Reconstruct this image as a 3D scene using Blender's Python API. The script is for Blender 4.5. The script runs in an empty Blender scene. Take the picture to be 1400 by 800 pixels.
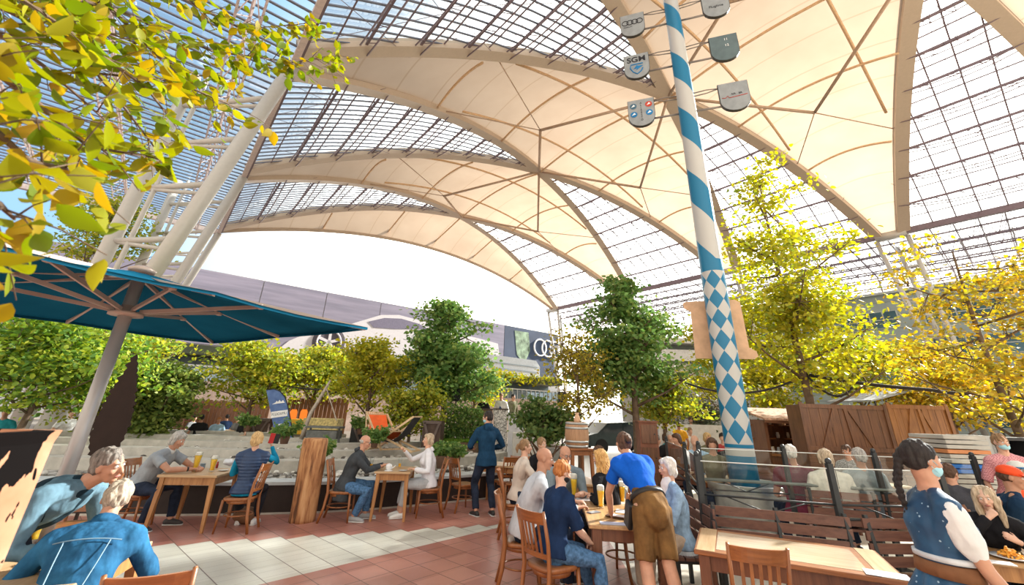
import bpy, bmesh, math, random
import numpy as np
from mathutils import Vector, Matrix, Quaternion, noise as mnoise
R = math.radians
rnd = random.Random(7)
SC = bpy.context.scene
COL = SC.collection
PI = math.pi

# ------------------------------------------------------------------ camera
F_PX, PITCH, ROLL, CY = 570.431, .3772, .0327, 337.672
CZ = 1.78
_w = Vector((0, math.cos(PITCH), math.sin(PITCH)))
_up = Vector((0, -math.sin(PITCH), math.cos(PITCH)))
_r = Vector((1, 0, 0))
_c, _s = math.cos(ROLL), math.sin(ROLL)
CR = _c * _r + _s * _up
CU = -_s * _r + _c * _up

def at(x, y, z=0., D=None):
    """pixel of the 1400x800 frame -> point at height z (or at distance y = D)"""
    d = (x - 700) * CR - (y - CY) * CU + F_PX * _w
    t = D / d.y if D is not None else (z - CZ) / d.z
    return Vector((d.x * t, d.y * t, CZ + d.z * t))

def make_camera():
    cd = bpy.data.cameras.new('camera')
    o = bpy.data.objects.new('camera', cd)
    COL.objects.link(o)
    m = Matrix((CR, CU, -_w)).transposed().to_4x4()
    m.translation = Vector((0, 0, CZ))
    o.matrix_world = m
    cd.sensor_fit = 'HORIZONTAL'
    cd.sensor_width = 36
    cd.lens = 36 * F_PX / 1400
    # frame centre is y=400, principal point y=CY
    cd.shift_y = -(400 - CY) / 1400
    cd.clip_start = .05
    cd.clip_end = 2000
    cd.dof.use_dof = True
    cd.dof.focus_distance = 6.5
    cd.dof.aperture_fstop = 3.2
    SC.camera = o

# ------------------------------------------------------------------ materials
_mats = {}
def new_mat(name):
    m = bpy.data.materials.new(name)
    m.use_nodes = True
    nt = m.node_tree
    nt.nodes.clear()
    out = nt.nodes.new('ShaderNodeOutputMaterial')
    return m, nt, out
def nd(nt, typ, **kw):
    n = nt.nodes.new(typ)
    for k, v in kw.items():
        if k.startswith('i_'):
            n.inputs[k[2:].replace('_', ' ')].default_value = v
        else:
            setattr(n, k, v)
    return n
def mth(nt, op, a, b=None, c=None):
    n = nt.nodes.new('ShaderNodeMath'); n.operation = op
    for i, v in enumerate((a, b, c)):
        if v is None: continue
        if isinstance(v, (int, float)): n.inputs[i].default_value = v
        else: nt.links.new(v, n.inputs[i])
    return n.outputs[0]
def col4(c):
    return (c[0], c[1], c[2], 1)
def srgb(r, g, b):
    f = lambda v: (v / 255 / 12.92) if v / 255 <= .04045 else ((v / 255 + .055) / 1.055) ** 2.4
    return (f(r), f(g), f(b))
def mixrgb(nt, fac, a, b):
    n = nt.nodes.new('ShaderNodeMix'); n.data_type = 'RGBA'
    for i, v in ((0, fac), (6, a), (7, b)):
        if isinstance(v, (int, float)): n.inputs[i].default_value = v
        elif isinstance(v, tuple): n.inputs[i].default_value = col4(v)
        else: nt.links.new(v, n.inputs[i])
    return n.outputs[2]
def coords(nt, scale=(1, 1, 1), rot=(0, 0, 0), kind='Object'):
    t = nt.nodes.new('ShaderNodeTexCoord')
    m = nt.nodes.new('ShaderNodeMapping')
    m.inputs['Scale'].default_value = scale
    m.inputs['Rotation'].default_value = rot
    nt.links.new(t.outputs[kind], m.inputs[0])
    return m.outputs[0]
def noise(nt, vec, scale=5, detail=4, rough=.55):
    n = nt.nodes.new('ShaderNodeTexNoise')
    n.inputs['Scale'].default_value = scale
    n.inputs['Detail'].default_value = detail
    n.inputs['Roughness'].default_value = rough
    if vec is not None: nt.links.new(vec, n.inputs['Vector'])
    return n.outputs['Fac']
def ramp(nt, fac, stops):
    n = nt.nodes.new('ShaderNodeValToRGB')
    el = n.color_ramp.elements
    while len(el) < len(stops): el.new(.5)
    for e, (p, c) in zip(el, stops):
        e.position = p; e.color = col4(c)
    nt.links.new(fac, n.inputs[0])
    return n.outputs[0]
def bump(nt, h, strength=.3, dist=.01):
    n = nt.nodes.new('ShaderNodeBump')
    n.inputs['Strength'].default_value = strength
    n.inputs['Distance'].default_value = dist
    nt.links.new(h, n.inputs['Height'])
    return n.outputs[0]
def principled(nt, out, color, rough=.6, metal=0, normal=None, spec=.5, sub=0, trans=0):
    b = nt.nodes.new('ShaderNodeBsdfPrincipled')
    if isinstance(color, tuple): b.inputs['Base Color'].default_value = col4(color)
    else: nt.links.new(color, b.inputs['Base Color'])
    if isinstance(rough, (int, float)): b.inputs['Roughness'].default_value = rough
    else: nt.links.new(rough, b.inputs['Roughness'])
    b.inputs['Metallic'].default_value = metal
    b.inputs['Specular IOR Level'].default_value = spec
    if trans: b.inputs['Transmission Weight'].default_value = trans
    if normal is not None: nt.links.new(normal, b.inputs['Normal'])
    if out is not None: nt.links.new(b.outputs[0], out.inputs[0])
    return b
def plain(name, c, rough=.6, metal=0, spec=.28, var=.12, sc=6, bmp=0, bsc=40):
    """one colour with soft mottling"""
    if name in _mats: return _mats[name]
    m, nt, out = new_mat(name)
    v = coords(nt)
    f = noise(nt, v, sc, 3)
    dk = tuple(x * (1 - var) for x in c); lt = tuple(min(1, x * (1 + var)) for x in c)
    cc = ramp(nt, f, ((.3, dk), (.7, lt)))
    nrm = bump(nt, noise(nt, v, bsc, 3), bmp, .01) if bmp else None
    principled(nt, out, cc, rough, metal, nrm, spec)
    _mats[name] = m
    return m
def wood(name, light, dark, rough=.45, grain=(1, 1, 14), sc=4, coat=0):
    """grain runs along the axis with the SMALL scale value"""
    if name in _mats: return _mats[name]
    m, nt, out = new_mat(name)
    v = coords(nt, grain)
    f = noise(nt, v, sc, 6, .6)
    v2 = coords(nt)
    g = noise(nt, v2, 2.3, 2)
    f2 = mth(nt, 'ADD', mth(nt, 'MULTIPLY', f, .75), mth(nt, 'MULTIPLY', g, .3))
    cc = ramp(nt, f2, ((.36, dark), (.5, tuple((a + b) / 2 for a, b in zip(light, dark))), (.66, light)))
    b = principled(nt, out, cc, rough, 0, bump(nt, f, .25, .004))
    if coat:
        b.inputs['Coat Weight'].default_value = coat
        b.inputs['Coat Roughness'].default_value = .2
    _mats[name] = m
    return m
def fabric(name, c, var=.18, fold=.6, weave=400, c2=None, rough=.85, mott=9):
    if name in _mats: return _mats[name]
    m, nt, out = new_mat(name)
    v = coords(nt)
    f = noise(nt, v, mott, 4)
    dk = tuple(x * (1 - var) for x in c) if c2 is None else c2
    lt = tuple(min(1, x * (1 + var)) for x in c)
    cc = ramp(nt, f, ((.32, dk), (.68, lt)))
    h = mth(nt, 'ADD', noise(nt, coords(nt, (1, 1, .45)), 13, 2, .5), mth(nt, 'MULTIPLY', noise(nt, v, weave, 1), .05))
    principled(nt, out, cc, rough, 0, bump(nt, h, fold, .035), .1)
    _mats[name] = m
    return m

# ------------------------------------------------------------------ mesh builder
class MB:
    def __init__(s):
        s.v = []; s.f = []; s.mi = []; s.cur = 0; s.M = None; s.uv = None
    def _add(s, vs, fs):
        b = len(s.v)
        if s.M is not None: vs = [s.M @ Vector(p) for p in vs]
        s.v.extend([tuple(p) for p in vs])
        s.f.extend([tuple(i + b for i in f) for f in fs])
        s.mi.extend([s.cur] * len(fs))
        return s
    def box(s, c, d, rot=None, bev=0):
        """c centre, d full dims, rot Matrix/yaw"""
        x, y, z = d[0] / 2, d[1] / 2, d[2] / 2
        if bev:
            b = min(bev, x * .9, y * .9, z * .9)
            vs = []
            for sx in (-1, 1):
                for sy in (-1, 1):
                    for sz in (-1, 1):
                        vs += [(sx * x, sy * (y - b), sz * (z - b)), (sx * (x - b), sy * y, sz * (z - b)), (sx * (x - b), sy * (y - b), sz * z)]
            idx = lambda sx, sy, sz, k: (((sx > 0) * 2 + (sy > 0)) * 2 + (sz > 0)) * 3 + k
            fs = []
            for sg in (-1, 1):
                fs.append([idx(sg, a, b_, 0) for a, b_ in ((-1, -1), (1, -1), (1, 1), (-1, 1))][::sg])
                fs.append([idx(a, sg, b_, 1) for a, b_ in ((-1, -1), (1, -1), (1, 1), (-1, 1))][::-sg])
                fs.append([idx(a, b_, sg, 2) for a, b_ in ((-1, -1), (1, -1), (1, 1), (-1, 1))][::sg])
            for a in (-1, 1):
                for b_ in (-1, 1):
                    fs.append([idx(a, b_, -1, 0), idx(a, b_, 1, 0), idx(a, b_, 1, 1), idx(a, b_, -1, 1)][::(a * b_)])
                    fs.append([idx(a, -1, b_, 0), idx(a, 1, b_, 0), idx(a, 1, b_, 2), idx(a, -1, b_, 2)][::-(a * b_)])
                    fs.append([idx(-1, a, b_, 1), idx(1, a, b_, 1), idx(1, a, b_, 2), idx(-1, a, b_, 2)][::(a * b_)])
                    for c_ in (-1, 1):
                        fs.append([idx(a, b_, c_, 0), idx(a, b_, c_, 1), idx(a, b_, c_, 2)][::(a * b_ * c_)])
        else:
            vs = [(-x, -y, -z), (x, -y, -z), (x, y, -z), (-x, y, -z), (-x, -y, z), (x, -y, z), (x, y, z), (-x, y, z)]
            fs = [(0, 3, 2, 1), (4, 5, 6, 7), (0, 1, 5, 4), (1, 2, 6, 5), (2, 3, 7, 6), (3, 0, 4, 7)]
        if isinstance(rot, (int, float)): rot = Matrix.Rotation(rot, 3, 'Z')
        c = Vector(c)
        vs = [(rot @ Vector(p) if rot is not None else Vector(p)) + c for p in vs]
        return s._add(vs, fs)
    def beam(s, a, b, w, h=None, w2=None, h2=None, up=(0, 0, 1)):
        """rectangular bar from a to b, w across, h along up; optional taper"""
        a = Vector(a); b = Vector(b); h = h or w; w2 = w2 or w; h2 = h2 or h
        d = (b - a).normalized(); up = Vector(up)
        if abs(d.dot(up)) > .98: up = Vector((0, 1, 0))
        x = d.cross(up).normalized(); z = x.cross(d)
        vs = []
        for p, ww, hh in ((a, w, h), (b, w2, h2)):
            for sx, sz in ((-1, -1), (1, -1), (1, 1), (-1, 1)):
                vs.append(p + x * sx * ww / 2 + z * sz * hh / 2)
        return s._add(vs, [(3, 2, 1, 0), (4, 5, 6, 7), (0, 1, 5, 4), (1, 2, 6, 5), (2, 3, 7, 6), (3, 0, 4, 7)])
    def loft(s, pts, rad, n=10, side=None, cap=True, round_=True):
        """elliptical sweep. rad: list of r or (rx, ry); side fixes rx direction"""
        P = [Vector(p) for p in pts]; m = len(P)
        rad = [(r, r) if isinstance(r, (int, float)) else r for r in rad]
        if round_ and cap:
            d0 = (P[0] - P[1]).normalized(); d1 = (P[-1] - P[-2]).normalized()
            def capr(p, d, r):
                k = min(r)
                return [(p + d * k * .95, (r[0] * .25, r[1] * .25)), (p + d * k * .65, (r[0] * .72, r[1] * .72))]
            h = capr(P[0], d0, rad[0]); t = capr(P[-1], d1, rad[-1])[::-1]
            P2 = [q for q, _ in h] + P + [q for q, _ in t]
            rad = [r for _, r in h] + list(rad) + [r for _, r in t]
            P = P2; m = len(P)
        vs = []; prev = None
        for i in range(m):
            d = (P[min(i + 1, m - 1)] - P[max(i - 1, 0)])
            d = d.normalized() if d.length > 1e-9 else Vector((0, 0, 1))
            if side is not None: x = Vector(side) - d * d.dot(Vector(side))
            elif prev is not None: x = prev - d * d.dot(prev)
            else:
                x = Vector((1, 0, 0)) if abs(d.x) < .8 else Vector((0, 1, 0)); x = x - d * d.dot(x)
            x.normalize(); prev = x; y = d.cross(x)
            for k in range(n):
                t = 2 * PI * k / n
                vs.append(P[i] + x * math.cos(t) * rad[i][0] + y * math.sin(t) * rad[i][1])
        fs = []
        for i in range(m - 1):
            for k in range(n):
                k2 = (k + 1) % n
                fs.append((i * n + k, i * n + k2, (i + 1) * n + k2, (i + 1) * n + k))
        if cap:
            fs.append(tuple(range(n))[::-1]); fs.append(tuple((m - 1) * n + k for k in range(n)))
        return s._add(vs, fs)
    def tube(s, pts, r, n=6):
        if isinstance(r, (int, float)): r = [r] * len(pts)
        return s.loft(pts, r, n, round_=False)
    def ell(s, c, r, rot=None, nu=12, nv=8):
        if isinstance(r, (int, float)): r = (r, r, r)
        c = Vector(c); vs = []; 
        def T(p):
            p = Vector((p[0] * r[0], p[1] * r[1], p[2] * r[2]))
            return (rot @ p if rot is not None else p) + c
        for i in range(1, nv):
            ph = PI * i / nv
            for k in range(nu):
                t = 2 * PI * k / nu
                vs.append(T((math.sin(ph) * math.cos(t), math.sin(ph) * math.sin(t), math.cos(ph))))
        vs.append(T((0, 0, 1))); vs.append(T((0, 0, -1)))
        fs = []; N = (nv - 1) * nu
        for i in range(nv - 2):
            for k in range(nu):
                k2 = (k + 1) % nu
                fs.append((i * nu + k, (i + 1) * nu + k, (i + 1) * nu + k2, i * nu + k2))
        for k in range(nu):
            k2 = (k + 1) % nu
            fs.append((N, k, k2)); fs.append((N + 1, (nv - 2) * nu + k2, (nv - 2) * nu + k))
        return s._add(vs, fs)
    def lathe(s, prof, c=(0, 0, 0), n=20, cap=True):
        """prof list of (r, z)"""
        vs = []; c = Vector(c)
        for r, z in prof:
            for k in range(n):
                t = 2 * PI * k / n
                vs.append(c + Vector((r * math.cos(t), r * math.sin(t), z)))
        fs = []
        for i in range(len(prof) - 1):
            for k in range(n):
                k2 = (k + 1) % n
                fs.append((i * n + k, i * n + k2, (i + 1) * n + k2, (i + 1) * n + k))
        if cap:
            if prof[0][0] > 1e-6: fs.append(tuple(range(n))[::-1])
            if prof[-1][0] > 1e-6: fs.append(tuple((len(prof) - 1) * n + k for k in range(n)))
        return s._add(vs, fs)
    def prism(s, poly, z0, z1, M=None):
        """poly of (x, y); extruded z0..z1; optional Matrix M"""
        n = len(poly)
        vs = [Vector((x, y, z0)) for x, y in poly] + [Vector((x, y, z1)) for x, y in poly]
        if M is not None: vs = [M @ p for p in vs]
        fs = [tuple(range(n))[::-1], tuple(range(n, 2 * n))]
        for k in range(n):
            k2 = (k + 1) % n
            fs.append((k, k2, n + k2, n + k))
        return s._add(vs, fs)
    def quad(s, a, b, c, d):
        return s._add([a, b, c, d], [(0, 1, 2, 3)])
    def obj(s, name, mat, parent=None, smooth=False, loc=None, keep=None):
        me = bpy.data.meshes.new(name)
        me.from_pydata(s.v, [], s.f)
        ml = mat if isinstance(mat, (list, tuple)) else [mat]
        for m in ml: me.materials.append(m)
        if len(ml) > 1: me.polygons.foreach_set('material_index', s.mi)
        if smooth: me.polygons.foreach_set('use_smooth', [True] * len(s.f))
        me.update()
        o = bpy.data.objects.new(name, me)
        COL.objects.link(o)
        if parent is not None: o.parent = parent
        if loc is not None: o.location = loc
        return o

def tag(o, label, cat, group=None, kind=None):
    o['label'] = label; o['category'] = cat
    if group: o['group'] = group
    if kind: o['kind'] = kind
    return o
def thing(name, label, cat, loc=(0, 0, 0), rz=0, group=None):
    o = bpy.data.objects.new(name, None)
    COL.objects.link(o); o.location = loc; o.rotation_euler = (0, 0, rz)
    o.empty_display_size = .1
    o.matrix_basis = Matrix.Translation(Vector(loc)) @ Matrix.Rotation(rz, 4, 'Z')
    return tag(o, label, cat, group)
def struct(o, label=None, cat=None):
    o['kind'] = 'structure'
    if label: o['label'] = label
    if cat: o['category'] = cat
    return o
def copy_tree(o, parent=None):
    c = o.copy(); COL.objects.link(c); c.parent = parent
    for ch in list(o.children): copy_tree(ch, c)
    return c
def place(o, loc, rz, label=None, group=None):
    o.location = loc; o.rotation_euler = (0, 0, rz)
    if label: o['label'] = label
    if group: o['group'] = group
    return o
def face_to(dx, dy):
    return math.atan2(-dx, dy)
def bake(o, mods):
    """apply modifiers given as (type, dict) and replace the mesh"""
    for t, kw in mods:
        m = o.modifiers.new(t, t)
        for k, v in kw.items(): setattr(m, k, v)
    dg = bpy.context.evaluated_depsgraph_get()
    ev = o.evaluated_get(dg)
    me = bpy.data.meshes.new_from_object(ev)
    o.modifiers.clear()
    old = o.data; o.data = me
    bpy.data.meshes.remove(old)
    me.name = o.name
    return o
def text_obj(name, body, size, mat, M, parent=None, ext=.004, align='CENTER', bold=0):
    cu = bpy.data.curves.new(name, 'FONT')
    cu.body = body; cu.size = size; cu.extrude = ext; cu.align_x = align; cu.align_y = 'CENTER'; cu.offset = bold
    o = bpy.data.objects.new(name, cu); COL.objects.link(o)
    dg = bpy.context.evaluated_depsgraph_get()
    me = bpy.data.meshes.new_from_object(o.evaluated_get(dg))
    bpy.data.objects.remove(o); bpy.data.curves.remove(cu)
    me.transform(M)
    me.materials.clear(); me.materials.append(mat)
    o = bpy.data.objects.new(name, me); COL.objects.link(o)
    if parent is not None: o.parent = parent
    return o
# ------------------------------------------------------------------ world and light
def make_world():
    w = bpy.data.worlds.new('sky'); SC.world = w; w.use_nodes = True
    nt = w.node_tree; nt.nodes.clear()
    out = nt.nodes.new('ShaderNodeOutputWorld'); bg = nt.nodes.new('ShaderNodeBackground')
    nt.links.new(bg.outputs[0], out.inputs[0])
    tc = nt.nodes.new('ShaderNodeTexCoord')
    az, el = R(22), R(6)
    A = (math.sin(az) * math.cos(el), math.cos(az) * math.cos(el), math.sin(el))
    dp = nt.nodes.new('ShaderNodeVectorMath'); dp.operation = 'DOT_PRODUCT'
    nt.links.new(tc.outputs['Generated'], dp.inputs[0]); dp.inputs[1].default_value = A
    cl = nt.nodes.new('ShaderNodeTexNoise'); cl.inputs['Scale'].default_value = 3.2; cl.inputs['Detail'].default_value = 5
    nt.links.new(tc.outputs['Generated'], cl.inputs['Vector'])
    f = mth(nt, 'ADD', dp.outputs['Value'], mth(nt, 'MULTIPLY', mth(nt, 'SUBTRACT', cl.outputs['Fac'], .5), .16))
    f = mth(nt, 'MULTIPLY', mth(nt, 'ADD', f, 1), .5)
    c = ramp(nt, f, ((.0, (.80, .72, .61)), (.42, (.70, .64, .56)), (.55, (.13, .25, .40)), (.72, (.19, .31, .43)), (.78, (.38, .43, .47)), (.835, (1.9, 1.8, 1.6))))
    nt.links.new(c, bg.inputs[0])
    bg.inputs[1].default_value = .85
    sd = bpy.data.lights.new('sun', 'SUN'); sd.energy = 6.5; sd.angle = R(2.5); sd.color = (1, .93, .82)
    so = bpy.data.objects.new('sun', sd); COL.objects.link(so)
    az, el = R(60), R(28)
    d = Vector((math.sin(az) * math.cos(el), math.cos(az) * math.cos(el), math.sin(el)))
    so.rotation_euler = d.to_track_quat('Z', 'Y').to_euler()

def settings():
    SC.view_settings.view_transform = 'Standard'
    SC.view_settings.look = 'None'
    SC.view_settings.gamma = 1
    SC.view_settings.use_curve_mapping = False
    SC.view_settings.exposure = 1.75
    SC.cycles.max_bounces = 10
    SC.cycles.transparent_max_bounces = 24
    SC.cycles.diffuse_bounces = 5
    SC.cycles.glossy_bounces = 3
    SC.cycles.transmission_bounces = 6
    SC.cycles.caustics_reflective = False
    SC.cycles.caustics_refractive = False
    SC.cycles.sample_clamp_indirect = 6
    SC.cycles.blur_glossy = 1

# ------------------------------------------------------------------ roof
RA, ROX, ROY, RW, RB, RH, RHC = .6787, -2.1894, 4.9712, 47.0063, 14.4551, 16 + CZ, 22.9308 + CZ
U2 = Vector((-math.sin(RA), math.cos(RA), 0)); V2 = Vector((math.cos(RA), math.sin(RA), 0))
def RP(k, s, h):
    return Vector((ROX, ROY, 0)) + U2 * RB * k + V2 * RW * s + Vector((0, 0, h))
def prof(s, top=RHC):
    return RH + (top - RH) * (1 - (2 * s - 1) ** 2)
def membrane_mat():
    m, nt, out = new_mat('roof membrane')
    uv = nt.nodes.new('ShaderNodeUVMap')
    sx = nt.nodes.new('ShaderNodeSeparateXYZ'); nt.links.new(uv.outputs[0], sx.inputs[0])
    sm = mth(nt, 'PINGPONG', sx.outputs[0], .5)
    seam = mth(nt, 'LESS_THAN', sm, .02)
    f = noise(nt, coords(nt), .35, 3)
    c = ramp(nt, f, ((.3, (.30, .228, .168)), (.7, (.335, .26, .195))))
    c = mixrgb(nt, mth(nt, 'MULTIPLY', seam, .55), c, (.24, .17, .11))
    tr = nt.nodes.new('ShaderNodeBsdfTranslucent'); df = nt.nodes.new('ShaderNodeBsdfDiffuse')
    nt.links.new(c, tr.inputs[0]); nt.links.new(c, df.inputs[0])
    mx = nt.nodes.new('ShaderNodeMixShader'); mx.inputs[0].default_value = .62
    nt.links.new(df.outputs[0], mx.inputs[1]); nt.links.new(tr.outputs[0], mx.inputs[2])
    nt.links.new(mx.outputs[0], out.inputs[0])
    return m
def clear_glass(name, tint=(.93, .97, 1), gl=.07, rough=.02):
    if name in _mats: return _mats[name]
    m, nt, out = new_mat(name)
    t = nt.nodes.new('ShaderNodeBsdfTransparent'); t.inputs[0].default_value = col4(tint)
    g = nt.nodes.new('ShaderNodeBsdfGlossy'); g.inputs['Roughness'].default_value = rough
    lw = nt.nodes.new('ShaderNodeLayerWeight'); lw.inputs[0].default_value = .25
    mx = nt.nodes.new('ShaderNodeMixShader')
    nt.links.new(mth(nt, 'MULTIPLY', lw.outputs['Fresnel'], gl * 8), mx.inputs[0])
    nt.links.new(t.outputs[0], mx.inputs[1]); nt.links.new(g.outputs[0], mx.inputs[2])
    nt.links.new(mx.outputs[0], out.inputs[0])
    _mats[name] = m
    return m

def strip_mesh(rows, name, mat, thick=0, uvf=None, smooth=True):
    """rows: list of lists of points (same length)"""
    n = len(rows[0]); vs = [p for r in rows for p in r]; fs = []
    for i in range(len(rows) - 1):
        for j in range(n - 1):
            fs.append((i * n + j, i * n + j + 1, (i + 1) * n + j + 1, (i + 1) * n + j))
    me = bpy.data.meshes.new(name); me.from_pydata(vs, [], fs); me.materials.append(mat)
    if smooth: me.polygons.foreach_set('use_smooth', [True] * len(fs))
    if uvf:
        uvl = me.uv_layers.new(name='UVMap')
        for poly in me.polygons:
            for li in poly.loop_indices:
                vi = me.loops[li].vertex_index
                uvl.data[li].uv = uvf(vi // n, vi % n)
    o = bpy.data.objects.new(name, me); COL.objects.link(o)
    return o

def make_roof():
    mem = membrane_mat()
    band = plain('arch cream steel', (.52, .415, .32), .45, var=.03)
    steel = plain('roof grid steel', srgb(122, 106, 112), .5, var=.08)
    slat = plain('shading louvre steel', srgb(112, 116, 130), .5, var=.08)
    white = plain('white column steel', (.50, .48, .44), .4, var=.04)
    gl = clear_glass('roof glazing', (.86, .93, .98), .05)
    # membranes: diamond L_k, C, R_k, C'
    def ends(k, s):
        # front/back k-coordinate of the diamond at s
        e = .5 * (1 - abs(2 * s - 1))
        return e
    NS = 40
    for k in range(-1, 4):
        rows = []
        for i in range(NS + 1):
            s = .004 + .992 * i / NS
            e = ends(k, s)
            w = e + .066 * (1 - 2 * e) + .004
            row = []
            for j in range(9):
                t = -1 + 2 * j / 8
                kk = k + t * w
                if k == 3:
                    t2 = j / 8
                    kk = 3 - w + t2 * w
                    top = RHC + (20.6 + CZ - RHC) * t2 ** 1.5
                    h = prof(s, top) + .3 * math.sin(PI * t2)
                else:
                    h = prof(s) + 1.1 * (1 - t * t) * 4 * s * (1 - s)
                row.append(RP(kk, s, h))
            rows.append(row)
        o = strip_mesh(rows, 'roof_membrane', mem, uvf=lambda i, j: (i / NS * 16, j / 8))
        struct(o)
        # curved hanging struts and cables under the membrane
        mb = MB()
        if k >= 0:
            hi = k if k == 3 else k + .30
            for s0 in (.2, .36, .5, .64, .8):
                a = ends(k, s0) * .96
                p = [RP(k - a + 2 * a * q / 10 if k < 3 else k - a + a * q / 10, s0, prof(s0, RHC if k < 3 else RHC - 1.6 * (q / 10)) + (.8 * (1 - (q / 5 - 1) ** 2) * 4 * s0 * (1 - s0) if k < 3 else 0) - .25) for q in range(11)]
                mb.tube(p, .09, 5)
            for kk in ((k - .22, k + .22) if k < 3 else (k - .12,)):
                lo = .5 * abs(kk - k) * 2 * .5 + .02
                p = [RP(kk, s, prof(s) + .65 * 4 * s * (1 - s) - .3) for s in np.linspace(lo + .12, 1 - lo - .12, 17)]
                if k < 3: mb.tube(p, .10, 5)
        if mb.v:
            struct(mb.obj('membrane_strut', plain('strut beige steel', srgb(214, 178, 140), .5), smooth=True))
        # flying masts below each diamond centre
        if 0 <= k < 3:
            mb = MB()
            for sc_ in (.36, .64):
                c = RP(k, sc_, prof(sc_) - 1.9)
                for dk, ds in ((-.5, .14), (.5, .14), (-.5, -.14), (.5, -.14)):
                    s1 = min(max(sc_ + (.5 - sc_) * 1 if (ds > 0) == (sc_ < .5) else sc_ + ds, .05), .95)
                    kk = k + (dk if abs(s1 - .5) < .01 else dk * 2 * ends(k, s1))
                    mb.tube([c, RP(kk, s1, prof(s1) - .1)], .11 if abs(s1 - .5) < .01 else .04, 6)
            struct(mb.obj('flying_mast', plain('mast grey steel', srgb(176, 150, 128), .5), smooth=True))
    # arches (cream box girders) L_k -> R_k+-1
    def arch(k0, k1, off):
        mb = MB(); prev = None
        n = 36; ring = []
        for i in range(n + 1):
            s = i / n
            kk = k0 + (k1 - k0) * s
            h = prof(s)
            p0 = RP(kk + off / RB * (1 - 2 * s), s, h)
            ring.append(p0)
        vs = []; fs = []
        for i, p in enumerate(ring):
            d = (ring[min(i + 1, n)] - ring[max(i - 1, 0)]).normalized()
            x = d.cross(Vector((0, 0, 1))).normalized(); z = x.cross(d)
            for a, b in ((-.42, -.2), (.42, -.2), (.42, .35), (-.42, .35)):
                vs.append(p + x * a + z * b)
        for i in range(n):
            for q in range(4):
                q2 = (q + 1) % 4
                fs.append((i * 4 + q, i * 4 + q2, i * 4 + 4 + q2, i * 4 + 4 + q))
        mb._add(vs, fs)
        struct(mb.obj('arch_girder', band, smooth=False))
    for k in range(-1, 4):
        if k < 3: arch(k, k + 1, .9)
        if k > -1: arch(k, k - 1, -.9)
    mb = MB()
    ring = [RP(3, s, prof(s, 20.6 + CZ)) for s in np.linspace(0, 1, 37)]
    mb.tube(ring, .22, 6); struct(mb.obj('edge_tube', band, smooth=True))
    # glazed triangles: left (L_k, L_k+1, C) and right
    def inglass(side, kf, s):
        # k fraction in [0,1] between k and k+1 ; s distance from the edge (0..0.5)
        return s < .5 * (1 - abs(2 * kf - 1)) * 1.0 and True
    for k in range(-1, 3):
        for side in (0, 1):
            S = (lambda s: s) if side == 0 else (lambda s: 1 - s)
            lim = lambda kf: max((min(kf, 1 - kf) - .045) / .9, .004)
            # glass sheet
            rows = []
            for i in range(13):
                kf = .05 + .90 * i / 12
                rows.append([RP(k + kf, S(lim(kf) * q / 8), prof(S(lim(kf) * q / 8)) + .25) for q in range(9)])
            struct(strip_mesh(rows, 'glass_roof', gl))
            # purlins along v (from edge up to the arches)
            mb = MB(); n = 23 if side == 0 else 9
            for i in range(1, n + 1):
                kf = i / (n + 1); L = lim(kf)
                p = [RP(k + kf, S(L * q / 10), prof(S(L * q / 10)) + .12) for q in range(11)]
                if side == 0:
                    for a, b in zip(p[:-1], p[1:]): mb.beam(a, b, .11, .06)
                else:
                    mb.tube(p, .055, 4)
            struct(mb.obj('glazing_bar', slat if side == 0 else steel))
            # lattice trusses along u
            mb = MB(); nt_ = 9
            for i in range(nt_):
                s = .5 * i / nt_ + .002
                h = prof(S(s)); a0, a1 = (s + .045 * (1 - 2 * s), 1 - s - .045 * (1 - 2 * s)) if i else (s, 1 - s)
                if a1 - a0 < .02: continue
                A = RP(k + a0, S(s), h); B_ = RP(k + a1, S(s), h)
                if i == 0:
                    mb.beam(A, B_, .35, .45); continue
                mb.beam(A, B_, .13, .16)
                L = (B_ - A).length; m = max(3, int(L / 1.3)); dn = min(.75, L * .06)
                nx = V2 * .28
                for sg in (-1, 1):
                    low = [A + (B_ - A) * (q / m) + nx * sg + Vector((0, 0, -dn * 4 * (q / m) * (1 - q / m) - .1)) for q in range(m + 1)]
                    mb.tube(low, .045, 4)
                for q in range(m):
                    c = A + (B_ - A) * ((q + .5) / m)
                    for sg in (-1, 1):
                        lo = A + (B_ - A) * ((q) / m) + nx * sg + Vector((0, 0, -dn * 4 * (q / m) * (1 - q / m) - .1))
                        mb.tube([lo, c], .028, 3)
            if side == 1 or True:
                for i in range(nt_):
                    s = .5 * (i + .5) / nt_; h = prof(S(s)) + .1
                    (s < .47) and mb.beam(RP(k + s + .04 * (1 - 2 * s), S(s), h), RP(k + 1 - s - .04 * (1 - 2 * s), S(s), h), .07, .07)
            # diagonal cross bracing rods
            for i in range(0, nt_ - 2, 2):
                s = .5 * i / nt_; s2 = .5 * (i + 2) / nt_
                for q in range(3):
                    ka = s2 + (1 - 2 * s2) * q / 3; kb = s2 + (1 - 2 * s2) * (q + 1) / 3
                    mb.tube([RP(k + ka, S(s), prof(S(s)) - .1), RP(k + kb, S(s2), prof(S(s2)) - .1)], .018, 3)
                    mb.tube([RP(k + kb, S(s), prof(S(s)) - .1), RP(k + ka, S(s2), prof(S(s2)) - .1)], .018, 3)
            struct(mb.obj('purlin_truss', steel))
    # left wing: flat glazed canopy beyond the left heads
    WL = -.62
    mb = MB()
    mb.quad(RP(-.6, WL, RH + .2), RP(-.6, 0, RH + .2), RP(3, 0, RH + .2), RP(3, WL, RH + .2))
    struct(mb.obj('glass_roof', gl))
    mb = MB()
    for i in range(-14, 73):
        kk = i / 24
        if kk > 3: break
        mb.beam(RP(kk, WL, RH), RP(kk, 0, RH), .12, .06)
    struct(mb.obj('glazing_bar', slat))
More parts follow.
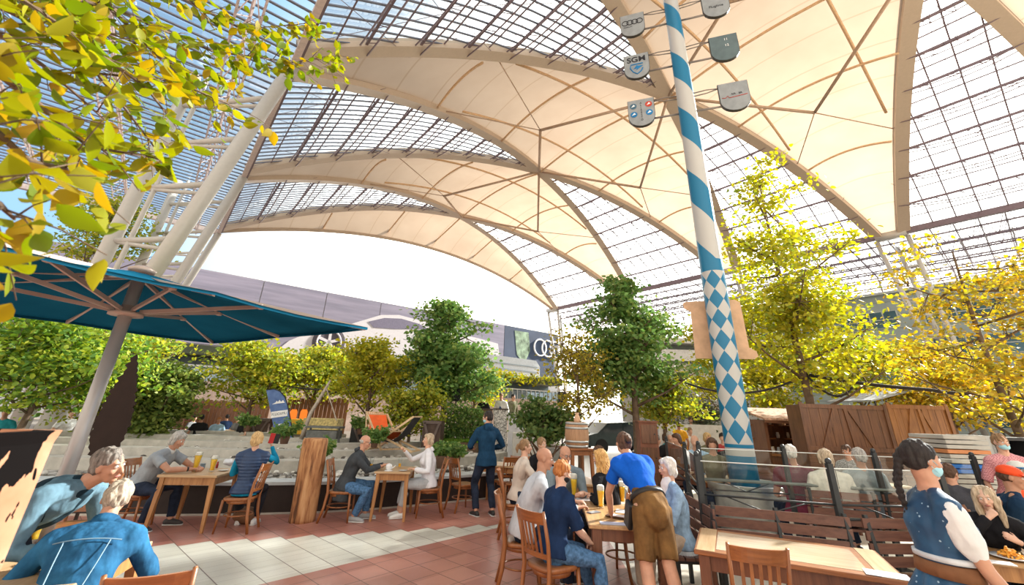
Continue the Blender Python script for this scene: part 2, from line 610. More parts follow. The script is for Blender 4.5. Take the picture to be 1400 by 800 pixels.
    mb = MB()
    mb.beam(RP(3, WL, RH - .1), RP(3, 0.0, RH - .1), .45, .5)
    mb.beam(RP(-.6, 0, RH - .1), RP(3, 0, RH - .1), .3, .4)
    struct(mb.obj('edge_girder', plain('edge pinkish steel', srgb(205, 190, 184), .5)))
    mb = MB()
    for j in range(6):
        s = WL * (j + .45) / 6
        n = 30; pa = []
        for q in range(n + 1):
            kk = -.5 + 3.45 * q / n
            pa.append(RP(kk, s, RH - .15))
        for sg in (-1, 1):
            lo = [p + V2 * .45 * sg + Vector((0, 0, -.95)) for p in pa]
            mb.tube(lo, .05, 4)
            for q in range(n): mb.tube([pa[q], (lo[q] + lo[q + 1]) / 2], .03, 3); mb.tube([pa[q + 1], (lo[q] + lo[q + 1]) / 2], .03, 3)
        mb.tube(pa, .07, 4)
    struct(mb.obj('wing_truss', plain('wing truss steel', srgb(190, 172, 168), .5)))
    # right wing: space frame then sloping glazing
    mb = MB(); WR = 11.5 / RW
    n = 44
    for i in range(n + 1):
        kk = -1.4 + 4.5 * i / n
        a = RP(kk, 1, RH + .1); b = RP(kk, 1 + WR, RH - .8)
        mb.beam(a, b, .09, .09)
        mb.tube([a - Vector((0, 0, 1.6)), b - Vector((0, 0, .9))], .05, 4)
        if i % 2 == 0: mb.beam(b, RP(kk, 1 + WR + .012, RH - 4.6), .12, .12)
    for j in range(6):
        s = 1 + WR * j / 5; z = RH + .1 - .9 * j / 5
        mb.beam(RP(-1.4, s, z), RP(3.1, s, z), .12 if j else .4, .12 if j else .5)
        s2 = 1 + WR * (j + .5) / 5
        if j < 5:
            mb.tube([RP(-1.4, s2, z - 1.5), RP(3.1, s2, z - 1.5)], .07, 4)
            for i in range(n):
                k0 = -1.4 + 4.5 * i / n; k1 = k0 + 4.5 / n
                c = RP((k0 + k1) / 2, s2, z - 1.5)
                for kk, ss in ((k0, s), (k1, s), (k0, s + WR / 5), (k1, s + WR / 5)):
                    mb.tube([c, RP(kk, ss, z)], .028, 3)
    for z in (RH - 2, RH - 3.3, RH - 4.6):
        mb.beam(RP(-1.4, 1 + WR + .008, z), RP(3.1, 1 + WR + .008, z), .1, .1)
    struct(mb.obj('space_frame', steel))
    mb = MB()
    mb.quad(RP(-1.4, 1, RH + .3), RP(-1.4, 1 + WR, RH - .5), RP(3.1, 1 + WR, RH - .5), RP(3.1, 1, RH + .3))
    struct(mb.obj('glass_roof', gl))
    # columns: left tripods
    tA = RP(1, 0, RH); tB = at(268, 100, RH); ft = at(40, 622, 0)
    oB = tB - tA; oF = ft - tA; oF.z = -RH
    for k in (1, 2, 3):
        a = RP(k, 0, RH - .2); b = a + oB; f = a + oF; f.z = 0
        root = MB()
        root.tube([f, a], .31, 16)
        fb = f + (b - a) * .18
        root.tube([fb, b], .28, 16)
        for t in (.28, .45, .6, .74, .88):
            p = f.lerp(a, t); q = fb.lerp(b, t)
            root.tube([p, q], .13, 8)
            root.tube([p + Vector((0, 0, -.5)), q], .09, 8)
        root.tube([fb - (b - a).normalized() * .9, b - (b - a).normalized() * .9], .1, 6)
        # foot plate
        root.lathe([(1.2, 0), (1.2, .3), (.5, .5)], f - Vector((0, 0, .0)), 16)
        struct(root.obj('roof_column', white, smooth=True))
    for k in range(-1, 4):
        root = MB()
        a = RP(k, 1, RH - .3); f = RP(k, 1, 0) + U2 * (-1.5) + V2 * 1.0
        tops = [a + U2 * 1.1, a - U2 * 1.1, a + V2 * 1.7 + Vector((0, 0, -.4))]
        feet = [f + U2 * .5, f - U2 * .5, f + V2 * .7]
        for p, q in zip(tops, feet): root.tube([q, p], .2, 12)
        for t in (.3, .5, .68, .84):
            c = [q.lerp(p, t) for p, q in zip(tops, feet)]
            for i in range(3): root.tube([c[i], c[(i + 1) % 3]], .09, 8)
        root.beam(tops[0] + Vector((0, 0, .25)), tops[1] + Vector((0, 0, .25)), .8, .5)
        struct(root.obj('roof_column', white, smooth=True))

# ------------------------------------------------------------------ ground
def make_ground():
    m, nt, out = new_mat('tiled floor')
    tc = nt.nodes.new('ShaderNodeTexCoord')
    sx = nt.nodes.new('ShaderNodeSeparateXYZ'); nt.links.new(tc.outputs['Object'], sx.inputs[0])
    X, Y = sx.outputs[0], sx.outputs[1]
    c, s = math.cos(R(47)), math.sin(R(47))
    p = mth(nt, 'ADD', mth(nt, 'MULTIPLY', X, c), mth(nt, 'MULTIPLY', Y, s))
    q = mth(nt, 'SUBTRACT', mth(nt, 'MULTIPLY', X, s), mth(nt, 'MULTIPLY', Y, c))
    P0, Q0, TP, TQ = 2.70, -7.28, .385, .19
    pi_ = mth(nt, 'FLOOR', mth(nt, 'DIVIDE', mth(nt, 'SUBTRACT', p, P0), TP))
    qup = mth(nt, 'ADD', mth(nt, 'MULTIPLY', pi_, TQ), Q0)
    white = mth(nt, 'MULTIPLY', mth(nt, 'GREATER_THAN', q, qup), mth(nt, 'LESS_THAN', q, -5.60))
    fp = mth(nt, 'PINGPONG', mth(nt, 'DIVIDE', mth(nt, 'SUBTRACT', p, P0), TP), .5)
    fq = mth(nt, 'PINGPONG', mth(nt, 'DIVIDE', mth(nt, 'SUBTRACT', q, Q0), TQ), .5)
    fq2 = mth(nt, 'PINGPONG', mth(nt, 'DIVIDE', mth(nt, 'SUBTRACT', q, Q0), TQ * 2), .5)
    jp = mth(nt, 'LESS_THAN', fp, .014)
    jqw = mth(nt, 'LESS_THAN', fq, .022)
    jqr = mth(nt, 'LESS_THAN', fq2, .014)
    n1 = noise(nt, tc.outputs['Object'], 60, 3); n2 = noise(nt, tc.outputs['Object'], .8, 3)
    wn = nt.nodes.new('ShaderNodeTexWhiteNoise'); wn.noise_dimensions = '2D'
    cv = nt.nodes.new('ShaderNodeCombineXYZ')
    nt.links.new(pi_, cv.inputs[0]); nt.links.new(mth(nt, 'FLOOR', mth(nt, 'DIVIDE', q, TQ * 2)), cv.inputs[1])
    nt.links.new(cv.outputs[0], wn.inputs['Vector'])
    fr = mth(nt, 'ADD', mth(nt, 'MULTIPLY', n1, .35), mth(nt, 'ADD', mth(nt, 'MULTIPLY', wn.outputs['Value'], .3), mth(nt, 'MULTIPLY', n2, .35)))
    red = ramp(nt, fr, ((.2, srgb(146, 88, 76)), (.8, srgb(198, 140, 124))))
    wh = ramp(nt, fr, ((.2, srgb(186, 182, 168)), (.8, srgb(222, 220, 208))))
    far = mth(nt, 'GREATER_THAN', Y, 14.5)
    cc = mixrgb(nt, white, red, wh)
    jw = mth(nt, 'MULTIPLY', white, mth(nt, 'MULTIPLY', jqw, .35))
    jr = mth(nt, 'MULTIPLY', mth(nt, 'SUBTRACT', 1, white), jqr)
    j = mth(nt, 'MAXIMUM', jp, mth(nt, 'MAXIMUM', jw, jr))
    cc = mixrgb(nt, mth(nt, 'MULTIPLY', j, .85), cc, srgb(82, 58, 52))
    # light deck on the right
    deck = mth(nt, 'MULTIPLY', mth(nt, 'GREATER_THAN', mth(nt, 'ADD', X, mth(nt, 'MULTIPLY', Y, -.05)), 1.25), mth(nt, 'LESS_THAN', Y, 13))
    cc = mixrgb(nt, deck, cc, ramp(nt, fr, ((.2, srgb(200, 190, 172)), (.8, srgb(226, 218, 204)))))
    cc = mixrgb(nt, far, cc, (.20, .175, .15))
    nrm = bump(nt, mth(nt, 'SUBTRACT', mth(nt, 'MULTIPLY', n1, .15), j), .35, .006)
    rg = mth(nt, 'ADD', .22, mth(nt, 'MULTIPLY', n1, .25))
    principled(nt, out, cc, rg, 0, nrm, .5)
    mb = MB(); mb.quad((-150, -30, 0), (150, -30, 0), (150, 190, 0), (-150, 190, 0))
    o = mb.obj('floor', m); struct(o)
# ------------------------------------------------------------------ people
SKIN = {}
def skin_mat(c, name):
    if name in _mats: return _mats[name]
    m, nt, out = new_mat(name)
    v = coords(nt)
    f = noise(nt, v, 14, 4)
    cc = ramp(nt, f, ((.3, tuple(x * .86 for x in c)), (.7, tuple(min(1, x * 1.08) for x in c))))
    b = principled(nt, out, cc, .5, 0, bump(nt, noise(nt, v, 90, 3), .15, .003), .35)
    b.inputs['Subsurface Weight'].default_value = .12
    b.inputs['Subsurface Radius'].default_value = (.02, .008, .004)
    b.inputs['Subsurface Scale'].default_value = .5
    _mats[name] = m
    return m
def hair_mat(c, name, c2=None, rough=.7):
    if name in _mats: return _mats[name]
    m, nt, out = new_mat(name)
    f = noise(nt, coords(nt, (1, 1, .22)), 70, 4, .6)
    c2 = c2 or tuple(x * .45 for x in c)
    cc = ramp(nt, f, ((.35, c2), (.65, c)))
    principled(nt, out, cc, rough, 0, bump(nt, f, .7, .01), .4)
    _mats[name] = m
    return m

def ik(S, T, a, b, pole):
    S = Vector(S); T = Vector(T); d = T - S; L = d.length
    if L > (a + b) * .995:
        d = d * ((a + b) * .995 / L); L = d.length; T = S + d
    L = max(L, abs(a - b) * 1.05 + 1e-4)
    x = d.normalized()
    p = Vector(pole); p = p - x * p.dot(x); p.normalize()
    ca = (a * a + L * L - b * b) / (2 * a * L); ca = max(-1, min(1, ca))
    return S + x * a * ca + p * a * math.sqrt(1 - ca * ca), S + x * L

def rotm(yaw=0, pitch=0, roll=0):
    """head frame: +Y front. yaw left positive, pitch down positive"""
    return Matrix.Rotation(R(yaw), 3, 'Z') @ Matrix.Rotation(-R(pitch), 3, 'X') @ Matrix.Rotation(R(roll), 3, 'Y')

def bumpy(me, amt, sc, stretch=(1, 1, .3)):
    vs = me.vertices
    nrm = [v.normal.copy() for v in vs]
    for v, n in zip(vs, nrm):
        p = Vector((v.co.x * stretch[0], v.co.y * stretch[1], v.co.z * stretch[2])) * sc
        v.co += n * amt * mnoise.noise(p)

def finger(mb, base, d, n, L, r, curl):
    """three bending segments; n is the back-of-hand normal"""
    p = Vector(base); pts = [p]; d = Vector(d).normalized(); n = Vector(n).normalized()
    ax = d.cross(n).normalized()
    for i, f in enumerate((.42, .32, .26)):
        d = (Quaternion(ax, -curl * (.6 + .5 * i)) @ d)
        p = p + d * L * f; pts.append(p)
    mb.loft(pts, [r, r * .95, r * .88, r * .75], 7)

def hand(mb, W, d, nrm, side, curl=.5, k=1.0, spread=.12):
    """W wrist, d direction, nrm back-of-hand normal, side +1 right hand (thumb towards x)"""
    d = Vector(d).normalized(); nrm = Vector(nrm); nrm = (nrm - d * d.dot(nrm)).normalized()
    x = d.cross(nrm).normalized() * side   # towards the little finger / away from thumb depending on side
    W = Vector(W)
    palm_end = W + d * .088 * k
    mb.loft([W - d * .01, W + d * .03 * k, palm_end], [(.026 * k, .019 * k), (.036 * k, .017 * k), (.040 * k, .014 * k)], 10, side=x)
    for i, (o, L) in enumerate(((-.030, .070), (-.010, .080), (.011, .075), (.030, .058))):
        b = palm_end + x * o * k - d * .006 * k - d * abs(o) * .12
        finger(mb, b, d + x * (o / .03) * spread, nrm, L * k, .0088 * k, curl * (1 + .15 * i))
    tb = W + d * .025 * k - x * .026 * k
    finger(mb, tb, d * .75 - x * .75 - nrm * .25, nrm, .068 * k, .0105 * k, curl * .55)

def person(name, label, loc, yaw, seated=True, seat=.46, lean=8, side=0, twist=0, bend=0, head=(0, 10, 0),
           lh=None, rh=None, lf=None, rf=None, k=1.0, female=False, skin=None, hair=('short', None), top=None,
           sleeve='long', bottom=None, legs='long', shoes=None, mask=None, glasses=False, vox=.0085,
           lcurl=.5, rcurl=.5, world=True, hipz=None, group=None, lelb=None, relb=None, extra=None, width=1.0, hn=None,
           headoff=(0, 0, 0), collar=None, facedetail=True, lknee=None, rknee=None, gut=0, hemlo=None, hemw=1.12):
    cat = 'person'
    root = thing('person', label, cat, (loc[0], loc[1], loc[2] if len(loc) > 2 else 0), yaw, group)
    Mi = root.matrix_basis.inverted()
    def tl(t):
        if t is None: return None
        t = Vector(t)
        return Mi @ t if world else t
    hz = hipz if hipz is not None else (seat + .10 if seated else .93 * k)
    H = Vector((0, 0, hz))
    S1 = (Matrix.Rotation(-R(lean), 3, 'X') @ Matrix.Rotation(R(side), 3, 'Y')) @ Vector((0, 0, 1))
    S2 = (Matrix.Rotation(-R(lean + bend), 3, 'X') @ Matrix.Rotation(R(side), 3, 'Y')) @ Vector((0, 0, 1))
    S3 = (Matrix.Rotation(-R((lean + bend) * .75), 3, 'X') @ Matrix.Rotation(R(side * .6), 3, 'Y')) @ Vector((0, 0, 1))
    wd = width * k * (.9 if female else 1)
    C = H + S1 * .24 * k
    SH = C + S2 * .25 * k
    NB = SH + S2 * .045 * k
    HC = NB + S3 * .165 * k + Vector(headoff)
    X = Matrix.Rotation(R(twist), 3, 'Z') @ Vector((1, 0, 0))
    Xs = (X - S2 * X.dot(S2)).normalized()
    F = S2.cross(Xs) * -1 if S2.cross(Xs).y < 0 else S2.cross(Xs)
    sw = (.185 if not female else .165) * width * k
    LS = SH - Xs * sw - S2 * .035 * k; RS = SH + Xs * sw - S2 * .035 * k
    ua, fa, th, sh = .30 * k, .26 * k, .44 * k, .43 * k
    # targets
    if seated:
        dlf = Vector((-.12, .46, .09)); drf = Vector((.12, .46, .09))
    else:
        dlf = Vector((-.11, .0, .09)); drf = Vector((.11, .02, .09))
    LF = tl(lf) if lf is not None else dlf; RF = tl(rf) if rf is not None else drf
    LH = tl(lh) if lh is not None else (H + Vector((-.16, .30, .16)) if seated else H + Vector((-.25, .05, -.08)))
    RHD = tl(rh) if rh is not None else (H + Vector((.16, .30, .16)) if seated else H + Vector((.25, .05, -.08)))
    LHp = H - Vector((.095 * wd, 0, .02)); RHp = H + Vector((.095 * wd, 0, -.02))
    kp = Vector((0, 1, .55)) if seated else Vector((0, 1, 0))
    LK, LA = ik(LHp, LF, th, sh, lknee or kp + Vector((-.25, 0, 0)))
    RK, RA_ = ik(RHp, RF, th, sh, rknee or kp + Vector((.25, 0, 0)))
    LE, LW = ik(LS, LH, ua, fa, lelb or Vector((-.55, -.5, -.8)))
    RE, RWr = ik(RS, RHD, ua, fa, relb or Vector((.55, -.5, -.8)))
    def torso(mb, off=0, lo=-.08, neck=True, hem=1.0):
        if lo > 0: lo = .0
        full = hemlo is not None and hemlo > 0 and off > 0
        b = .105 + gut
        prof_ = [(H + S1 * lo * k, .15 * hem, .115 * hem + gut * .3), (H, .168, .12 + gut * .5), (H + S1 * .12 * k, .148 if not female else .13, .108 + gut), (C, .155 if not female else .138, .115 + gut * .6),
                 (C + S2 * .11 * k, .172 if not female else .15, .125 + (.012 if female else 0)), (C + S2 * .20 * k, .168 if not female else .145, .108), (SH, .125, .082), (SH + S2 * .035 * k, .08, .065)]
        if off > 0 and not full:
            prof_[0] = (H + S1 * lo * k, .172 * hem, .135 * hem + gut * .3); prof_[1] = (H, .186, .14 + gut * .5)
        if full: prof_ = [(H + S1 * hemlo * k, .158, .112)] + prof_[2:]
        mb.loft([p for p, _, _ in prof_], [(a * wd + off, c * k + off) for _, a, c in prof_], 16, side=Xs, round_=False)
        # trapezius and shoulders
        for P in (LS, RS):
            mb.loft([NB + S2 * .0 * k, NB.lerp(P, .55) - S2 * .0, P], [.05 * k + off * .4, .056 * k + off * .6, .060 * k + off], 10)
            mb.loft([C + S2 * .06 + (P - SH) * .45, P - S2 * .02], [.07 * k + off, .062 * k + off], 10)
        if female:
            for sg in (-1, 1): mb.ell(C + S2 * .10 * k + Xs * .068 * k * sg + F * .085 * k, (.062 + off, .055 + off, .06 + off))
    def arm(mb, S_, E, W_, off=0, t=1.0):
        r0, r1, r2 = .054 * k, .041 * k, .028 * k
        if female: r0 *= .88; r1 *= .9; r2 *= .92
        pts = [S_, S_.lerp(E, .5), E]; rr = [r0 + off, r0 * .92 + off, r1 + off]
        if t <= .5:
            q = t * 2; pts = [S_, S_.lerp(E, q * .6), S_.lerp(E, q)]; rr = [r0 + off, r0 + off * 1.2, r0 * .95 + off * 1.6]
            mb.loft(pts, rr, 12, round_=False)
            return
        q = (t - .5) * 2
        pts += [E.lerp(W_, .35 * q), E.lerp(W_, q)]
        rr += [r1 * 1.02 + off, (r1 + (r2 - r1) * q) + off * .9]
        mb.loft(pts, rr, 12, round_=(off == 0))
    def leg(mb, P, K, A, off=0, t=1.0, flare=0):
        r0, r1, r2, r3 = .088 * k * (1.05 if female else 1), .058 * k, .057 * k, .038 * k
        pts = [P, P.lerp(K, .45), K]; rr = [r0 + off, r0 * .86 + off, r1 + off]
        if t < .5:
            q = t * 2; pts = [P, P.lerp(K, q * .55), P.lerp(K, q)]; rr = [r0 + off, r0 * .88 + off, r1 * 1.12 + off + flare * .4]
        else:
            q = (t - .5) * 2
            calf = K.lerp(A, .3) + (Vector((0, -.018, 0)))
            if q > .35: pts += [calf]; rr += [r2 + off]
            pts += [K.lerp(A, q)]; rr += [(r3 if q > .9 else r2 * .8) + off + flare]
        mb.loft(pts, rr, 12, round_=(off == 0))
    # ---- body
    HM = rotm(*head)
    hk = .96 * k if not female else .93 * k
    def hp(x, y, z): return HC + HM @ (Vector((x, y, z)) * hk)
    def hell(mb, c, r, **kw): mb.ell(hp(*c), tuple(a * hk for a in r), HM, **kw)
    mb = MB()
    torso(mb)
    for P, E, W_ in ((LS, LE, LW), (RS, RE, RWr)): arm(mb, P, E, W_)
    for P, K, A in ((LHp, LK, LA), (RHp, RK, RA_)): leg(mb, P, K, A)
    mb.loft([SH, NB.lerp(HC, .3), hp(0, -.02, -.05)], [(.062 * k, .062 * k), (.054 * k, .056 * k), (.05 * k, .055 * k)], 12)
    for W_, E, sd, cu in ((LW, LE, -1, lcurl), (RWr, RE, 1, rcurl)):
        d = (W_ - E).normalized()
        n = Vector((0, -.25, 1)) if hn is None else Vector(hn)
        if abs(d.z) > .8: n = Vector((sd * 1.0, .2, 0))
        hand(mb, W_, d, n, sd, cu, k * (.92 if female else 1))
    hell(mb, (0, -.012, .035), (.075, .094, .084), nu=18, nv=12)
    hell(mb, (0, .020, -.01), (.062, .070, .088), nu=16, nv=12)
    hell(mb, (0, .036, -.062), (.047, .048, .044), nu=14, nv=10)
    hell(mb, (0, .074, -.088), (.020, .018, .017))
    hell(mb, (0, .070, .036), (.048, .020, .012))
    for sg in (-1, 1):
        hell(mb, (.076 * sg, -.006, -.002), (.010, .020, .031)); hell(mb, (.04 * sg, .06, -.015), (.022, .024, .022))
    mb.loft([hp(0, .086, .022), hp(0, .103, -.006), hp(0, .108, -.020)], [.009 * hk, .013 * hk, .016 * hk], 8)
    hell(mb, (0, .084, -.052), (.024, .010, .012))
    o = mb.obj('body', skin, root)
    bake(o, [('REMESH', dict(mode='VOXEL', voxel_size=vox * k if vox < .02 else vox, use_smooth_shade=True)), ('SMOOTH', dict(factor=.5, iterations=3 if vox < .02 else 1))])
    if facedetail:
        for sg in (-1, 1):
            eb = MB(); eb.ell(hp(.030 * sg, .0815, .016), .0115 * hk, nu=10, nv=8)
            eo = eb.obj('eye', plain('eye white', (.75, .72, .68), .3), root, True)
            ib = MB(); ib.ell(hp(.030 * sg, .0900, .015), .0056 * hk, nu=8, nv=6); ib.obj('iris', plain('dark brow', (.05, .035, .03), .5), eo, True)
            ib = MB(); ib.loft([hp(.014 * sg, .090, .034), hp(.03 * sg, .091, .038), hp(.047 * sg, .080, .034)], [.0035, .004, .003], 6)
            ib.obj('eyebrow', hm_brow if (hm_brow := hair[1]) else plain('dark brow', (.05, .035, .03), .5), root, True)
        if mask is None:
            lb = MB(); lb.loft([hp(-.024, .088, -.052), hp(-.01, .0945, -.050), hp(.01, .0945, -.050), hp(.024, .088, -.052)], [.003, .008, .008, .003], 6)
            lb.obj('lips', plain('lips', (.42, .16, .13), .45), root, True)
    # ---- clothes
    cv = max(.011, vox)
    def cloth(nm, fn, mt, cvx=cv, it=3, bm_=0.0, sc=7):
        b = MB(); fn(b)
        oo = b.obj(nm, mt, root)
        bake(oo, [('REMESH', dict(mode='VOXEL', voxel_size=cvx, use_smooth_shade=True)), ('SMOOTH', dict(factor=.5, iterations=it))])
        if bm_: bumpy(oo.data, bm_, sc, (1, 1, .6))
        return oo
    if bottom is not None:
        t = {'long': .97, 'short': .42, 'knee': .46, 'crop': .88}.get(legs, .97)
        def fb(b):
            b.loft([H + S1 * (.11 if hemlo is not None else .04) * k, H, H - Vector((0, 0, .06))], [(.158 * wd + .008, .115 * k + gut * .7 + .008), (.172 * wd + .01, .124 * k + gut * .5 + .01), (.165 * wd + .01, .12 * k + .01)], 16, side=(1, 0, 0))
            if hemlo is not None: b.loft([H + S1 * .10 * k, H, H - S1 * .10 * k], [(.160 * wd + .008, .118 * k + gut * .7 + .008), (.174 * wd + .01, .128 * k + gut * .5 + .01), (.15 * wd + .01, .12 * k + .01)], 16, side=(1, 0, 0))
            fl = .02 if legs in ('short', 'knee') else .006
            for P, K, A in ((LHp, LK, LA), (RHp, RK, RA_)): leg(b, P, K, A, .014, t, fl)
        cloth('trousers', fb, bottom, bm_=.012 if vox < .02 else 0, sc=11)
    if top is not None:
        t = {'long': .97, 'short': .30, 'elbow': .46, 'none': 0, 'roll': .72}[sleeve]
        def ft_(b):
            torso(b, .014, lo=hemlo if hemlo is not None else (-.07 if seated else -.13), hem=hemw)
            if t:
                for P, E, W_ in ((LS, LE, LW), (RS, RE, RWr)): arm(b, P, E, W_, .013, t)
        cloth('shirt', ft_, top, bm_=.014 if vox < .02 else 0, sc=8)
    if collar is not None:
        b = MB(); 
        b.loft([SH + S2 * .02 * k, NB + S2 * .045 * k], [(.078 * k, .072 * k), (.064 * k, .064 * k)], 14, round_=False)
        b.obj('collar', collar, root, True)
    sm = shoes or plain('dark shoe leather', (.05, .045, .045), .5)
    for A, K, sg in ((LA, LK, -1), (RA_, RK, 1)):
        fd = Vector((.18 * sg, 1, 0)).normalized()
        b = MB()
        z = max(A.z - .045, .03)
        b.loft([A + Vector((0, 0, -.0)) - fd * .055 + Vector((0, 0, z - A.z - .005)), A - fd * .01 + Vector((0, 0, z - A.z + .012)), A + fd * .09 + Vector((0, 0, z - A.z - .004)), A + fd * .165 + Vector((0, 0, z - A.z - .015))],
               [(.036, .045), (.042, .052), (.047, .036), (.036, .024)], 10, side=fd.cross(Vector((0, 0, 1))))
        so = b.obj('shoe', sm, root, True)
        sb = MB(); sb.loft([A - fd * .075 + Vector((0, 0, z - A.z - .035)), A + fd * .18 + Vector((0, 0, z - A.z - .035))], [(.043, .012), (.042, .012)], 10, side=fd.cross(Vector((0, 0, 1))))
        sb.obj('sole', plain('pale rubber sole', (.6, .6, .58), .6), so, True)
    # ---- mask and glasses
    if mask is not None:
        b = MB(); hell(b, (0, .040, -.045), (.060, .066, .052), nu=16, nv=12)
        hell(b, (0, .080, -.03), (.03, .026, .03))
        mo = b.obj('face_mask', mask, root, True)
        b = MB()
        for sg in (-1, 1):
            b.tube([hp(.055 * sg, .055, -.02), hp(.078 * sg, .0, .02), hp(.082 * sg, -.02, .0)], .0018, 4); b.tube([hp(.052 * sg, .055, -.065), hp(.078 * sg, .0, -.03), hp(.082 * sg, -.02, .0)], .0018, 4)
        b.obj('ear_loop', mask, mo)
    if glasses:
        b = MB()
        for sg in (-1, 1):
            pts = [hp(.032 * sg + .022 * math.cos(t), .098 - abs(.022 * math.cos(t)) * .2, .014 + .017 * math.sin(t)) for t in np.linspace(0, 2 * PI, 13)]
            b.tube(pts, .002, 4); b.tube([hp(.054 * sg, .092, .02), hp(.078 * sg, .0, .022)], .002, 4)
        b.tube([hp(-.01, .098, .018), hp(.01, .098, .018)], .002, 4)
        b.obj('glasses', plain('dark spectacle frame', (.05, .04, .04), .3), root)
    # ---- hair
    hs, hm = hair
    hv = .006 if vox < .02 else .015
    if hs and hs != 'bald':
        b = MB()
        if hs == 'fringe':
            hell(b, (0, -.035, .005), (.083, .078, .045)); 
        elif hs == 'cap':
            hell(b, (0, -.03, .01), (.082, .085, .07))
        else:
            hell(b, (0, -.022, .045), (.085, .100, .090), nu=18, nv=12)
            hell(b, (0, -.045, .0), (.080, .072, .07))
        if hs == 'quiff':
            hell(b, (0, .03, .105), (.06, .06, .04))
        if hs in ('bob', 'long', 'curly', 'longbob'):
            for sg in (-1, 1):
                b.loft([hp(.05 * sg, .01, .09), hp(.083 * sg, .0, .03), hp(.082 * sg, .005, -.05 if hs != 'longbob' else -.07)], [.03 * hk, .028 * hk, .022 * hk], 8)
            hell(b, (0, -.05, -.03), (.086, .065, .085), nu=16, nv=12)
            hell(b, (0, .03, .085), (.066, .055, .04))
        if hs == 'long':
            for q in np.linspace(-1, 1, 7):
                a0 = hp(.07 * q, -.07 + .03 * abs(q), .0); 
                e = a0 + (-S2 * .30 if True else 0) + Xs * .035 * q - F * .03
                b.loft([hp(.06 * q, -.06, .06), a0, a0.lerp(e, .5) - F * .012, e], [.022, .03, .028, .012], 8)
        if hs == 'front':
            for q in (-1, 1):
                b.loft([hp(.05 * q, .02, .10), hp(.082 * q, .03, .0), hp(.085 * q, .04, -.12), hp(.075 * q, .05, -.26)], [.03, .03, .028, .015], 8)
                b.loft([hp(.04 * q, -.06, .05), hp(.06 * q, -.05, -.1), hp(.06 * q, -.02, -.28)], [.05, .045, .02], 8)
        if hs == 'pony':
            b.loft([hp(0, -.10, .04), hp(0, -.135, .02), hp(0, -.15, -.05), hp(0, -.14, -.10)], [.018, .028, .026, .01], 8)
        if hs == 'bun':
            hell(b, (0, -.115, .075), (.04, .036, .04))
        if hs == 'braid':
            for q in range(19):
                t = q / 18
                b.ell(hp(.012 * (1 if q % 2 else -1) - .05, -.11 - .03 * math.sin(t * 3), .0 - .33 * t), .024 * (1 - .45 * t), nu=8, nv=6)
            hell(b, (-.03, -.1, .03), (.04, .03, .04))
        ho = b.obj('hair', hm, root)
        bake(ho, [('REMESH', dict(mode='VOXEL', voxel_size=hv * k, use_smooth_shade=True)), ('SMOOTH', dict(factor=.5, iterations=2))])
        bumpy(ho.data, .016 if hs in ('short', 'quiff') else .010, 38, (1, 1, .35))
        if hs == 'curly':
            cb = MB()
            r2 = random.Random(5)
            for q in range(70):
                a = R(r2.uniform(15, 165)) + PI
                x0, y0 = math.cos(a) * .075, math.sin(a) * .075
                a0 = hp(x0, y0 * .9, r2.uniform(-.02, .07))
                Ln = r2.uniform(.30, .46); ph = r2.uniform(0, 6)
                out_ = HM @ Vector((x0, y0, 0)).normalized()
                pts = []
                for i in range(15):
                    t = i / 14
                    c_ = a0 + out_ * (.02 + .035 * math.sin(min(t * 2, 1) * 1.57)) + Vector((0, 0, -Ln * t))
                    c_ += Vector((math.cos(ph + t * 22), math.sin(ph + t * 22), 0)) * .011
                    pts.append(c_)
                cb.tube(pts, [.006] + [.0085] * 13 + [.003], 5)
            cb.obj('curl', hm, ho, True)
    if hs == 'cap':
        b = MB(); 
        b.loft([hp(0, -.012, .03), hp(0, -.012, .07), hp(0, -.012, .10), hp(0, -.012, .125)], [(.089, .105), (.088, .103), (.07, .082), (.03, .035)], 20, side=HM @ Vector((1, 0, 0)), round_=False)
        co = b.obj('cap', extra['cap'], root, True)
        b = MB(); b.loft([hp(0, .06, .05), hp(0, .11, .048), hp(0, .155, .035)], [(.075, .010), (.07, .008), (.045, .006)], 14, side=HM @ Vector((1, 0, 0)))
        b.obj('brim', extra.get('brim', extra['cap']), co, True)
    root['_'] = 0; del root['_']
    return dict(root=root, H=H, C=C, SH=SH, NB=NB, HC=HC, HM=HM, hp=hp, LS=LS, RS=RS, LE=LE, RE=RE, LW=LW, RW=RWr, LK=LK, RK=RK, LA=LA, RA=RA_, S1=S1, S2=S2, Xs=Xs, F=F, k=k, LHp=LHp, RHp=RHp)
# ------------------------------------------------------------------ furniture
def w_(n):
    P = dict(
        chair=((.34, .12, .032), (.19, .06, .016)), chair2=((.44, .17, .06), (.24, .08, .03)),
        pine=((.46, .22, .075), (.27, .11, .035)), top=((.55, .37, .21), (.38, .22, .10)),
        dark=((.20, .075, .035), (.10, .035, .018)), midtop=((.52, .31, .14), (.33, .17, .065)),
        slat=((.17, .075, .05), (.09, .036, .026)), log=((.50, .27, .12), (.24, .11, .045)),
        shed=((.19, .08, .036), (.08, .032, .016)), shedlit=((.36, .15, .045), (.19, .07, .022)), fence=((.30, .13, .06), (.15, .06, .03)), pale=((.66, .47, .28), (.5, .33, .18)))  # shedlit is shed wood with sunlight put into its tones
    a, b = P[n.rstrip('xyz')] if n not in P else P[n]
    g = {'x': (1, 14, 14), 'y': (14, 1, 14)}.get(n[-1] if n not in P else '', (14, 14, 1))
    return wood('wood ' + n, a, b, .42 if n[:5] != 'shed' else .7, g, 2.2, .25 if n.startswith(('chair', 'mid')) else 0)

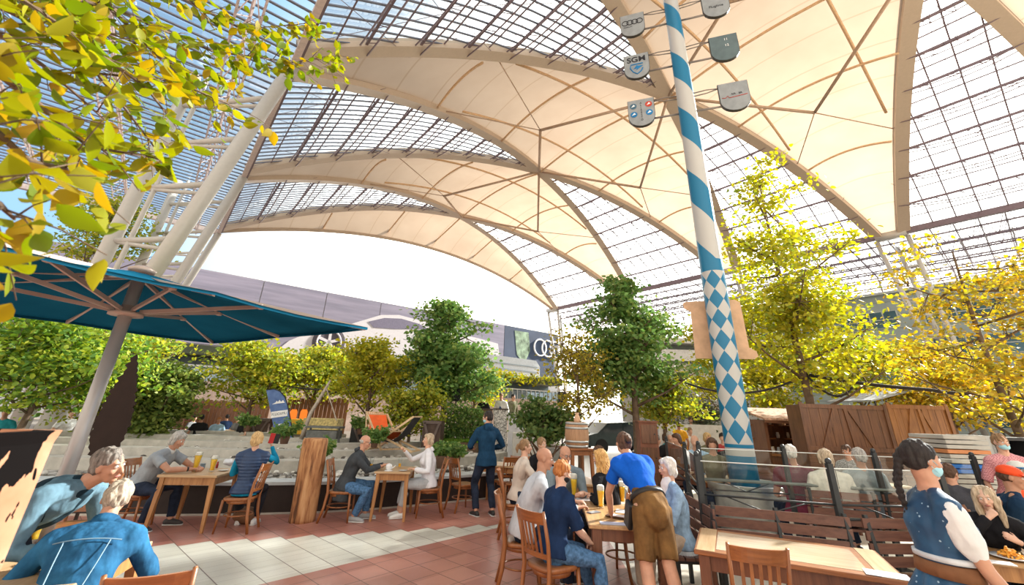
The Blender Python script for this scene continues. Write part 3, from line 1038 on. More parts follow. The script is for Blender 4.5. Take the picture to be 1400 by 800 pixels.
def make_chair(label, group=None, seat_mat=None):
    """bistro chair; seat centre at the origin, front +Y"""
    wm = w_('chairz'); wx = w_('chairx')
    t = thing('bistro_chair', label, 'chair', group=group)
    # seat: rounded, slightly dished
    mb = MB(); n = 24
    def ring(sc, z):
        pts = []
        for i in range(n):
            a = 2 * PI * i / n
            x = math.copysign(abs(math.cos(a)) ** .55, math.cos(a)) * .205 * sc
            y = math.copysign(abs(math.sin(a)) ** .55, math.sin(a)) * .205 * sc
            x *= 1 + .08 * (y / .2)
            pts.append((x, y, z))
        return pts
    rs = [ring(.94, .412), ring(1, .425), ring(1, .447), ring(.96, .457), ring(.6, .450), ring(.1, .447)]
    vs = [p for r_ in rs for p in r_]; fs = [tuple(range(n))[::-1], tuple(range(5 * n, 6 * n))]
    for i in range(5):
        for k in range(n): fs.append((i * n + k, i * n + (k + 1) % n, (i + 1) * n + (k + 1) % n, (i + 1) * n + k))
    mb._add(vs, fs); mb.obj('seat', seat_mat or wx, t, True)
    mb = MB(); mb.loft([(0, 0, .375), (0, 0, .42)], [(.185, .185)] * 2, 20, round_=False); mb.obj('seat_frame', wm, t, True)
    for s in (-1, 1):
        mb = MB(); mb.loft([(.175 * s, .175, .43), (.18 * s, .185, .2), (.185 * s, .20, 0)], [.021, .018, .014], 8, round_=False); mb.obj('leg', wm, t, True)
        mb = MB()
        mb.loft([(.20 * s, -.275, 0), (.185 * s, -.215, .22), (.178 * s, -.19, .44), (.188 * s, -.215, .66), (.198 * s, -.285, .925)],
                [(.016, .020), (.018, .022), (.018, .025), (.016, .021), (.013, .017)], 8, round_=False); mb.obj('back_leg', wm, t, True)
    # top rail, curved backwards
    def arc(z0, z1, y0, y1, dep, hw, th):
        mb = MB(); vs = []; m = 10
        for i in range(m + 1):
            x = -hw + 2 * hw * i / m; c = dep * (1 - (x / hw) ** 2)
            for z, y in ((z0, y0), (z1, y1)):
                vs.append((x, y - c - th / 2, z)); vs.append((x, y - c + th / 2, z))
        fs = []
        for i in range(m):
            a = i * 4; b = a + 4
            fs += [(a, b, b + 2, a + 2), (a + 1, a + 3, b + 3, b + 1), (a + 2, b + 2, b + 3, a + 3), (a, a + 1, b + 1, b)]
        fs += [(0, 2, 3, 1), (m * 4, m * 4 + 1, m * 4 + 3, m * 4 + 2)]
        mb._add(vs, fs); return mb
    arc(.815, .915, -.252, -.282, .045, .196, .02).obj('top_rail', wx, t)
    arc(.535, .575, -.198, -.203, .03, .180, .018).obj('lower_rail', wx, t)
    for i in range(5):
        x = -.112 + .056 * i; c = (1 - (x / .19) ** 2)
        mb = MB(); mb.beam((x, -.200 - .03 * c, .57), (x * 1.06, -.252 - .045 * c, .82), .024, .010, up=(0, 1, 0)); mb.obj('slat', wm, t)
    mb = MB(); ringp = [(.185 * math.cos(a), .19 * math.sin(a) - .015, .22) for a in np.linspace(0, 2 * PI, 25)]
    mb.tube(ringp, .010, 6); mb.obj('stretcher', wm, t, True)
    return t

def make_table(label, lx, ly, h=.75, legw=.065, mats=('topx', 'pinez'), ap=.11, inset=.03, taper=.6, over=.02, group=None, block=False):
    t = thing('wooden_table', label, 'table', group=group)
    mb = MB(); mb.box((0, 0, h - .0175), (lx, ly, .035), bev=.006); mb.obj('tabletop', w_(mats[0]), t)
    for i in range(2):
        pass
    x, y = lx / 2 - inset - legw / 2, ly / 2 - inset - legw / 2
    for sx in (-1, 1):
        for sy in (-1, 1):
            mb = MB(); d = .03 if taper < 1 else 0
            if block:
                mb.box((sx * x, sy * y, (h - .035) / 2 + .0), (legw, legw, h - .036), bev=.006)
                mb.box((sx * x, sy * y, .30), (legw + .012, legw + .012, .02))
            else:
                mb.beam((sx * (x + d), sy * (y + d), 0), (sx * x, sy * y, h - .035 - ap * .9), legw * taper, legw * taper, legw, legw, up=(0, 1, 0))
                mb.box((sx * x, sy * y, h - .035 - ap / 2), (legw, legw, ap))
            mb.obj('leg', w_(mats[1]), t)
    mb = MB()
    for s in (-1, 1):
        mb.box((0, s * y, h - .035 - ap / 2), (2 * x, .022, ap - .01)); mb.box((s * x, 0, h - .035 - ap / 2), (.022, 2 * y, ap - .01))
    mb.obj('apron', w_(mats[1]), t)
    return t

def beer_mat():
    if 'beer' in _mats: return _mats['beer']
    m, nt, out = new_mat('beer')
    tc = nt.nodes.new('ShaderNodeTexCoord'); sx = nt.nodes.new('ShaderNodeSeparateXYZ'); nt.links.new(tc.outputs['Object'], sx.inputs[0])
    b = principled(nt, out, (1, .58, .04), .15, 0, None, .5)
    b.inputs['Subsurface Weight'].default_value = .6
    b.inputs['Subsurface Radius'].default_value = (.05, .03, .005)
    b.inputs['Subsurface Scale'].default_value = 1
    _mats['beer'] = m
    return m
def glass_mat():
    if 'drinking glass' in _mats: return _mats['drinking glass']
    m, nt, out = new_mat('drinking glass')
    t = nt.nodes.new('ShaderNodeBsdfTransparent'); t.inputs[0].default_value = (.97, .98, .98, 1)
    g = nt.nodes.new('ShaderNodeBsdfGlossy'); g.inputs['Roughness'].default_value = .05
    lw = nt.nodes.new('ShaderNodeLayerWeight'); lw.inputs[0].default_value = .2
    mx = nt.nodes.new('ShaderNodeMixShader')
    nt.links.new(mth(nt, 'MULTIPLY', lw.outputs['Facing'], .5), mx.inputs[0]); nt.links.new(t.outputs[0], mx.inputs[1]); nt.links.new(g.outputs[0], mx.inputs[2])
    nt.links.new(mx.outputs[0], out.inputs[0]); _mats['drinking glass'] = m
    return m
def beer_glass(label, loc, h=.21, fill=.72, liquid=None, foam=True, r=.036, group=None, name='beer_glass', foamh=None):
    t = thing(name, label, 'glass', loc, 0, group)
    pr = [(r * .82, 0), (r * .80, .02), (r * .74, .05), (r * .95, h * .6), (r * 1.12, h * .85), (r * 1.06, h)]
    mb = MB(); mb.lathe(pr + [(r * 1.02, h), (r * 1.08, h * .85), (r * .90, h * .6), (r * .70, .05), (0, .03)], n=20, cap=False); mb.lathe([(0, 0), (r * .82, 0)], n=20, cap=False)
    mb.obj('glass_body', glass_mat(), t, True)
    def rr(z):
        for (a, za), (b, zb) in zip(pr[:-1], pr[1:]):
            if za <= z <= zb: return (a + (b - a) * (z - za) / (zb - za)) - .003
        return pr[-1][0] - .003
    zt = h * fill
    zs = np.linspace(.022, zt, 8)
    mb = MB(); mb.lathe([(rr(z), z) for z in zs], n=20); mb.obj('beer', liquid or beer_mat(), t, True)
    if foam:
        zf = np.linspace(zt + .0005, foamh or h * .97, 4)
        mb = MB(); mb.lathe([(rr(z), z) for z in zf] + [(rr(zf[-1]) * .7, zf[-1] + .012)], n=20); mb.obj('foam', plain('beer foam', (.93, .89, .78), .8, bmp=.3), t, True)
    return t
def lathe_thing(name, label, cat, loc, pr, mat, n=20, group=None):
    mb = MB(); mb.lathe(pr, n=n); o = mb.obj(name, mat, None, True, loc); return tag(o, label, cat, group)
# ------------------------------------------------------------------ the people
def make_people():
    sk = [skin_mat((.62, .36, .25), 'skin light'), skin_mat((.55, .29, .19), 'skin warm'), skin_mat((.48, .25, .16), 'skin tan'), skin_mat((.68, .42, .31), 'skin pale')]
    grey = hair_mat((.55, .52, .48), 'hair grey'); blond = hair_mat((.72, .50, .24), 'hair blond', (.40, .24, .10)); brown = hair_mat((.12, .06, .035), 'hair brown')
    dark = hair_mat((.03, .022, .02), 'hair black brown'); ginger = hair_mat((.55, .22, .06), 'hair ginger', (.30, .10, .03)); salt = hair_mat((.26, .22, .19), 'hair salt and pepper', (.07, .06, .05))
    white = hair_mat((.78, .74, .68), 'hair white', (.45, .42, .38)); lbrown = hair_mat((.34, .20, .10), 'hair light brown'); ash = hair_mat((.62, .50, .36), 'hair ash blond', (.30, .22, .14))
    navy = fabric('navy cotton', (.018, .035, .085)); black = fabric('black cotton', (.015, .015, .018)); jean = fabric('blue denim', (.07, .15, .28), .4, .5, mott=30)
    djean = fabric('dark denim', (.02, .028, .05), .3); lw = fabric('white cotton', (.72, .72, .72), .06); greyp = fabric('grey polo cotton', (.30, .33, .36), .1)
    maskm = plain('pale blue surgical mask', (.35, .62, .70), .7); maskb = plain('black cloth mask', (.02, .02, .022), .8)
    wshoe = plain('white trainer', (.72, .72, .70), .5); gshoe = plain('grey trainer', (.32, .33, .34), .6)
    P = {}
    F = face_to
    ex, ey = 1, 0
    # table 1
    p = person('person', 'grey haired man in grey polo shirt leaning elbows on the table beside two beers', (-5.62, 7.42), F(1, .02), lean=24, bend=12, head=(0, 24, 0),
               lh=(-4.93, 7.62, .80), rh=(-4.93, 7.42, .80), lf=(-5.15, 7.62, .09), rf=(-5.3, 7.25, .09), k=1.06, skin=sk[1], hair=('bob', grey), top=greyp, sleeve='short', bottom=djean,
               collar=plain('pale collar', (.62, .62, .6), .8), gut=.03, lcurl=.9, rcurl=.9, width=1.05, lelb=Vector((-.9, .2, -.6)), relb=Vector((.9, .2, -.6)))
    b = MB(); w = p['RW']; d = (p['RW'] - p['RE']).normalized(); b.loft([w - d * .045, w - d * .02], [.033, .033], 12, round_=False); b.obj('wristwatch', plain('black watch', (.02, .02, .02), .3), p['root'], True)
    phone_pt = at(377, 601, D=7.83)
    quilt, nt, out = new_mat('quilted navy vest')
    v = coords(nt); wv = nt.nodes.new('ShaderNodeTexWave'); wv.wave_type = 'BANDS'; wv.bands_direction = 'Z'; wv.inputs['Scale'].default_value = 7; wv.inputs['Distortion'].default_value = .6
    nt.links.new(v, wv.inputs[0]); principled(nt, out, (.020, .045, .11), .45, 0, bump(nt, wv.outputs['Fac'], .5, .012), .4)
    p = person('person', 'short haired blond woman in quilted navy vest holding up a phone', (-4.02, 7.46), F(-.30, .95), lean=3, head=(-12, 2, 0), female=True, k=.98,
               lh=(-4.25, 7.75, .82), rh=phone_pt + Vector((-.02, -.02, -.12)), lf=(-4.2, 7.8, .09), rf=(-3.95, 7.82, .09), skin=sk[0], hair=('bob', blond), top=quilt, sleeve='none', bottom=fabric('black jersey', (.02, .02, .025)), shoes=wshoe, relb=Vector((.7, .1, -1)), hn=(0, -1, .2), width=1.12)
    # teal long sleeve under the vest
    teal = fabric('teal jersey', (.01, .22, .38))
    b = MB()
    for S_, E_, W_ in ((p['LS'], p['LE'], p['LW']), (p['RS'], p['RE'], p['RW'])): b.loft([S_, S_.lerp(E_, .5), E_, E_.lerp(W_, .5), W_], [.062, .055, .048, .044, .036], 12)
    b.loft([p['H'] - p['S1'] * .10, p['H'] - p['S1'] * .03], [(.185, .14), (.18, .135)], 16, round_=False)
    o = b.obj('sleeve', teal, p['root']); bake(o, [('REMESH', dict(mode='VOXEL', voxel_size=.012, use_smooth_shade=True)), ('SMOOTH', dict(factor=.5, iterations=3))]); bumpy(o.data, .012, 12)
    # table 2
    hood = fabric('charcoal fleece', (.055, .062, .07))
    p = person('person', 'bald man in long charcoal hooded coat and blue jeans at a small table', (-2.74, 8.24), F(1, .12), lean=14, bend=10, head=(0, 16, 0), lh=(-2.2, 8.55, .82), rh=(-2.2, 8.36, .82),
               lf=(-2.38, 8.4, .09), rf=(-2.50, 8.16, .09), k=1.0, skin=sk[1], hair=('fringe', grey), top=hood, bottom=jean, shoes=gshoe, glasses=True, lcurl=.8, rcurl=.8, width=1.06, seat=.44)
    b = MB(); b.loft([p['NB'] - p['F'] * .05 - p['S2'] * .035, p['NB'] - p['F'] * .085 - p['S2'] * .0, p['NB'] - p['F'] * .055 + p['S2'] * .045], [(.07, .03), (.085, .04), (.07, .03)], 12, side=p['Xs'])
    # hanging coat tail
    b.loft([p['H'] + p['S1'] * .12, p['H'] - Vector((0, .02, .10)), p['H'] + Vector((0, -.03, -.24))], [(.175, .135), (.20, .17), (.19, .15)], 16, side=(1, 0, 0), round_=False)
    o = b.obj('coat_tail', hood, p['root']); bake(o, [('REMESH', dict(mode='VOXEL', voxel_size=.012, use_smooth_shade=True)), ('SMOOTH', dict(factor=.5, iterations=3))]); bumpy(o.data, .014, 9)
    wool = fabric('white hoodie fleece', (.70, .70, .74), .06)
    p = person('person', 'blond woman in white hoodie raising one hand over the small table', (-1.40, 8.76), F(-.93, -.25), lean=6, head=(6, 2, 0), female=True, k=1.0, lh=(-1.62, 8.42, .78), rh=at(553, 616, D=8.75),
               lf=(-1.80, 8.52, .09), rf=(-1.86, 8.66, .09), skin=sk[0], hair=('bob', ash), top=wool, bottom=fabric('pale grey leggings', (.42, .44, .46), .06), shoes=wshoe, legs='crop', rcurl=1.2, width=1.1, seat=.44)
    b = MB(); b.loft([p['NB'] - p['F'] * .05 - p['S2'] * .03, p['NB'] - p['F'] * .08, p['NB'] - p['F'] * .06 + p['S2'] * .03], [(.08, .03), (.09, .04), (.08, .03)], 12, side=p['Xs'])
    b.obj('hood', wool, p['root'], True)
    # standing man
    p = person('person', 'young man standing in dark blue hoodie, black jeans and pale blue mask', (-.36, 8.95), F(-.45, .89), seated=False, lean=2, head=(38, 10, 0), k=1.02,
               lh=(-.66, 9.16, 1.12), rh=(-.26, 9.26, 1.10), lf=(-.50, 8.86, .09), rf=(-.20, 8.95, .09), skin=sk[1], hair=('short', dark), top=fabric('dark blue hoodie', (.012, .045, .095)), bottom=djean, mask=maskm, shoes=plain('black trainer', (.03, .03, .03), .5),
               lelb=Vector((-1, -.5, -.9)), relb=Vector((1, -.5, -.9)))
    b = MB(); b.loft([p['NB'] - p['F'] * .045 - p['S2'] * .10, p['NB'] - p['F'] * .09 - p['S2'] * .03, p['NB'] - p['F'] * .06 + p['S2'] * .045, p['NB'] - p['F'] * .02 + p['S2'] * .05], [(.05, .025), (.10, .045), (.095, .04), (.07, .03)], 12, side=p['Xs'])
    b.obj('hood', fabric('dark blue hoodie', (0, 0, 0)), p['root'], True)
    # ---- table 3 group
    p = person('person', 'bald man in pale grey shirt seated at the tall beers beside the boy', (.26, 5.58), F(1, .02), lean=14, bend=6, head=(-8, 12, 0), lh=(.86, 5.80, .80), rh=(.84, 5.45, .80), lf=(.75, 5.75, .09), rf=(.72, 5.45, .09),
               k=1.06, skin=sk[2], hair=('bald', None), top=fabric('pale grey shirt', (.52, .54, .58), .08), sleeve='long', bottom=djean, gut=.045, width=1.14)
    p = person('person', 'ginger haired boy in navy T-shirt and black mask on the nearest chair', (.50, 4.88), F(.90, .42), lean=6, bend=8, head=(-4, 20, 0), k=.93, lh=(.88, 5.12, .60), rh=(.87, 4.95, .60), lf=(.93, 5.12, .09), rf=(.97, 4.72, .09),
               skin=sk[3], hair=('short', ginger), top=fabric('navy T-shirt', (.014, .032, .085)), sleeve='elbow', bottom=jean, mask=maskb, rcurl=1.0, lcurl=1.0, shoes=gshoe, seat=.47, width=1.05)
    b = MB(); t = p['RA']; 
    p = person('person', 'older man in glasses and grey shirt at the far end of the beer table', (.84, 6.78), F(.05, -1), lean=14, bend=8, head=(18, 16, 0), lh=(.98, 6.2, .82), rh=(.72, 6.15, .82), k=1.02, skin=sk[1], hair=('fringe', salt), top=fabric('grey blue shirt', (.20, .25, .28)), sleeve='roll', bottom=djean, glasses=True, width=1.1, rcurl=1.0, lcurl=1.0)
    p = person('person', 'woman with very long curly blond hair and black top, seen from behind', (1.38, 6.06), F(-.66, .75), lean=10, bend=8, head=(4, 8, 0), female=True, lh=(1.12, 6.1, .80), rh=(1.12, 6.32, .80), skin=sk[0], hair=('curly', hair_mat((.78, .48, .18), 'hair golden', (.42, .22, .07))), top=black, bottom=black, k=1.0)
    cob = fabric('cobalt blue jersey', (.008, .10, .52), .12, .35)
    leather = fabric('brown suede leather', (.16, .085, .030), .4, .5, c2=(.075, .040, .018), mott=5)
    wb = (1.44, 4.70)
    p = person('person', 'waitress in blue shirt and brown knee breeches bending over the beer table', wb, F(-.12, 1), seated=False, hipz=.98, lean=42, bend=10, side=-4, head=(6, -8, 0), k=1.04, female=True, lh=(1.17, 5.26, .79), rh=(1.55, 5.55, .86),
               lf=(1.30, 4.42, .09), rf=(1.52, 4.30, .09), skin=sk[1], hair=('bun', brown), top=cob, sleeve='short', hemlo=.015, bottom=leather, legs='knee', lcurl=.35, world=True, width=.99, lelb=Vector((-1, -.5, .2)), shoes=plain('brown hiking shoe', (.12, .07, .04), .7),
               lknee=Vector((0, 1, 0)), rknee=Vector((0, 1, 0)))
    # belt and holster
    H, S1 = p['H'], p['S1']
    b = MB(); b.loft([H + S1 * .06, H + S1 * .105], [(.182, .142), (.178, .138)], 20, side=(1, 0, 0), round_=False); b.obj('belt', plain('black leather belt', (.025, .022, .02), .4), p['root'], True)
    b = MB(); hb = H + Vector((-.175, .06, .02)); b.box(hb + Vector((-.02, .03, -.12)), (.05, .13, .24), Matrix.Rotation(.35, 3, 'X'), bev=.012); b.obj('waiter_purse', plain('black purse leather', (.02, .02, .02), .35), p['root'])
    b = MB(); b.lathe([(.030, 0), (.032, .012), (.0, .014)], n=16); sh = p['HC'] + p['HM'] @ Vector((0, -.1, .06))
    b2 = MB(); b2.ell(p['hp'](0, -.115, .062), (.036, .03, .036)); b2.loft([p['hp'](-.06, -.05, .09), p['hp'](0, -.10, .085), p['hp'](.06, -.05, .09)], [.008, .009, .008], 8); b2.obj('scrunchie', plain('dark hair clip', (.02, .02, .02), .4), p['root'], True)
    ldenim = fabric('light blue denim', (.26, .38, .52), .22, .6, mott=20)
    p = person('person', 'grey haired woman in light denim jacket seated on the slatted bench', (1.93, 5.36), F(-1, .02), lean=2, bend=6, head=(4, 8, 0), female=True, k=.97, lh=(1.62, 5.25, .88), rh=(1.60, 5.42, .95), lf=(1.5, 5.2, .09), rf=(1.5, 5.42, .09), skin=sk[0], hair=('bob', white), top=ldenim, sleeve='long', bottom=fabric('beige trousers', (.52, .40, .30)), width=1.12, lcurl=.9, rcurl=.9, shoes=plain('beige shoe', (.4, .3, .2), .6))
    b = MB(); cc_ = p['H'] - p['S1'] * .07; nn = 80
    vs = [cc_ + Vector((math.cos(2 * PI * i / nn) * .205, math.sin(2 * PI * i / nn) * .165, z)) for z in (0, 1) for i in range(nn)]
    vs = [v_ if i < nn else Vector((v_.x, v_.y, cc_.z - (.055 if i % 2 else .03))) for i, v_ in enumerate(vs)]
    b._add(vs, [(i, (i + 1) % nn, nn + (i + 1) % nn, nn + i) for i in range(nn)]); b.obj('fringe_hem', fabric('pale fringe', (.6, .66, .7)), p['root'])
    b = MB(); b.loft([p['NB'] - p['S2'] * .12 + p['F'] * .10, p['NB'] + p['F'] * .06, p['NB'] + p['S2'] * .05 + p['F'] * .02], [(.07, .02), (.075, .05), (.062, .055)], 12, side=p['Xs']); b.obj('scarf', fabric('white scarf', (.75, .74, .74)), p['root'], True)
    # second table behind
    p = person('person', 'woman in beige blouse with tied brown hair beyond the bald man', (.22, 7.62), F(1, .05), lean=10, head=(0, 4, 0), female=True, skin=sk[0], hair=('pony', lbrown), top=fabric('beige linen', (.60, .52, .45), .08), bottom=djean, lh=(.75, 7.7, .8), rh=(.75, 7.5, .8), k=1.0)
    p = person('person', 'fair haired man in dark shirt half hidden behind the beige blouse woman', (.62, 8.55), F(.5, -.8), lean=8, skin=sk[0], hair=('short', lbrown), top=black, bottom=djean, vox=.02, k=.98)
    p = person('person', 'dark haired man leaning behind the curly haired woman', (1.88, 7.75), F(-1, -.1), lean=22, bend=12, head=(0, 20, 0), skin=sk[1], hair=('short', brown), top=fabric('grey marl', (.33, .33, .34)), bottom=djean, vox=.012)
    # ---- left couple
    dj = fabric('bright denim jacket', (.020, .095, .19), .45, .7, mott=7, c2=(.010, .05, .11))
    p = person('person', 'pale haired man in blue denim jacket with his back turned', (-2.60, 3.12), F(-.42, .9), lean=20, bend=22, head=(10, 26, 6), k=.98, lh=(-3.0, 3.35, .80), rh=(-2.6, 3.65, .80), skin=sk[2], hair=('short', hair_mat((.48, .40, .31), 'hair pale grey blond', (.22, .18, .13))), top=dj, bottom=djean, width=1.14, seat=.44, lf=(-2.8, 3.5, .09), rf=(-2.6, 3.55, .09))
    st = plain('pale stitching', (.16, .26, .34), .7); S2, NB, Xs, Fv, C, SH = p['S2'], p['NB'], p['Xs'], p['F'], p['C'], p['SH']
    b = MB()
    def back(u, v): # u across, v up from C
        return C + S2 * v + Xs * u - Fv * (.150 * math.sqrt(max(0, 1 - (u / .27) ** 2)))
    for sg in (-1, 1):
        b.tube([back(.115 * sg, .12), back(.105 * sg, .0), back(.09 * sg, -.14)], .0035, 4)
    b.tube([back(u, .125) for u in np.linspace(-.17, .17, 9)], .0035, 4)
    b.obj('stitching', st, p['root'])
    b = MB(); b.loft([NB - S2 * .02, NB + S2 * .045], [(.088, .085), (.078, .078)], 16, round_=False); b.obj('collar', dj, p['root'], True)
    p = person('person', 'grey haired man in dark vest and denim shirt stooping towards his neighbour', (-3.50, 3.44), F(1, .08), seated=False, hipz=.90, lean=54, bend=6, head=(0, 6, 8), k=1.03, lh=(-2.85, 3.75, .82), rh=(-2.9, 3.35, .82), skin=sk[2], hair=('short', salt), top=fabric('washed denim shirt', (.12, .21, .27), .25), bottom=djean, width=1.12, lf=(-3.6, 3.62, .09), rf=(-3.6, 3.3, .09))
    b = MB(); pr = [(p['H'] - p['S1'] * .04, .178, .135), (p['H'] + p['S1'] * .12, .165, .13), (p['C'], .175, .14), (p['C'] + p['S2'] * .11, .19, .145), (p['C'] + p['S2'] * .18, .175, .128), (p['SH'] - p['S2'] * .01, .12, .10)]
    b.loft([q for q, _, _ in pr], [(a * 1.1, c * 1.06) for _, a, c in pr], 18, side=p['Xs']); o = b.obj('vest', fabric('dark teal vest', (.012, .030, .045)), p['root'])
    bake(o, [('REMESH', dict(mode='VOXEL', voxel_size=.012, use_smooth_shade=True))]); bumpy(o.data, .014, 9)
    # ---- right group
    dn = (2.54, 2.86)
    dfab, nt, out = new_mat('blue patterned dirndl cloth')
    v = coords(nt); vo = nt.nodes.new('ShaderNodeTexVoronoi'); vo.inputs['Scale'].default_value = 26; nt.links.new(v, vo.inputs['Vector'])
    dc = ramp(nt, noise(nt, v, 5, 3), ((.35, (.007, .035, .09)), (.65, (.02, .095, .20))))
    dc = mixrgb(nt, mth(nt, 'LESS_THAN', vo.outputs['Distance'], .13), dc, (.35, .50, .62))
    principled(nt, out, dc, .55, 0, bump(nt, noise(nt, v, 9, 2), .4, .02))
    p = person('person', 'dark haired waitress in blue dirndl with white puffed sleeves and mask', dn, F(.92, -.32), seated=False, hipz=.90, lean=3, head=(12, 6, 0), female=True, k=.97, lh=(2.95, 3.1, .90), rh=(2.78, 2.64, .72), skin=sk[1], hair=('braid', dark), top=dfab, sleeve='none', hemlo=.08, bottom=None, mask=maskm, width=.95,
               lf=(2.65, 2.95, .09), rf=(2.62, 2.75, .09), relb=Vector((.12, -.7, -1)))
    k = .97
    for S_, E_ in ((p['LS'], p['LE']), (p['RS'], p['RE'])):
        b = MB(); b.loft([S_ + (S_ - p['SH']) * .12 + Vector((0, 0, -.005)), S_.lerp(E_, .25), S_.lerp(E_, .55), S_.lerp(E_, .68)], [.060, .070, .066, .053], 14)
        o = b.obj('puff_sleeve', lw, p['root']); bake(o, [('REMESH', dict(mode='VOXEL', voxel_size=.010, use_smooth_shade=True)), ('SMOOTH', dict(factor=.5, iterations=3))]); bumpy(o.data, .016, 16, (1, 1, .35))
    b = MB(); H = p['H']; S1 = p['S1']; vs = []
    prf = [(.138, .125, .12), (.19, .17, .02), (.30, .27, -.15), (.38, .36, -.45), (.42, .40, -.62)]
    n = 60; rws = []
    for rx, ry, z in prf:
        rws.append([H + Vector(((rx + .02 * (z < .1) * math.sin(i * 2 * PI * 10 / n)) * math.cos(2 * PI * i / n), (ry + .02 * (z < .1) * math.sin(i * 2 * PI * 10 / n)) * math.sin(2 * PI * i / n), z)) for i in range(n)])
    vs = [q for r_ in rws for q in r_]; fs = [(i * n + j, (i + 1) * n + j, (i + 1) * n + (j + 1) % n, i * n + (j + 1) % n) for i in range(len(prf) - 1) for j in range(n)]
    b._add(vs, fs); b.obj('skirt', dfab, p['root'], True)
    b = MB(); b.loft([H + S1 * .10, H + S1 * .165], [(.168, .145), (.156, .138)], 24, side=(1, 0, 0), round_=False); b.obj('apron_band', fabric('brown leather belt cloth', (.22, .10, .05)), p['root'], True)
    b = MB(); b.loft([H + S1 * .175, H + S1 * .20], [(.152, .140), (.150, .142)], 24, side=(1, 0, 0), round_=False); b.obj('ribbon', fabric('white lace ribbon', (.6, .62, .65)), p['root'], True)
    g = at(1352, 692, D=4.5)
    p = person('person', 'girl with long blond hair and black sleeves covering her mouth with her hand', (g.x + .12, 4.62), F(-.72, -.66), lean=12, bend=10, head=(0, 8, 4), female=True, k=.88, rh=(g.x - .14, 4.40, 1.02), lh=(g.x - .02, 4.32, .85), skin=sk[3], hair=('front', ash), top=black, bottom=djean, rcurl=1.2, hn=(0, 1, .4), relb=Vector((.8, .4, -1)), lelb=Vector((-.6, .4, -1)), seat=.47)
    red = plain('orange red cap cloth', (.78, .08, .02), .7)
    q = at(1388, 655, D=5.15)
    p = person('person', 'man in orange red baseball cap and navy T-shirt next to the girl', (q.x - .10, 5.28), F(.75, -.62), lean=8, bend=6, head=(-10, 10, 0), k=1.04, skin=sk[2], hair=('cap', brown), top=fabric('navy jersey', (.012, .035, .075)), sleeve='short', bottom=djean, rh=(q.x + .5, 4.95, .82), lh=(q.x - .55, 5.0, 1.02), extra=dict(cap=red), width=1.1, lelb=Vector((-.3, -1, .1)))
    q = at(1375, 641, D=6.0)
    p = person('person', 'man in white and blue cap beyond the orange cap', (q.x + .15, 6.1), F(.3, -.9), head=(-30, 0, 0), k=1.02, skin=sk[1], hair=('cap', brown), top=red, bottom=djean, extra=dict(cap=plain('white cap cloth', (.7, .7, .66), .7), brim=plain('blue cap brim', (.03, .16, .36), .6)), vox=.012)
    q = at(1362, 606, D=6.4)
    chk, nt, out = new_mat('pink checked shirt')
    ck = nt.nodes.new('ShaderNodeTexChecker'); ck.inputs['Scale'].default_value = 60; ck.inputs[1].default_value = (.66, .32, .33, 1); ck.inputs[2].default_value = (.45, .17, .20, 1); nt.links.new(coords(nt), ck.inputs[0]); principled(nt, out, ck.outputs[0], .8)
    p = person('person', 'waitress in pink checked shirt and pale blue mask standing by the racks', (q.x, 6.4), F(-.25, -.95), seated=False, head=(0, 6, 0), female=True, k=.98, skin=sk[0], hair=('short', lbrown), top=chk, sleeve='elbow', bottom=djean, mask=maskm, vox=.011, width=1.1)
    q = at(1300, 648, D=5.9)
    p = person('person', 'brown haired diner in dark jacket behind the dirndl waitress', (q.x, 5.95), F(.6, .5), lean=14, bend=12, head=(-20, 20, 0), skin=sk[1], hair=('short', brown), top=fabric('dark grey jacket', (.06, .06, .07)), bottom=djean, vox=.012, k=.98)
    # backs on the second bench row
    for (px, py, D, nm, hr, tp, hh) in ((1082, 625, 7.1, 'white haired man in burgundy shirt seated behind the glass screen', white, fabric('burgundy cotton', (.17, .035, .06)), 'short'),
                                    (1130, 632, 6.75, 'man in cream shirt seated between burgundy and grey shirts', ash, fabric('cream shirt', (.60, .58, .50)), 'bob'),
                                    (1176, 630, 6.9, 'grey haired man in steel grey shirt behind the glass screen', grey, fabric('steel grey shirt', (.26, .31, .34)), 'short')):
        q = at(px, py, D=D)
        person('person', nm, (q.x + .03, D + .02), F(.25, .95), lean=4, head=(10 if px > 1100 else -20, 4, 0), skin=sk[1], hair=(hh, hr), top=tp, sleeve='short', bottom=djean, vox=.012, width=1.12, k=max(.9, min(1.08, (q.z - .36) / .85)))
    q = at(1158, 607, D=9.2)
    person('person', 'person in patterned grey shirt seated at the far table near the shed', (q.x, 9.2), F(-.7, -.5), lean=10, skin=sk[1], hair=('short', brown), top=fabric('patterned grey shirt', (.3, .3, .3), .6, mott=60), bottom=djean, vox=.02, sleeve='short')
    # ---- far diners on the right
    cols = dict(bk=(.02, .02, .022), ye=(.75, .38, .03), wt=(.7, .7, .7), te=(.03, .28, .33), lb=(.33, .50, .66), rd=(.42, .06, .06), gr=(.2, .21, .22), ol=(.14, .13, .08), nv=(.02, .04, .10), pk=(.55, .3, .3), br=(.18, .10, .06))
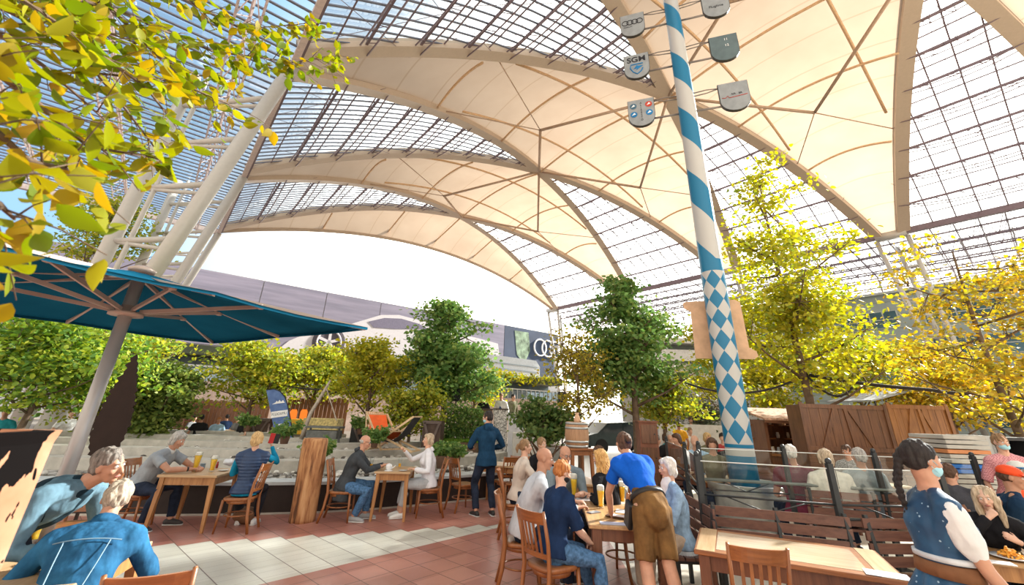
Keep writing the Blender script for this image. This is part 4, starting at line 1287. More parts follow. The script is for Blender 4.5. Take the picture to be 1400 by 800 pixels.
    far = [(916, 590, 11.5, 'man in grey cap and black T-shirt leaning on a table with crossed arms', 'short', grey, 'bk', 's', (-.4, -.9), 1), (931, 597, 10.3, 'brown haired woman beside the man in grey cap', 'bob', brown, 'gr', 's', (-.9, -.3), 1),
           (928, 582, 15.5, 'person in yellow shirt standing beyond the diners', 'short', brown, 'ye', 's', (0, 1), 0), (940, 584, 17.0, 'person in white shirt seated in front of the white wall', 'short', lbrown, 'wt', 's', (.2, -1), 1),
           (951, 601, 9.7, 'elderly man in light blue shirt facing the diners', 'fringe', white, 'lb', 's', (-.5, -.8), 1), (962, 596, 11.6, 'blond woman in olive top beyond the elderly man', 'bob', blond, 'ol', 's', (.3, -.9), 1),
           (972, 603, 8.7, 'dark haired woman in olive dress looking down', 'bob', brown, 'ol', 's', (-.3, -.9), 1), (988, 600, 12.5, 'person in red shirt beyond the dark jackets', 'short', dark, 'rd', 's', (-.4, -.8), 1),
           (998, 606, 9.7, 'broad man in black jacket with his back turned near the blue pole', 'short', dark, 'bk', 'l', (.2, .9), 1), (1006, 604, 11.0, 'dark haired man partly behind the blue pole', 'short', dark, 'gr', 'l', (-.8, .4), 1),
           (944, 575, 19, 'person in orange vest far behind the diners', 'short', brown, 'br', 's', (0, -1), 0), (905, 600, 12.9, 'woman in teal top behind the glass panel', 'bob', brown, 'te', 's', (.8, -.4), 1),
           (893, 604, 11.9, 'man in grey sweater beside the brown cabinet', 'short', salt, 'gr', 'l', (.9, 0), 1)]
    for i, (px, py, D, nm, hs, hm, c, sl, fc, st_) in enumerate(far):
        q = at(px, py, D=D)
        kk = max(.86, min(1.1, ((q.z) / 1.63) if not st_ else (q.z - .36) / .86))
        person('person', nm, (q.x, D), F(*fc), seated=bool(st_), lean=10 if st_ else 2, skin=sk[i % 4], hair=(hs, hm), top=fabric('plain cloth ' + c, cols[c]), sleeve='short' if sl == 's' else 'long', bottom=djean, vox=.024, k=kk, female=hs == 'bob', facedetail=False, width=1.1)
    # far diners on the left, beyond the terraces
    farl = [(262, 573, 17.8, 'dark haired woman in grey at the left far table', 'bob', dark, 'gr', (.9, -.2)), (276, 573, 16.2, 'dark haired man in black T-shirt with his back turned at the left far table', 'short', dark, 'bk', (-.6, .7)),
            (299, 577, 17, 'person in pale grey shirt at the far table beside the orange chair', 'short', ginger, 'lb', (.5, -.8)), (329, 574, 18.0, 'man in grey shirt facing the garden at the far table', 'short', salt, 'gr', (-.3, -.9)),
            (337, 575, 16.4, 'woman in black with blond hair at the right end of the far table', 'bob', blond, 'bk', (-.5, -.8)), (311, 572, 19.4, 'dark haired diner half hidden behind the far table', 'short', dark, 'nv', (-.5, .6)), (12, 563, 13, 'diner in green top at the left edge under the umbrella', 'short', brown, 'te', (.5, -.8)), (98, 560, 15, 'diner in white shirt seen past the umbrella pole', 'short', brown, 'wt', (.8, -.4))]
    for i, (px, py, D, nm, hs, hm, c, fc) in enumerate(farl):
        q = at(px, py, D=D)
        person('person', nm, (q.x, D, 0.0), F(*fc), lean=12, skin=sk[i % 4], hair=(hs, hm), top=fabric('plain cloth ' + c, cols[c]), sleeve='short', bottom=djean, vox=.028, k=max(.9, min(1.12, (q.z - .36) / .86)), female=hs == 'bob', facedetail=False)
    # stage
    for i, (px, py, nm, hm, c) in enumerate(((662, 544, 'performer in black T-shirt on the stage', brown, 'bk'), (686, 541, 'performer in white shirt with blue emblem on the stage', lbrown, 'wt'), (700, 542, 'performer in dark olive waistcoat on the stage', dark, 'ol'))):
        Ds = (17.4, 18.0, 18.7)[i]; q = at(px, py, D=Ds)
        z0 = .72
        pp = person('person', nm, (q.x, Ds, z0), F(-.2 if i != 2 else .8, -1), seated=False, skin=sk[i], hair=('short', hm), top=fabric('plain cloth ' + c, cols[c]), sleeve='short' if i == 0 else 'long', bottom=djean, vox=.028, k=max(.9, min(1.15, (q.z - z0) / 1.66)), facedetail=False, world=False)
        if i == 1:
            b = MB(); c0 = pp['C'] + pp['F'] * .17 + pp['S2'] * .05
            b.prism([(-.09, -.06), (.10, -.06), (.03, .02), (.02, .09), (-.03, .03)], -.004, .004, Matrix.Translation(c0) @ Matrix.Rotation(PI / 2, 4, 'X')); b.obj('emblem', plain('navy print', (.01, .05, .16), .7), pp['root'])
# ------------------------------------------------------------------ furniture layout
def make_furniture():
    ch0 = make_chair('bistro chair under the blond woman in the navy vest', 'bistro chairs')
    used = [False]
    def chair(x, y, dx, dy, label):
        c = ch0 if not used[0] else copy_tree(ch0)
        used[0] = True
        return place(c, (x, y, 0), face_to(dx, dy), label, 'bistro chairs')
    chair(-4.04, 7.44, -.97, -.12, 'bistro chair under the blond woman in the navy vest')
    chair(-5.62, 7.44, 1, .02, 'bistro chair under the grey haired man in the polo shirt')
    chair(-2.78, 8.24, 1, .12, 'bistro chair under the bald man in the charcoal coat')
    chair(-1.38, 8.78, -.93, -.25, 'bistro chair under the woman in the white hoodie')
    chair(-.80, 9.34, .79, .6, 'empty bistro chair just left of the standing masked man')
    q = at(688, 656, .46); chair(q.x + .05, q.y, -.5, .9, 'empty bistro chair just right of the standing masked man')
    q = at(704, 628, .90); chair(q.x + .05, q.y + .2, -.25, -.97, 'bistro chair beyond the empty table, facing the camera')
    chair(.22, 5.56, 1, .0, 'bistro chair under the bald man in the pale grey shirt')
    chair(.48, 4.84, .80, .60, 'nearest bistro chair, the ginger boy sitting on it')
    chair(.20, 7.62, 1, .05, 'bistro chair under the woman in the beige blouse')
    chair(.84, 6.80, .05, -1, 'bistro chair under the older man in glasses')
    chair(1.44, 6.05, -.66, .75, 'bistro chair under the curly haired woman')
    chair(1.90, 7.75, -1, -.1, 'bistro chair under the dark haired man leaning forward')
    chair(.62, 8.58, .5, -.8, 'bistro chair under the man in dark shirt behind the beige blouse')
    q = at(1030, 747, .92); chair(q.x + .10, q.y + .27, .27, .96, 'empty bistro chair pulled up to the glossy table at the front right')
    q = at(213, 778, .92); chair(q.x - .10, q.y + .20, -.42, .9, 'bistro chair under the man in the denim jacket, its rail peeking out')
    chair(-3.46, 3.40, 1, .12, 'bistro chair under the stooping man in the dark vest')
    q = at(128, 640, D=5.6); chair(q.x, 5.6, .3, -.95, 'empty bistro chair beneath the feather shaped sculpture')
    chair(4.75, 4.68, -.72, -.66, 'bistro chair under the girl with long hair')
    q = at(1388, 655, D=5.15); chair(q.x - .10, 5.32, .75, -.62, 'bistro chair under the man in the orange red cap')
    # tables
    t = make_table('worn pine table with two tall beers between the polo shirt man and the vest woman', .84, .86); place(t, (-4.83, 7.60, 0), .12)
    t = make_table('small pine table between the charcoal coat and the white hoodie', .62, .80); place(t, (-1.98, 8.64, 0), .06)
    t = make_table('empty pine table behind the standing masked man', .92, .72); place(t, (-.06, 10.02, 0), -.30)
    t = make_table('dark legged wooden table crowded with beers under the blue shirted waitress', .80, 1.55, legw=.10, mats=('midtopy', 'darkz'), ap=.12, taper=1, block=True); place(t, (1.34, 5.66, 0), -.10)
    a = at(960, 722, .75); b_ = at(952, 755, .75); c_ = at(1230, 797, .75); d_ = at(1196, 748, .75)
    ctr = (a + b_ + c_ + d_) / 4
    gm = wood('glossy pale table top', (.74, .58, .42), (.56, .40, .27), .18, (1, 14, 14), 2.2, .8)
    t = make_table('empty table with pale glossy inset top at the front right', 1.42, .86, legw=.085, mats=('chairx', 'darkz'), ap=.12, taper=1, block=True); place(t, (ctr.x, ctr.y, 0), -.46)
    mb = MB()
    mb.box((-.02, 0, .7512), (1.04, .66, .003)); mb.obj('inset_board', gm, t)
    for s in (-1, 1):
        mb = MB(); mb.box((s * .62, 0, .7514), (.14, .84, .003)); mb.obj('cleat', w_('topy'), t)
    a = at(1336, 762, .75)
    t = make_table('wooden table with a plate of chips at the right edge', 1.7, .85, legw=.085, mats=('midtopx', 'pinez'), ap=.12, taper=1, block=True); place(t, (a.x + .92, a.y + .02, 0), -.38)
    t = make_table('wooden table at the lower left with a half hidden beer', .8, 1.0, mats=('topy', 'pinez')); place(t, (-3.02, 3.72 - .35, 0), .25)
    for ch in list(t.children):
        pass
    t = make_table('low pine table seen behind the beige blouse woman', .8, .9, mats=('topx', 'pinez')); place(t, (1.10, 8.0, 0), .05)
    # things on the tables
    g = lambda px, py, z: at(px, py, z)
    zt = .752
    beer_glass('tall wheat beer nearest the watch wearing man', g(238 + 51, 653, zt) if False else g(288, 654, zt) * 1 + Vector((-.0, 0, 0)), .24, .80)
    # pint positions follow the photograph
    E2 = []
    q = g(266, 644, zt); beer_glass('full wheat beer with foam close to the polo shirt man hand', q, .27, .84, r=.05)
    q = g(289, 645, zt)
    o = bpy.data.objects.get('beer_glass'); o.location = q; o['label'] = 'second wheat beer beside the folded napkin'; o.scale = (1.3, 1.3, .95)
    sh = plain('white china', (.75, .76, .76), .25)
    q = g(305, 644, zt); lathe_thing('saucer', 'small white saucer right of the two beers on the worn table', 'saucer', q, [(.03, 0), (.07, .012), (.075, .016), (.03, .008), (0, .007)], sh)
    q = g(312, 637, zt); mb = MB(); mb.ell((0, 0, .055), (.085, .07, .055), nu=14, nv=10); o = mb.obj('bread_bag', plain('crumpled white bag', (.72, .74, .76), .5, bmp=.8, bsc=30), None, True, q); bumpy(o.data, .03, 20); tag(o, 'crumpled translucent white bag at the right rear of the worn table', 'bag')
    q = g(276, 641, zt); mb = MB(); mb.box((0, 0, .04), (.07, .03, .08)); mb.cur = 1; mb.box((0, -.016, .02), (.07, .003, .035)); o = mb.obj('menu_holder', [plain('grey blue card', (.22, .30, .36), .5), plain('bright blue card', (.02, .25, .55), .5)], None, False, q); tag(o, 'small grey and blue card holder between the two beers', 'menu card holder')
    q = g(296, 640, zt); lathe_thing('pepper_mill', 'dark red topped shaker behind the second beer', 'shaker', q, [(.018, 0), (.020, .05), (.012, .07), (.016, .09), (0, .10)], plain('dark red lacquer', (.30, .03, .03), .4), 12)
    juice = plain('orange juice', (.85, .42, .03), .3)
    q = g(507, 641, zt); beer_glass('half drunk orange drink in front of the bald man in charcoal', q, .18, .42, juice, False, .034, name='drinking_glass')
    q = g(546, 640, zt); beer_glass('half drunk orange drink near the white hoodie woman', q, .18, .42, juice, False, .034, name='drinking_glass')
    q = g(531, 644, zt); mb = MB(); mb.lathe([(.07, 0), (.075, .01), (.05, .012)], n=20); mb.lathe([(.03, .012), (.05, .03), (.058, .07), (.05, .10), (.02, .115), (0, .12)], n=20); mb.loft([(.05, 0, .04), (.10, 0, .07), (.11, 0, .09)], [.012, .009, .007], 8)
    o = mb.obj('teapot', sh, None, True, q); tag(o, 'small white china teapot between the two orange drinks', 'teapot')
    q = g(551, 644, zt); lathe_thing('saucer', 'white saucer at the right edge of the small pine table', 'saucer', q, [(.03, 0), (.075, .01), (.08, .014), (.03, .006), (0, .006)], sh)
    q = g(497, 636, zt); mb = MB(); mb.ell((0, 0, .06), (.10, .06, .06)); mb.tube([(-.05, 0, .1), (-.02, 0, .16), (.03, 0, .16), (.05, 0, .1)], .008, 6); o = mb.obj('handbag', plain('black bag leather', (.02, .02, .022), .4), None, True, q + Vector((-.05, .1, 0))); tag(o, 'black handbag at the back of the small pine table', 'handbag')
    for px, py, r, h, lab in ((785, 679, .045, .27, 'tallest foamy wheat beer in front of the masked boy'), (822, 695, .042, .24, 'foamy wheat beer by the waitress hand, nearest the table edge'), (851, 688, .04, .24, 'wheat beer half hidden behind the waitress arm')):
        beer_glass(lab, g(px, py, zt), h, .78, r=r)
    q = g(816, 687, zt); beer_glass('dark cola glass left of the foamy wheat beer', q, .19, .9, plain('dark cola', (.05, .015, .008), .2), False, .038, name='drinking_glass')
    q = g(799, 681, zt)
    def sheet(name, label, cat, q, lx, ly, rz, mat, z=.002, th=.003):
        mb = MB(); mb.box((0, 0, th / 2), (lx, ly, th)); o = mb.obj(name, mat, None, False, q); o.rotation_euler = (0, 0, rz); tag(o, label, cat); return o
    pap = plain('printed paper', (.72, .70, .70), .6, var=.2, sc=60); lav = plain('lavender paper', (.52, .54, .68), .6)
    sheet('paper_placemat', 'white paper placemat behind the cola glass', 'placemat', g(803, 683, zt), .30, .20, .3, pap)
    sheet('menu_sheet', 'blue and white printed sheet at the near edge of the beer table', 'menu', g(838, 716, zt), .26, .12, -.1, lav)
    sheet('paper_placemat', 'folded white sheet under the waitress clipboard', 'placemat', g(858, 700, zt), .26, .2, -.3, pap)
    o = sheet('clipboard', 'dark brown clipboard with white order slip by the waitress hand', 'clipboard', g(846, 708, zt) + Vector((0, 0, .01)), .26, .13, -.55, plain('brown board', (.10, .045, .025), .5), th=.008)
    mb = MB(); mb.box((0.01, 0, .010), (.2, .10, .002)); mb.obj('order_slip', pap, o)
    q = g(797, 700, zt); sheet('phone', 'grey smartphone lying on the beer table', 'phone', g(812, 701, zt), .15, .075, .6, plain('grey phone glass', (.25, .25, .27), .2), th=.009)
    sheet('menu_sheet', 'white and blue leaflet on the near corner of the glossy table', 'leaflet', at(1212, 786, zt + .002), .26, .15, -.5, plain('leaflet paper', (.72, .75, .82), .4))
    # right hand plate of chips
    q = g(1384, 764, zt); pl = lathe_thing('dinner_plate', 'oval white plate heaped with golden chips on the right edge table', 'plate', q, [(.07, 0), (.13, .012), (.14, .018), (.07, .01), (0, .009)], sh)
    mb = MB(); r_ = random.Random(3)
    for i in range(46):
        a = r_.uniform(0, 6.28); rr = r_.uniform(0, .08); c = Vector((rr * math.cos(a), rr * math.sin(a), .02 + r_.uniform(0, .05) * (1 - rr / .1)))
        d = Vector((r_.uniform(-1, 1), r_.uniform(-1, 1), r_.uniform(-.4, .4))).normalized() * .03; mb.beam(c - d, c + d, .011)
    o = mb.obj('chips', plain('golden chips', (.80, .36, .05), .6), pl); o['kind'] = 'stuff'
    sheet('napkin', 'white napkin and cutlery left of the chips', 'napkin', g(1352, 768, zt), .30, .11, -.45, pap, th=.006)
    q = g(38, 735, .80); beer_glass('tall amber beer half hidden by the peeling post', at(42, 742, .78), .26, .86, r=.045)
    sheet('paper_placemat', 'pale placemat beside the amber beer at lower left', 'placemat', at(66, 752, zt), .34, .24, .2, plain('beige placemat', (.55, .44, .34), .6))
    # phone in the vest woman's hand, shown from behind in its red case
    ph = at(377, 600, D=7.80)
    mb = MB(); mb.box((0, 0, 0), (.078, .010, .15), bev=.004); o = mb.obj('phone', plain('black phone glass', (.02, .02, .022), .25), None, False, ph + Vector((.02, 0, 0))); o.rotation_euler = (.1, .1, .5); tag(o, 'black smartphone with red flap case held up by the vest woman', 'phone')
    mb = MB(); mb.box((-.075, .005, 0), (.075, .006, .155)); mb.obj('case_flap', plain('red leather', (.50, .03, .03), .5), o)
    o2 = bpy.data.objects
    # sandals bag under the vest woman's chair
    mb = MB(); mb.ell((0, 0, .12), (.2, .16, .12)); o = mb.obj('wicker_bag', plain('woven brown wicker', (.16, .08, .04), .7, bmp=1, bsc=60), None, True, (-4.12, 7.85, 0)); tag(o, 'round brown wicker bag on the floor under the vest woman chair', 'bag')
    # waitress's order pad: white receipt strip
    mb = MB(); mb.box((0, 0, 0), (.07, .12, .004), Matrix.Rotation(.9, 3, 'X')); o = mb.obj('order_pad', pap, None, False, at(868, 652, D=5.3)); tag(o, 'white order pad held in front of the blue shirted waitress', 'notepad')

    # log post
    m, nt, out = new_mat('rough log')
    v = coords(nt, (9, 9, .9)); f = noise(nt, v, 1.6, 6, .65); f2 = noise(nt, coords(nt, (3, 3, 1.2)), 2, 3)
    cc = ramp(nt, mth(nt, 'ADD', mth(nt, 'MULTIPLY', f, .8), mth(nt, 'MULTIPLY', f2, .25)), ((.42, (.11, .045, .02)), (.50, (.33, .14, .055)), (.58, (.48, .24, .10)), (.70, (.60, .34, .16))))
    principled(nt, out, cc, .8, 0, bump(nt, f, .8, .02))
    n = 28; rings = []; q = at(402, 717, 0)
    zs = [0, .06, .2, .4, .6, .8, 1.0, 1.2, 1.25]
    mb = MB(); vs = []
    for z in zs:
        for k in range(n):
            a = 2 * PI * k / n; r = .205 + .012 * math.sin(3 * a + z * 2) + .008 * mnoise.noise(Vector((math.cos(a) * 3, math.sin(a) * 3, z * 2)))
            if k == 20: r -= .045
            if k in (19, 21): r -= .008
            if z == 1.25: r -= .012
            vs.append((r * math.cos(a), r * math.sin(a) * .95, z))
    fs = [tuple(range(n))[::-1], tuple(range((len(zs) - 1) * n, len(zs) * n))]
    for i in range(len(zs) - 1):
        for k in range(n): fs.append((i * n + k, i * n + (k + 1) % n, (i + 1) * n + (k + 1) % n, (i + 1) * n + k))
    mb._add(vs, fs); o = mb.obj('log_post', m, None, True, (q.x + .02, q.y + .2, 0)); tag(o, 'thick upright bare log standing on the red tiles before the low wall', 'log post')

# ------------------------------------------------------------------ umbrella and foreground left
def make_umbrella():
    cx, cy, zr, S, an = -3.53, 3.84, 2.56, 1.5, R(150)
    t = thing('parasol', 'big blue square parasol with grey pole and beige ribs at upper left', 'parasol', (cx, cy, 0), 0)
    d = Vector((math.cos(an), math.sin(an), 0)); n = Vector((d.y, -d.x, 0))
    if n.y < 0: n = -n
    zc = zr + .36
    m, nt, out = new_mat('blue parasol cloth')
    f = noise(nt, coords(nt), 2.5, 3); c = ramp(nt, f, ((.3, (.007, .07, .125)), (.7, (.010, .09, .155))))
    tr = nt.nodes.new('ShaderNodeBsdfTranslucent'); df = nt.nodes.new('ShaderNodeBsdfDiffuse'); mx = nt.nodes.new('ShaderNodeMixShader'); mx.inputs[0].default_value = .06
    nt.links.new(c, tr.inputs[0]); nt.links.new(c, df.inputs[0]); nt.links.new(df.outputs[0], mx.inputs[1]); nt.links.new(tr.outputs[0], mx.inputs[2]); nt.links.new(mx.outputs[0], out.inputs[0])
    corners = [(-1, 1), (0, 1), (1, 1), (1, 0), (1, -1), (0, -1), (-1, -1), (-1, 0)]
    def rim(i):
        a, b = corners[i % 8]; cor = abs(a) + abs(b) == 2
        return d * a * S + n * b * S + Vector((0, 0, zr - (.0 if cor else 0)))
    top = Vector((0, 0, zc)); mb = MB(); M_ = 8
    for i in range(8):
        A, B = rim(i), rim(i + 1)
        rows = []
        for j in range(M_ + 1):
            r_ = .06 + .94 * j / M_
            row = []
            for q in range(5):
                u = q / 4; p = A.lerp(B, u); sag = math.sin(PI * u) * .035 * r_
                p2 = top.lerp(p, r_); p2.z -= sag * .6 + .05 * math.sin(PI * r_) ; p2 = p2 + (-(p - Vector((0, 0, p.z))).normalized() * sag * (1.4 if r_ > .9 else .6))
                row.append(p2)
            rows.append(row)
        vs = [p for r_ in rows for p in r_]; fs = [(a * 5 + b, a * 5 + b + 1, a * 5 + 6 + b, a * 5 + 5 + b) for a in range(M_) for b in range(4)]
        mb._add(vs, fs)
        e = rows[-1]
        lo = [p + Vector((0, 0, -.025)) for p in e]
        mb._add(e + lo, [(b, b + 5, b + 6, b + 1) for b in range(4)])
    o = mb.obj('canopy', m, t, True)
    sol = o.modifiers.new('s', 'WELD'); 
    steel = plain('grey pole steel', (.42, .41, .40), .35, .3, var=.05); rib = plain('beige rib steel', (.42, .33, .28), .4, .2, var=.05)
    mb = MB(); mb.tube([(0, 0, .1), (0, 0, zc - .02)], .052, 20); mb.obj('pole', steel, t, True)
    mb = MB(); mb.box((0, 0, .05), (.8, .8, .1), bev=.01); mb.obj('base', plain('granite slab', (.22, .22, .22), .7), t)
    mb = MB(); mb.lathe([(.02, 0), (.10, .01), (.11, .04), (.06, .07), (.02, .08)], (0, 0, zc - .02), 20); mb.obj('cap', rib, t, True)
    hz = 2.56 - .02
    mb = MB(); mb.lathe([(.06, 0), (.13, .005), (.13, .035), (.06, .05), (.055, .1)], (0, 0, hz - .05), 20); mb.obj('runner_hub', rib, t, True)
    for i in range(8):
        p = rim(i); inn = top + (p - top) * .03 - Vector((0, 0, .05)); pe = p + Vector((0, 0, -.02)); pe = inn.lerp(pe, .99)
        mb = MB(); mb.beam(inn, pe, .022, .034); ro = mb.obj('rib', rib, t)
        mid = inn.lerp(pe, .50) - Vector((0, 0, .02)); st = Vector((p.x, p.y, 0)).normalized() * .1 + Vector((0, 0, hz))
        mb = MB(); mb.beam(st, mid, .02, .034); mb.box(tuple(mid), (.05, .05, .05), bev=.008); mb.obj('strut', rib, ro)

def make_left_foreground():
    # peeling rust pillar
    m, nt, out = new_mat('peeling pillar sheet')
    v = coords(nt, (1.5, 1.5, .8), (.3, .6, .2)); f = noise(nt, v, 3.4, 5, .6); f2 = noise(nt, coords(nt), 7, 3)
    blk = mth(nt, 'GREATER_THAN', f, .535)
    cc = ramp(nt, f2, ((.3, (.34, .15, .085)), (.55, (.42, .21, .125)), (.7, (.50, .29, .20))))
    cc = mixrgb(nt, blk, cc, (.003, .002, .002))
    principled(nt, out, cc, .85, 0, bump(nt, mth(nt, 'SUBTRACT', 0, blk), .5, .01), .08)
    q = at(86, 588, D=1.28)
    mb = MB(); M = Matrix.Rotation(.16, 3, 'Z'); w = .42
    c = Vector((q.x, q.y, 0)) - M @ Vector((w / 2 * 1.03, w / 2 * .8 * 1.03, 0))
    zt = q.z
    vs = []
    for z, s in ((0, .88), (zt - .03, 1.0), (zt, 1.03), (zt, .9), (zt - .02, .88), (zt - .02, 0.02)):
        for sx, sy in ((-1, -1), (1, -1), (1, 1), (-1, 1)): vs.append(c + M @ Vector((sx * w / 2 * s, sy * w / 2 * s * .8, 0)) + Vector((0, 0, z)))
    fs = [(3, 2, 1, 0)]
    for i in range(5):
        for k in range(4): fs.append((i * 4 + k, i * 4 + (k + 1) % 4, i * 4 + 4 + (k + 1) % 4, i * 4 + 4 + k))
    mb._add(vs, fs); o = mb.obj('rusty_pillar', m); tag(o, 'copper coloured pillar with torn black patches at the far left front', 'pillar')
    # feather shaped steel tree sculpture
    D = 6.2
    base = at(117, 672, D=D); tip = at(184, 486, D=D)
    H_ = tip.z - base.z
    t = thing('steel_sculpture', 'dark rust brown feather shaped metal tree sculpture by the parasol pole', 'sculpture', (base.x, D, 0), 0)
    r_ = random.Random(11); L = []; Rr = []
    def wid(t_):  # left/right half widths along the height
        return .40 * (math.sin(PI * min(1, t_ * 1.02) ** .62)) * (1 - t_ * .15) + .02
    N = 30
    ctr = lambda t_: (.12 * t_ + .02 + (tip.x - base.x - .12) * t_ ** 1.3)
    for i in range(N + 1):
        t_ = i / N; z = .22 * H_ + .78 * H_ * t_; w = .235 * math.sin(PI * (t_ ** .55 if t_ > 0 else 0)) ** .8 if 0 < t_ < 1 else .01
        j = r_.uniform(.0, .05) * (1 if i % 2 else -.4)
        L.append((ctr(.2 + .8 * t_) - w - j, z)); Rr.append((ctr(.2 + .8 * t_) + w + r_.uniform(0, .04) * (1 if i % 2 else -.4), z + .02))
    poly = [(.03, 0), (.06, .1 * H_)] + Rr + L[::-1] + [(-.0, .1 * H_), (-.05, 0)]
    corten = plain('dark corten steel', (.022, .011, .008), .85, .0, bmp=.3)
    mb = MB(); mb.prism(poly, -.006, .006, Matrix.Translation((0, 0, base.z)) @ Matrix.Rotation(PI / 2, 4, 'X')); mb.obj('silhouette_plate', corten, t)
    mb = MB(); mb.tube([(0, 0, 0), (0, 0, base.z + .1)], .02, 8); mb.tube([(.02, .02, base.z), (.14, .01, base.z + .32)], .008, 6); mb.obj('support_rod', corten, t)

# ------------------------------------------------------------------ terraces and planting
def make_terraces():
    conc = plain('pale concrete kerb', (.47, .45, .40), .85, bmp=.25, bsc=30)
    cap = plain('cool grey wall cap', (.50, .53, .54), .6); dk = plain('dark brown wall face', (.035, .025, .022), .6, bmp=.1)
    front = [(-16, 7.5), (-9.5, 7.75), (-5.9, 8.12), (-4.6, 8.36), (-3.3, 8.72), (-2.3, 9.2), (-1.3, 9.86), (-.4, 10.5), (.5, 11.4), (1.3, 12.5), (1.7, 13.4)]
    P = [Vector((x, y, 0)) for x, y in front]
    def off(P, dd, dz=0):
        out = []
        for i, p in enumerate(P):
            a = P[max(i - 1, 0)]; b = P[min(i + 1, len(P) - 1)]; t = (b - a).normalized(); nrm = Vector((-t.y, t.x, 0))
            out.append(p + nrm * dd)
        return out
    def wall(name, mat, d0, d1, z0, z1, x0=None):
        A, B = off(P, d0), off(P, d1); mb = MB(); n = len(A); vs = []
        for a, b in zip(A, B): vs += [a + Vector((0, 0, z0)), a + Vector((0, 0, z1)), b + Vector((0, 0, z1)), b + Vector((0, 0, z0))]
        fs = [(i * 4 + q, i * 4 + (q + 1) % 4, i * 4 + 4 + (q + 1) % 4, i * 4 + 4 + q) for i in range(n - 1) for q in range(4)] + [(3, 2, 1, 0), tuple((n - 1) * 4 + q for q in range(4))]
        mb._add(vs, [f[::-1] for f in fs]); o = mb.obj(name, mat); struct(o); return o
    wall('terrace_wall', dk, 0, .12, 0, .45); wall('terrace_cap', cap, -.03, .42, .45, .50); wall('terrace_skirt', conc, -.01, 0, 0, .03)
    gm, nt, out = new_mat('gravel bed')
    v = coords(nt); vo = nt.nodes.new('ShaderNodeTexVoronoi'); vo.inputs['Scale'].default_value = 11; nt.links.new(v, vo.inputs['Vector'])
    cc = ramp(nt, vo.outputs['Color'], ((.2, (.09, .085, .075)), (.5, (.30, .28, .25)), (.85, (.58, .56, .52))))
    principled(nt, out, cc, .9, 0, bump(nt, vo.outputs['Distance'], -1, .05))
    lv = [(.42, .44), (1.9, .55), (3.45, .62), (5.0, .68), (6.6, .72)]
    r_ = random.Random(4)
    stones = MB()
    for i, (d, z) in enumerate(lv):
        d1 = lv[i + 1][0] if i + 1 < len(lv) else 8.6
        wall('gravel_bed', gm, d, d1, 0, z - .02)
        if i: wall('terrace_kerb', conc, d - .12, d + .34, 0, z + .10)
    wall('terrace_kerb', conc, 8.4, 8.8, 0, .84)
    # loose stones lying on the beds: one mass
    A = {}
    for i, (d, z) in enumerate(lv[:4]):
        d1 = lv[i + 1][0] - .15
        for q in range(420 if i < 2 else 260):
            dd = r_.uniform(d + (.38 if i else .05), d1); O = off(P, dd); j = r_.uniform(1.2, len(P) - 1.05); k = int(j)
            p = O[k].lerp(O[k + 1], j - k); s = r_.uniform(.03, .085)
            stones.cur = r_.choice((0, 0, 1, 1, 2, 3)); stones.ell((p.x, p.y, z + s * .2), (s, s * r_.uniform(.6, 1), s * .6), Matrix.Rotation(r_.uniform(0, 3), 3, 'Z'), 6, 4)
    o = stones.obj('loose_stones', [plain('stone mid', (.25, .23, .20), .9), plain('stone pale', (.50, .48, .43), .9), plain('stone dark', (.09, .08, .07), .9), plain('stone white', (.70, .68, .63), .9)])
    o['kind'] = 'stuff'; o['label'] = 'loose grey and white stones scattered on the terrace beds'; o['category'] = 'stones'
    return off, P

def leaf_mat(name, cols, tl=.45):
    if name in _mats: return _mats[name]
    m, nt, out = new_mat(name)
    g = nt.nodes.new('ShaderNodeNewGeometry')
    n = len(cols); st = [((i + .0) / n, c) for i, c in enumerate(cols)]
    c = ramp(nt, g.outputs['Random Per Island'], st)
    tr = nt.nodes.new('ShaderNodeBsdfTranslucent'); df = nt.nodes.new('ShaderNodeBsdfPrincipled'); df.inputs['Roughness'].default_value = .5; df.inputs['Specular IOR Level'].default_value = .3
    nt.links.new(c, df.inputs['Base Color'])
    hs = nt.nodes.new('ShaderNodeHueSaturation'); hs.inputs['Value'].default_value = 1.2; hs.inputs['Saturation'].default_value = 1.1; nt.links.new(c, hs.inputs['Color']); nt.links.new(hs.outputs[0], tr.inputs[0])
    mx = nt.nodes.new('ShaderNodeMixShader'); mx.inputs[0].default_value = tl
    nt.links.new(df.outputs[0], mx.inputs[1]); nt.links.new(tr.outputs[0], mx.inputs[2]); nt.links.new(mx.outputs[0], out.inputs[0])
    _mats[name] = m; return m
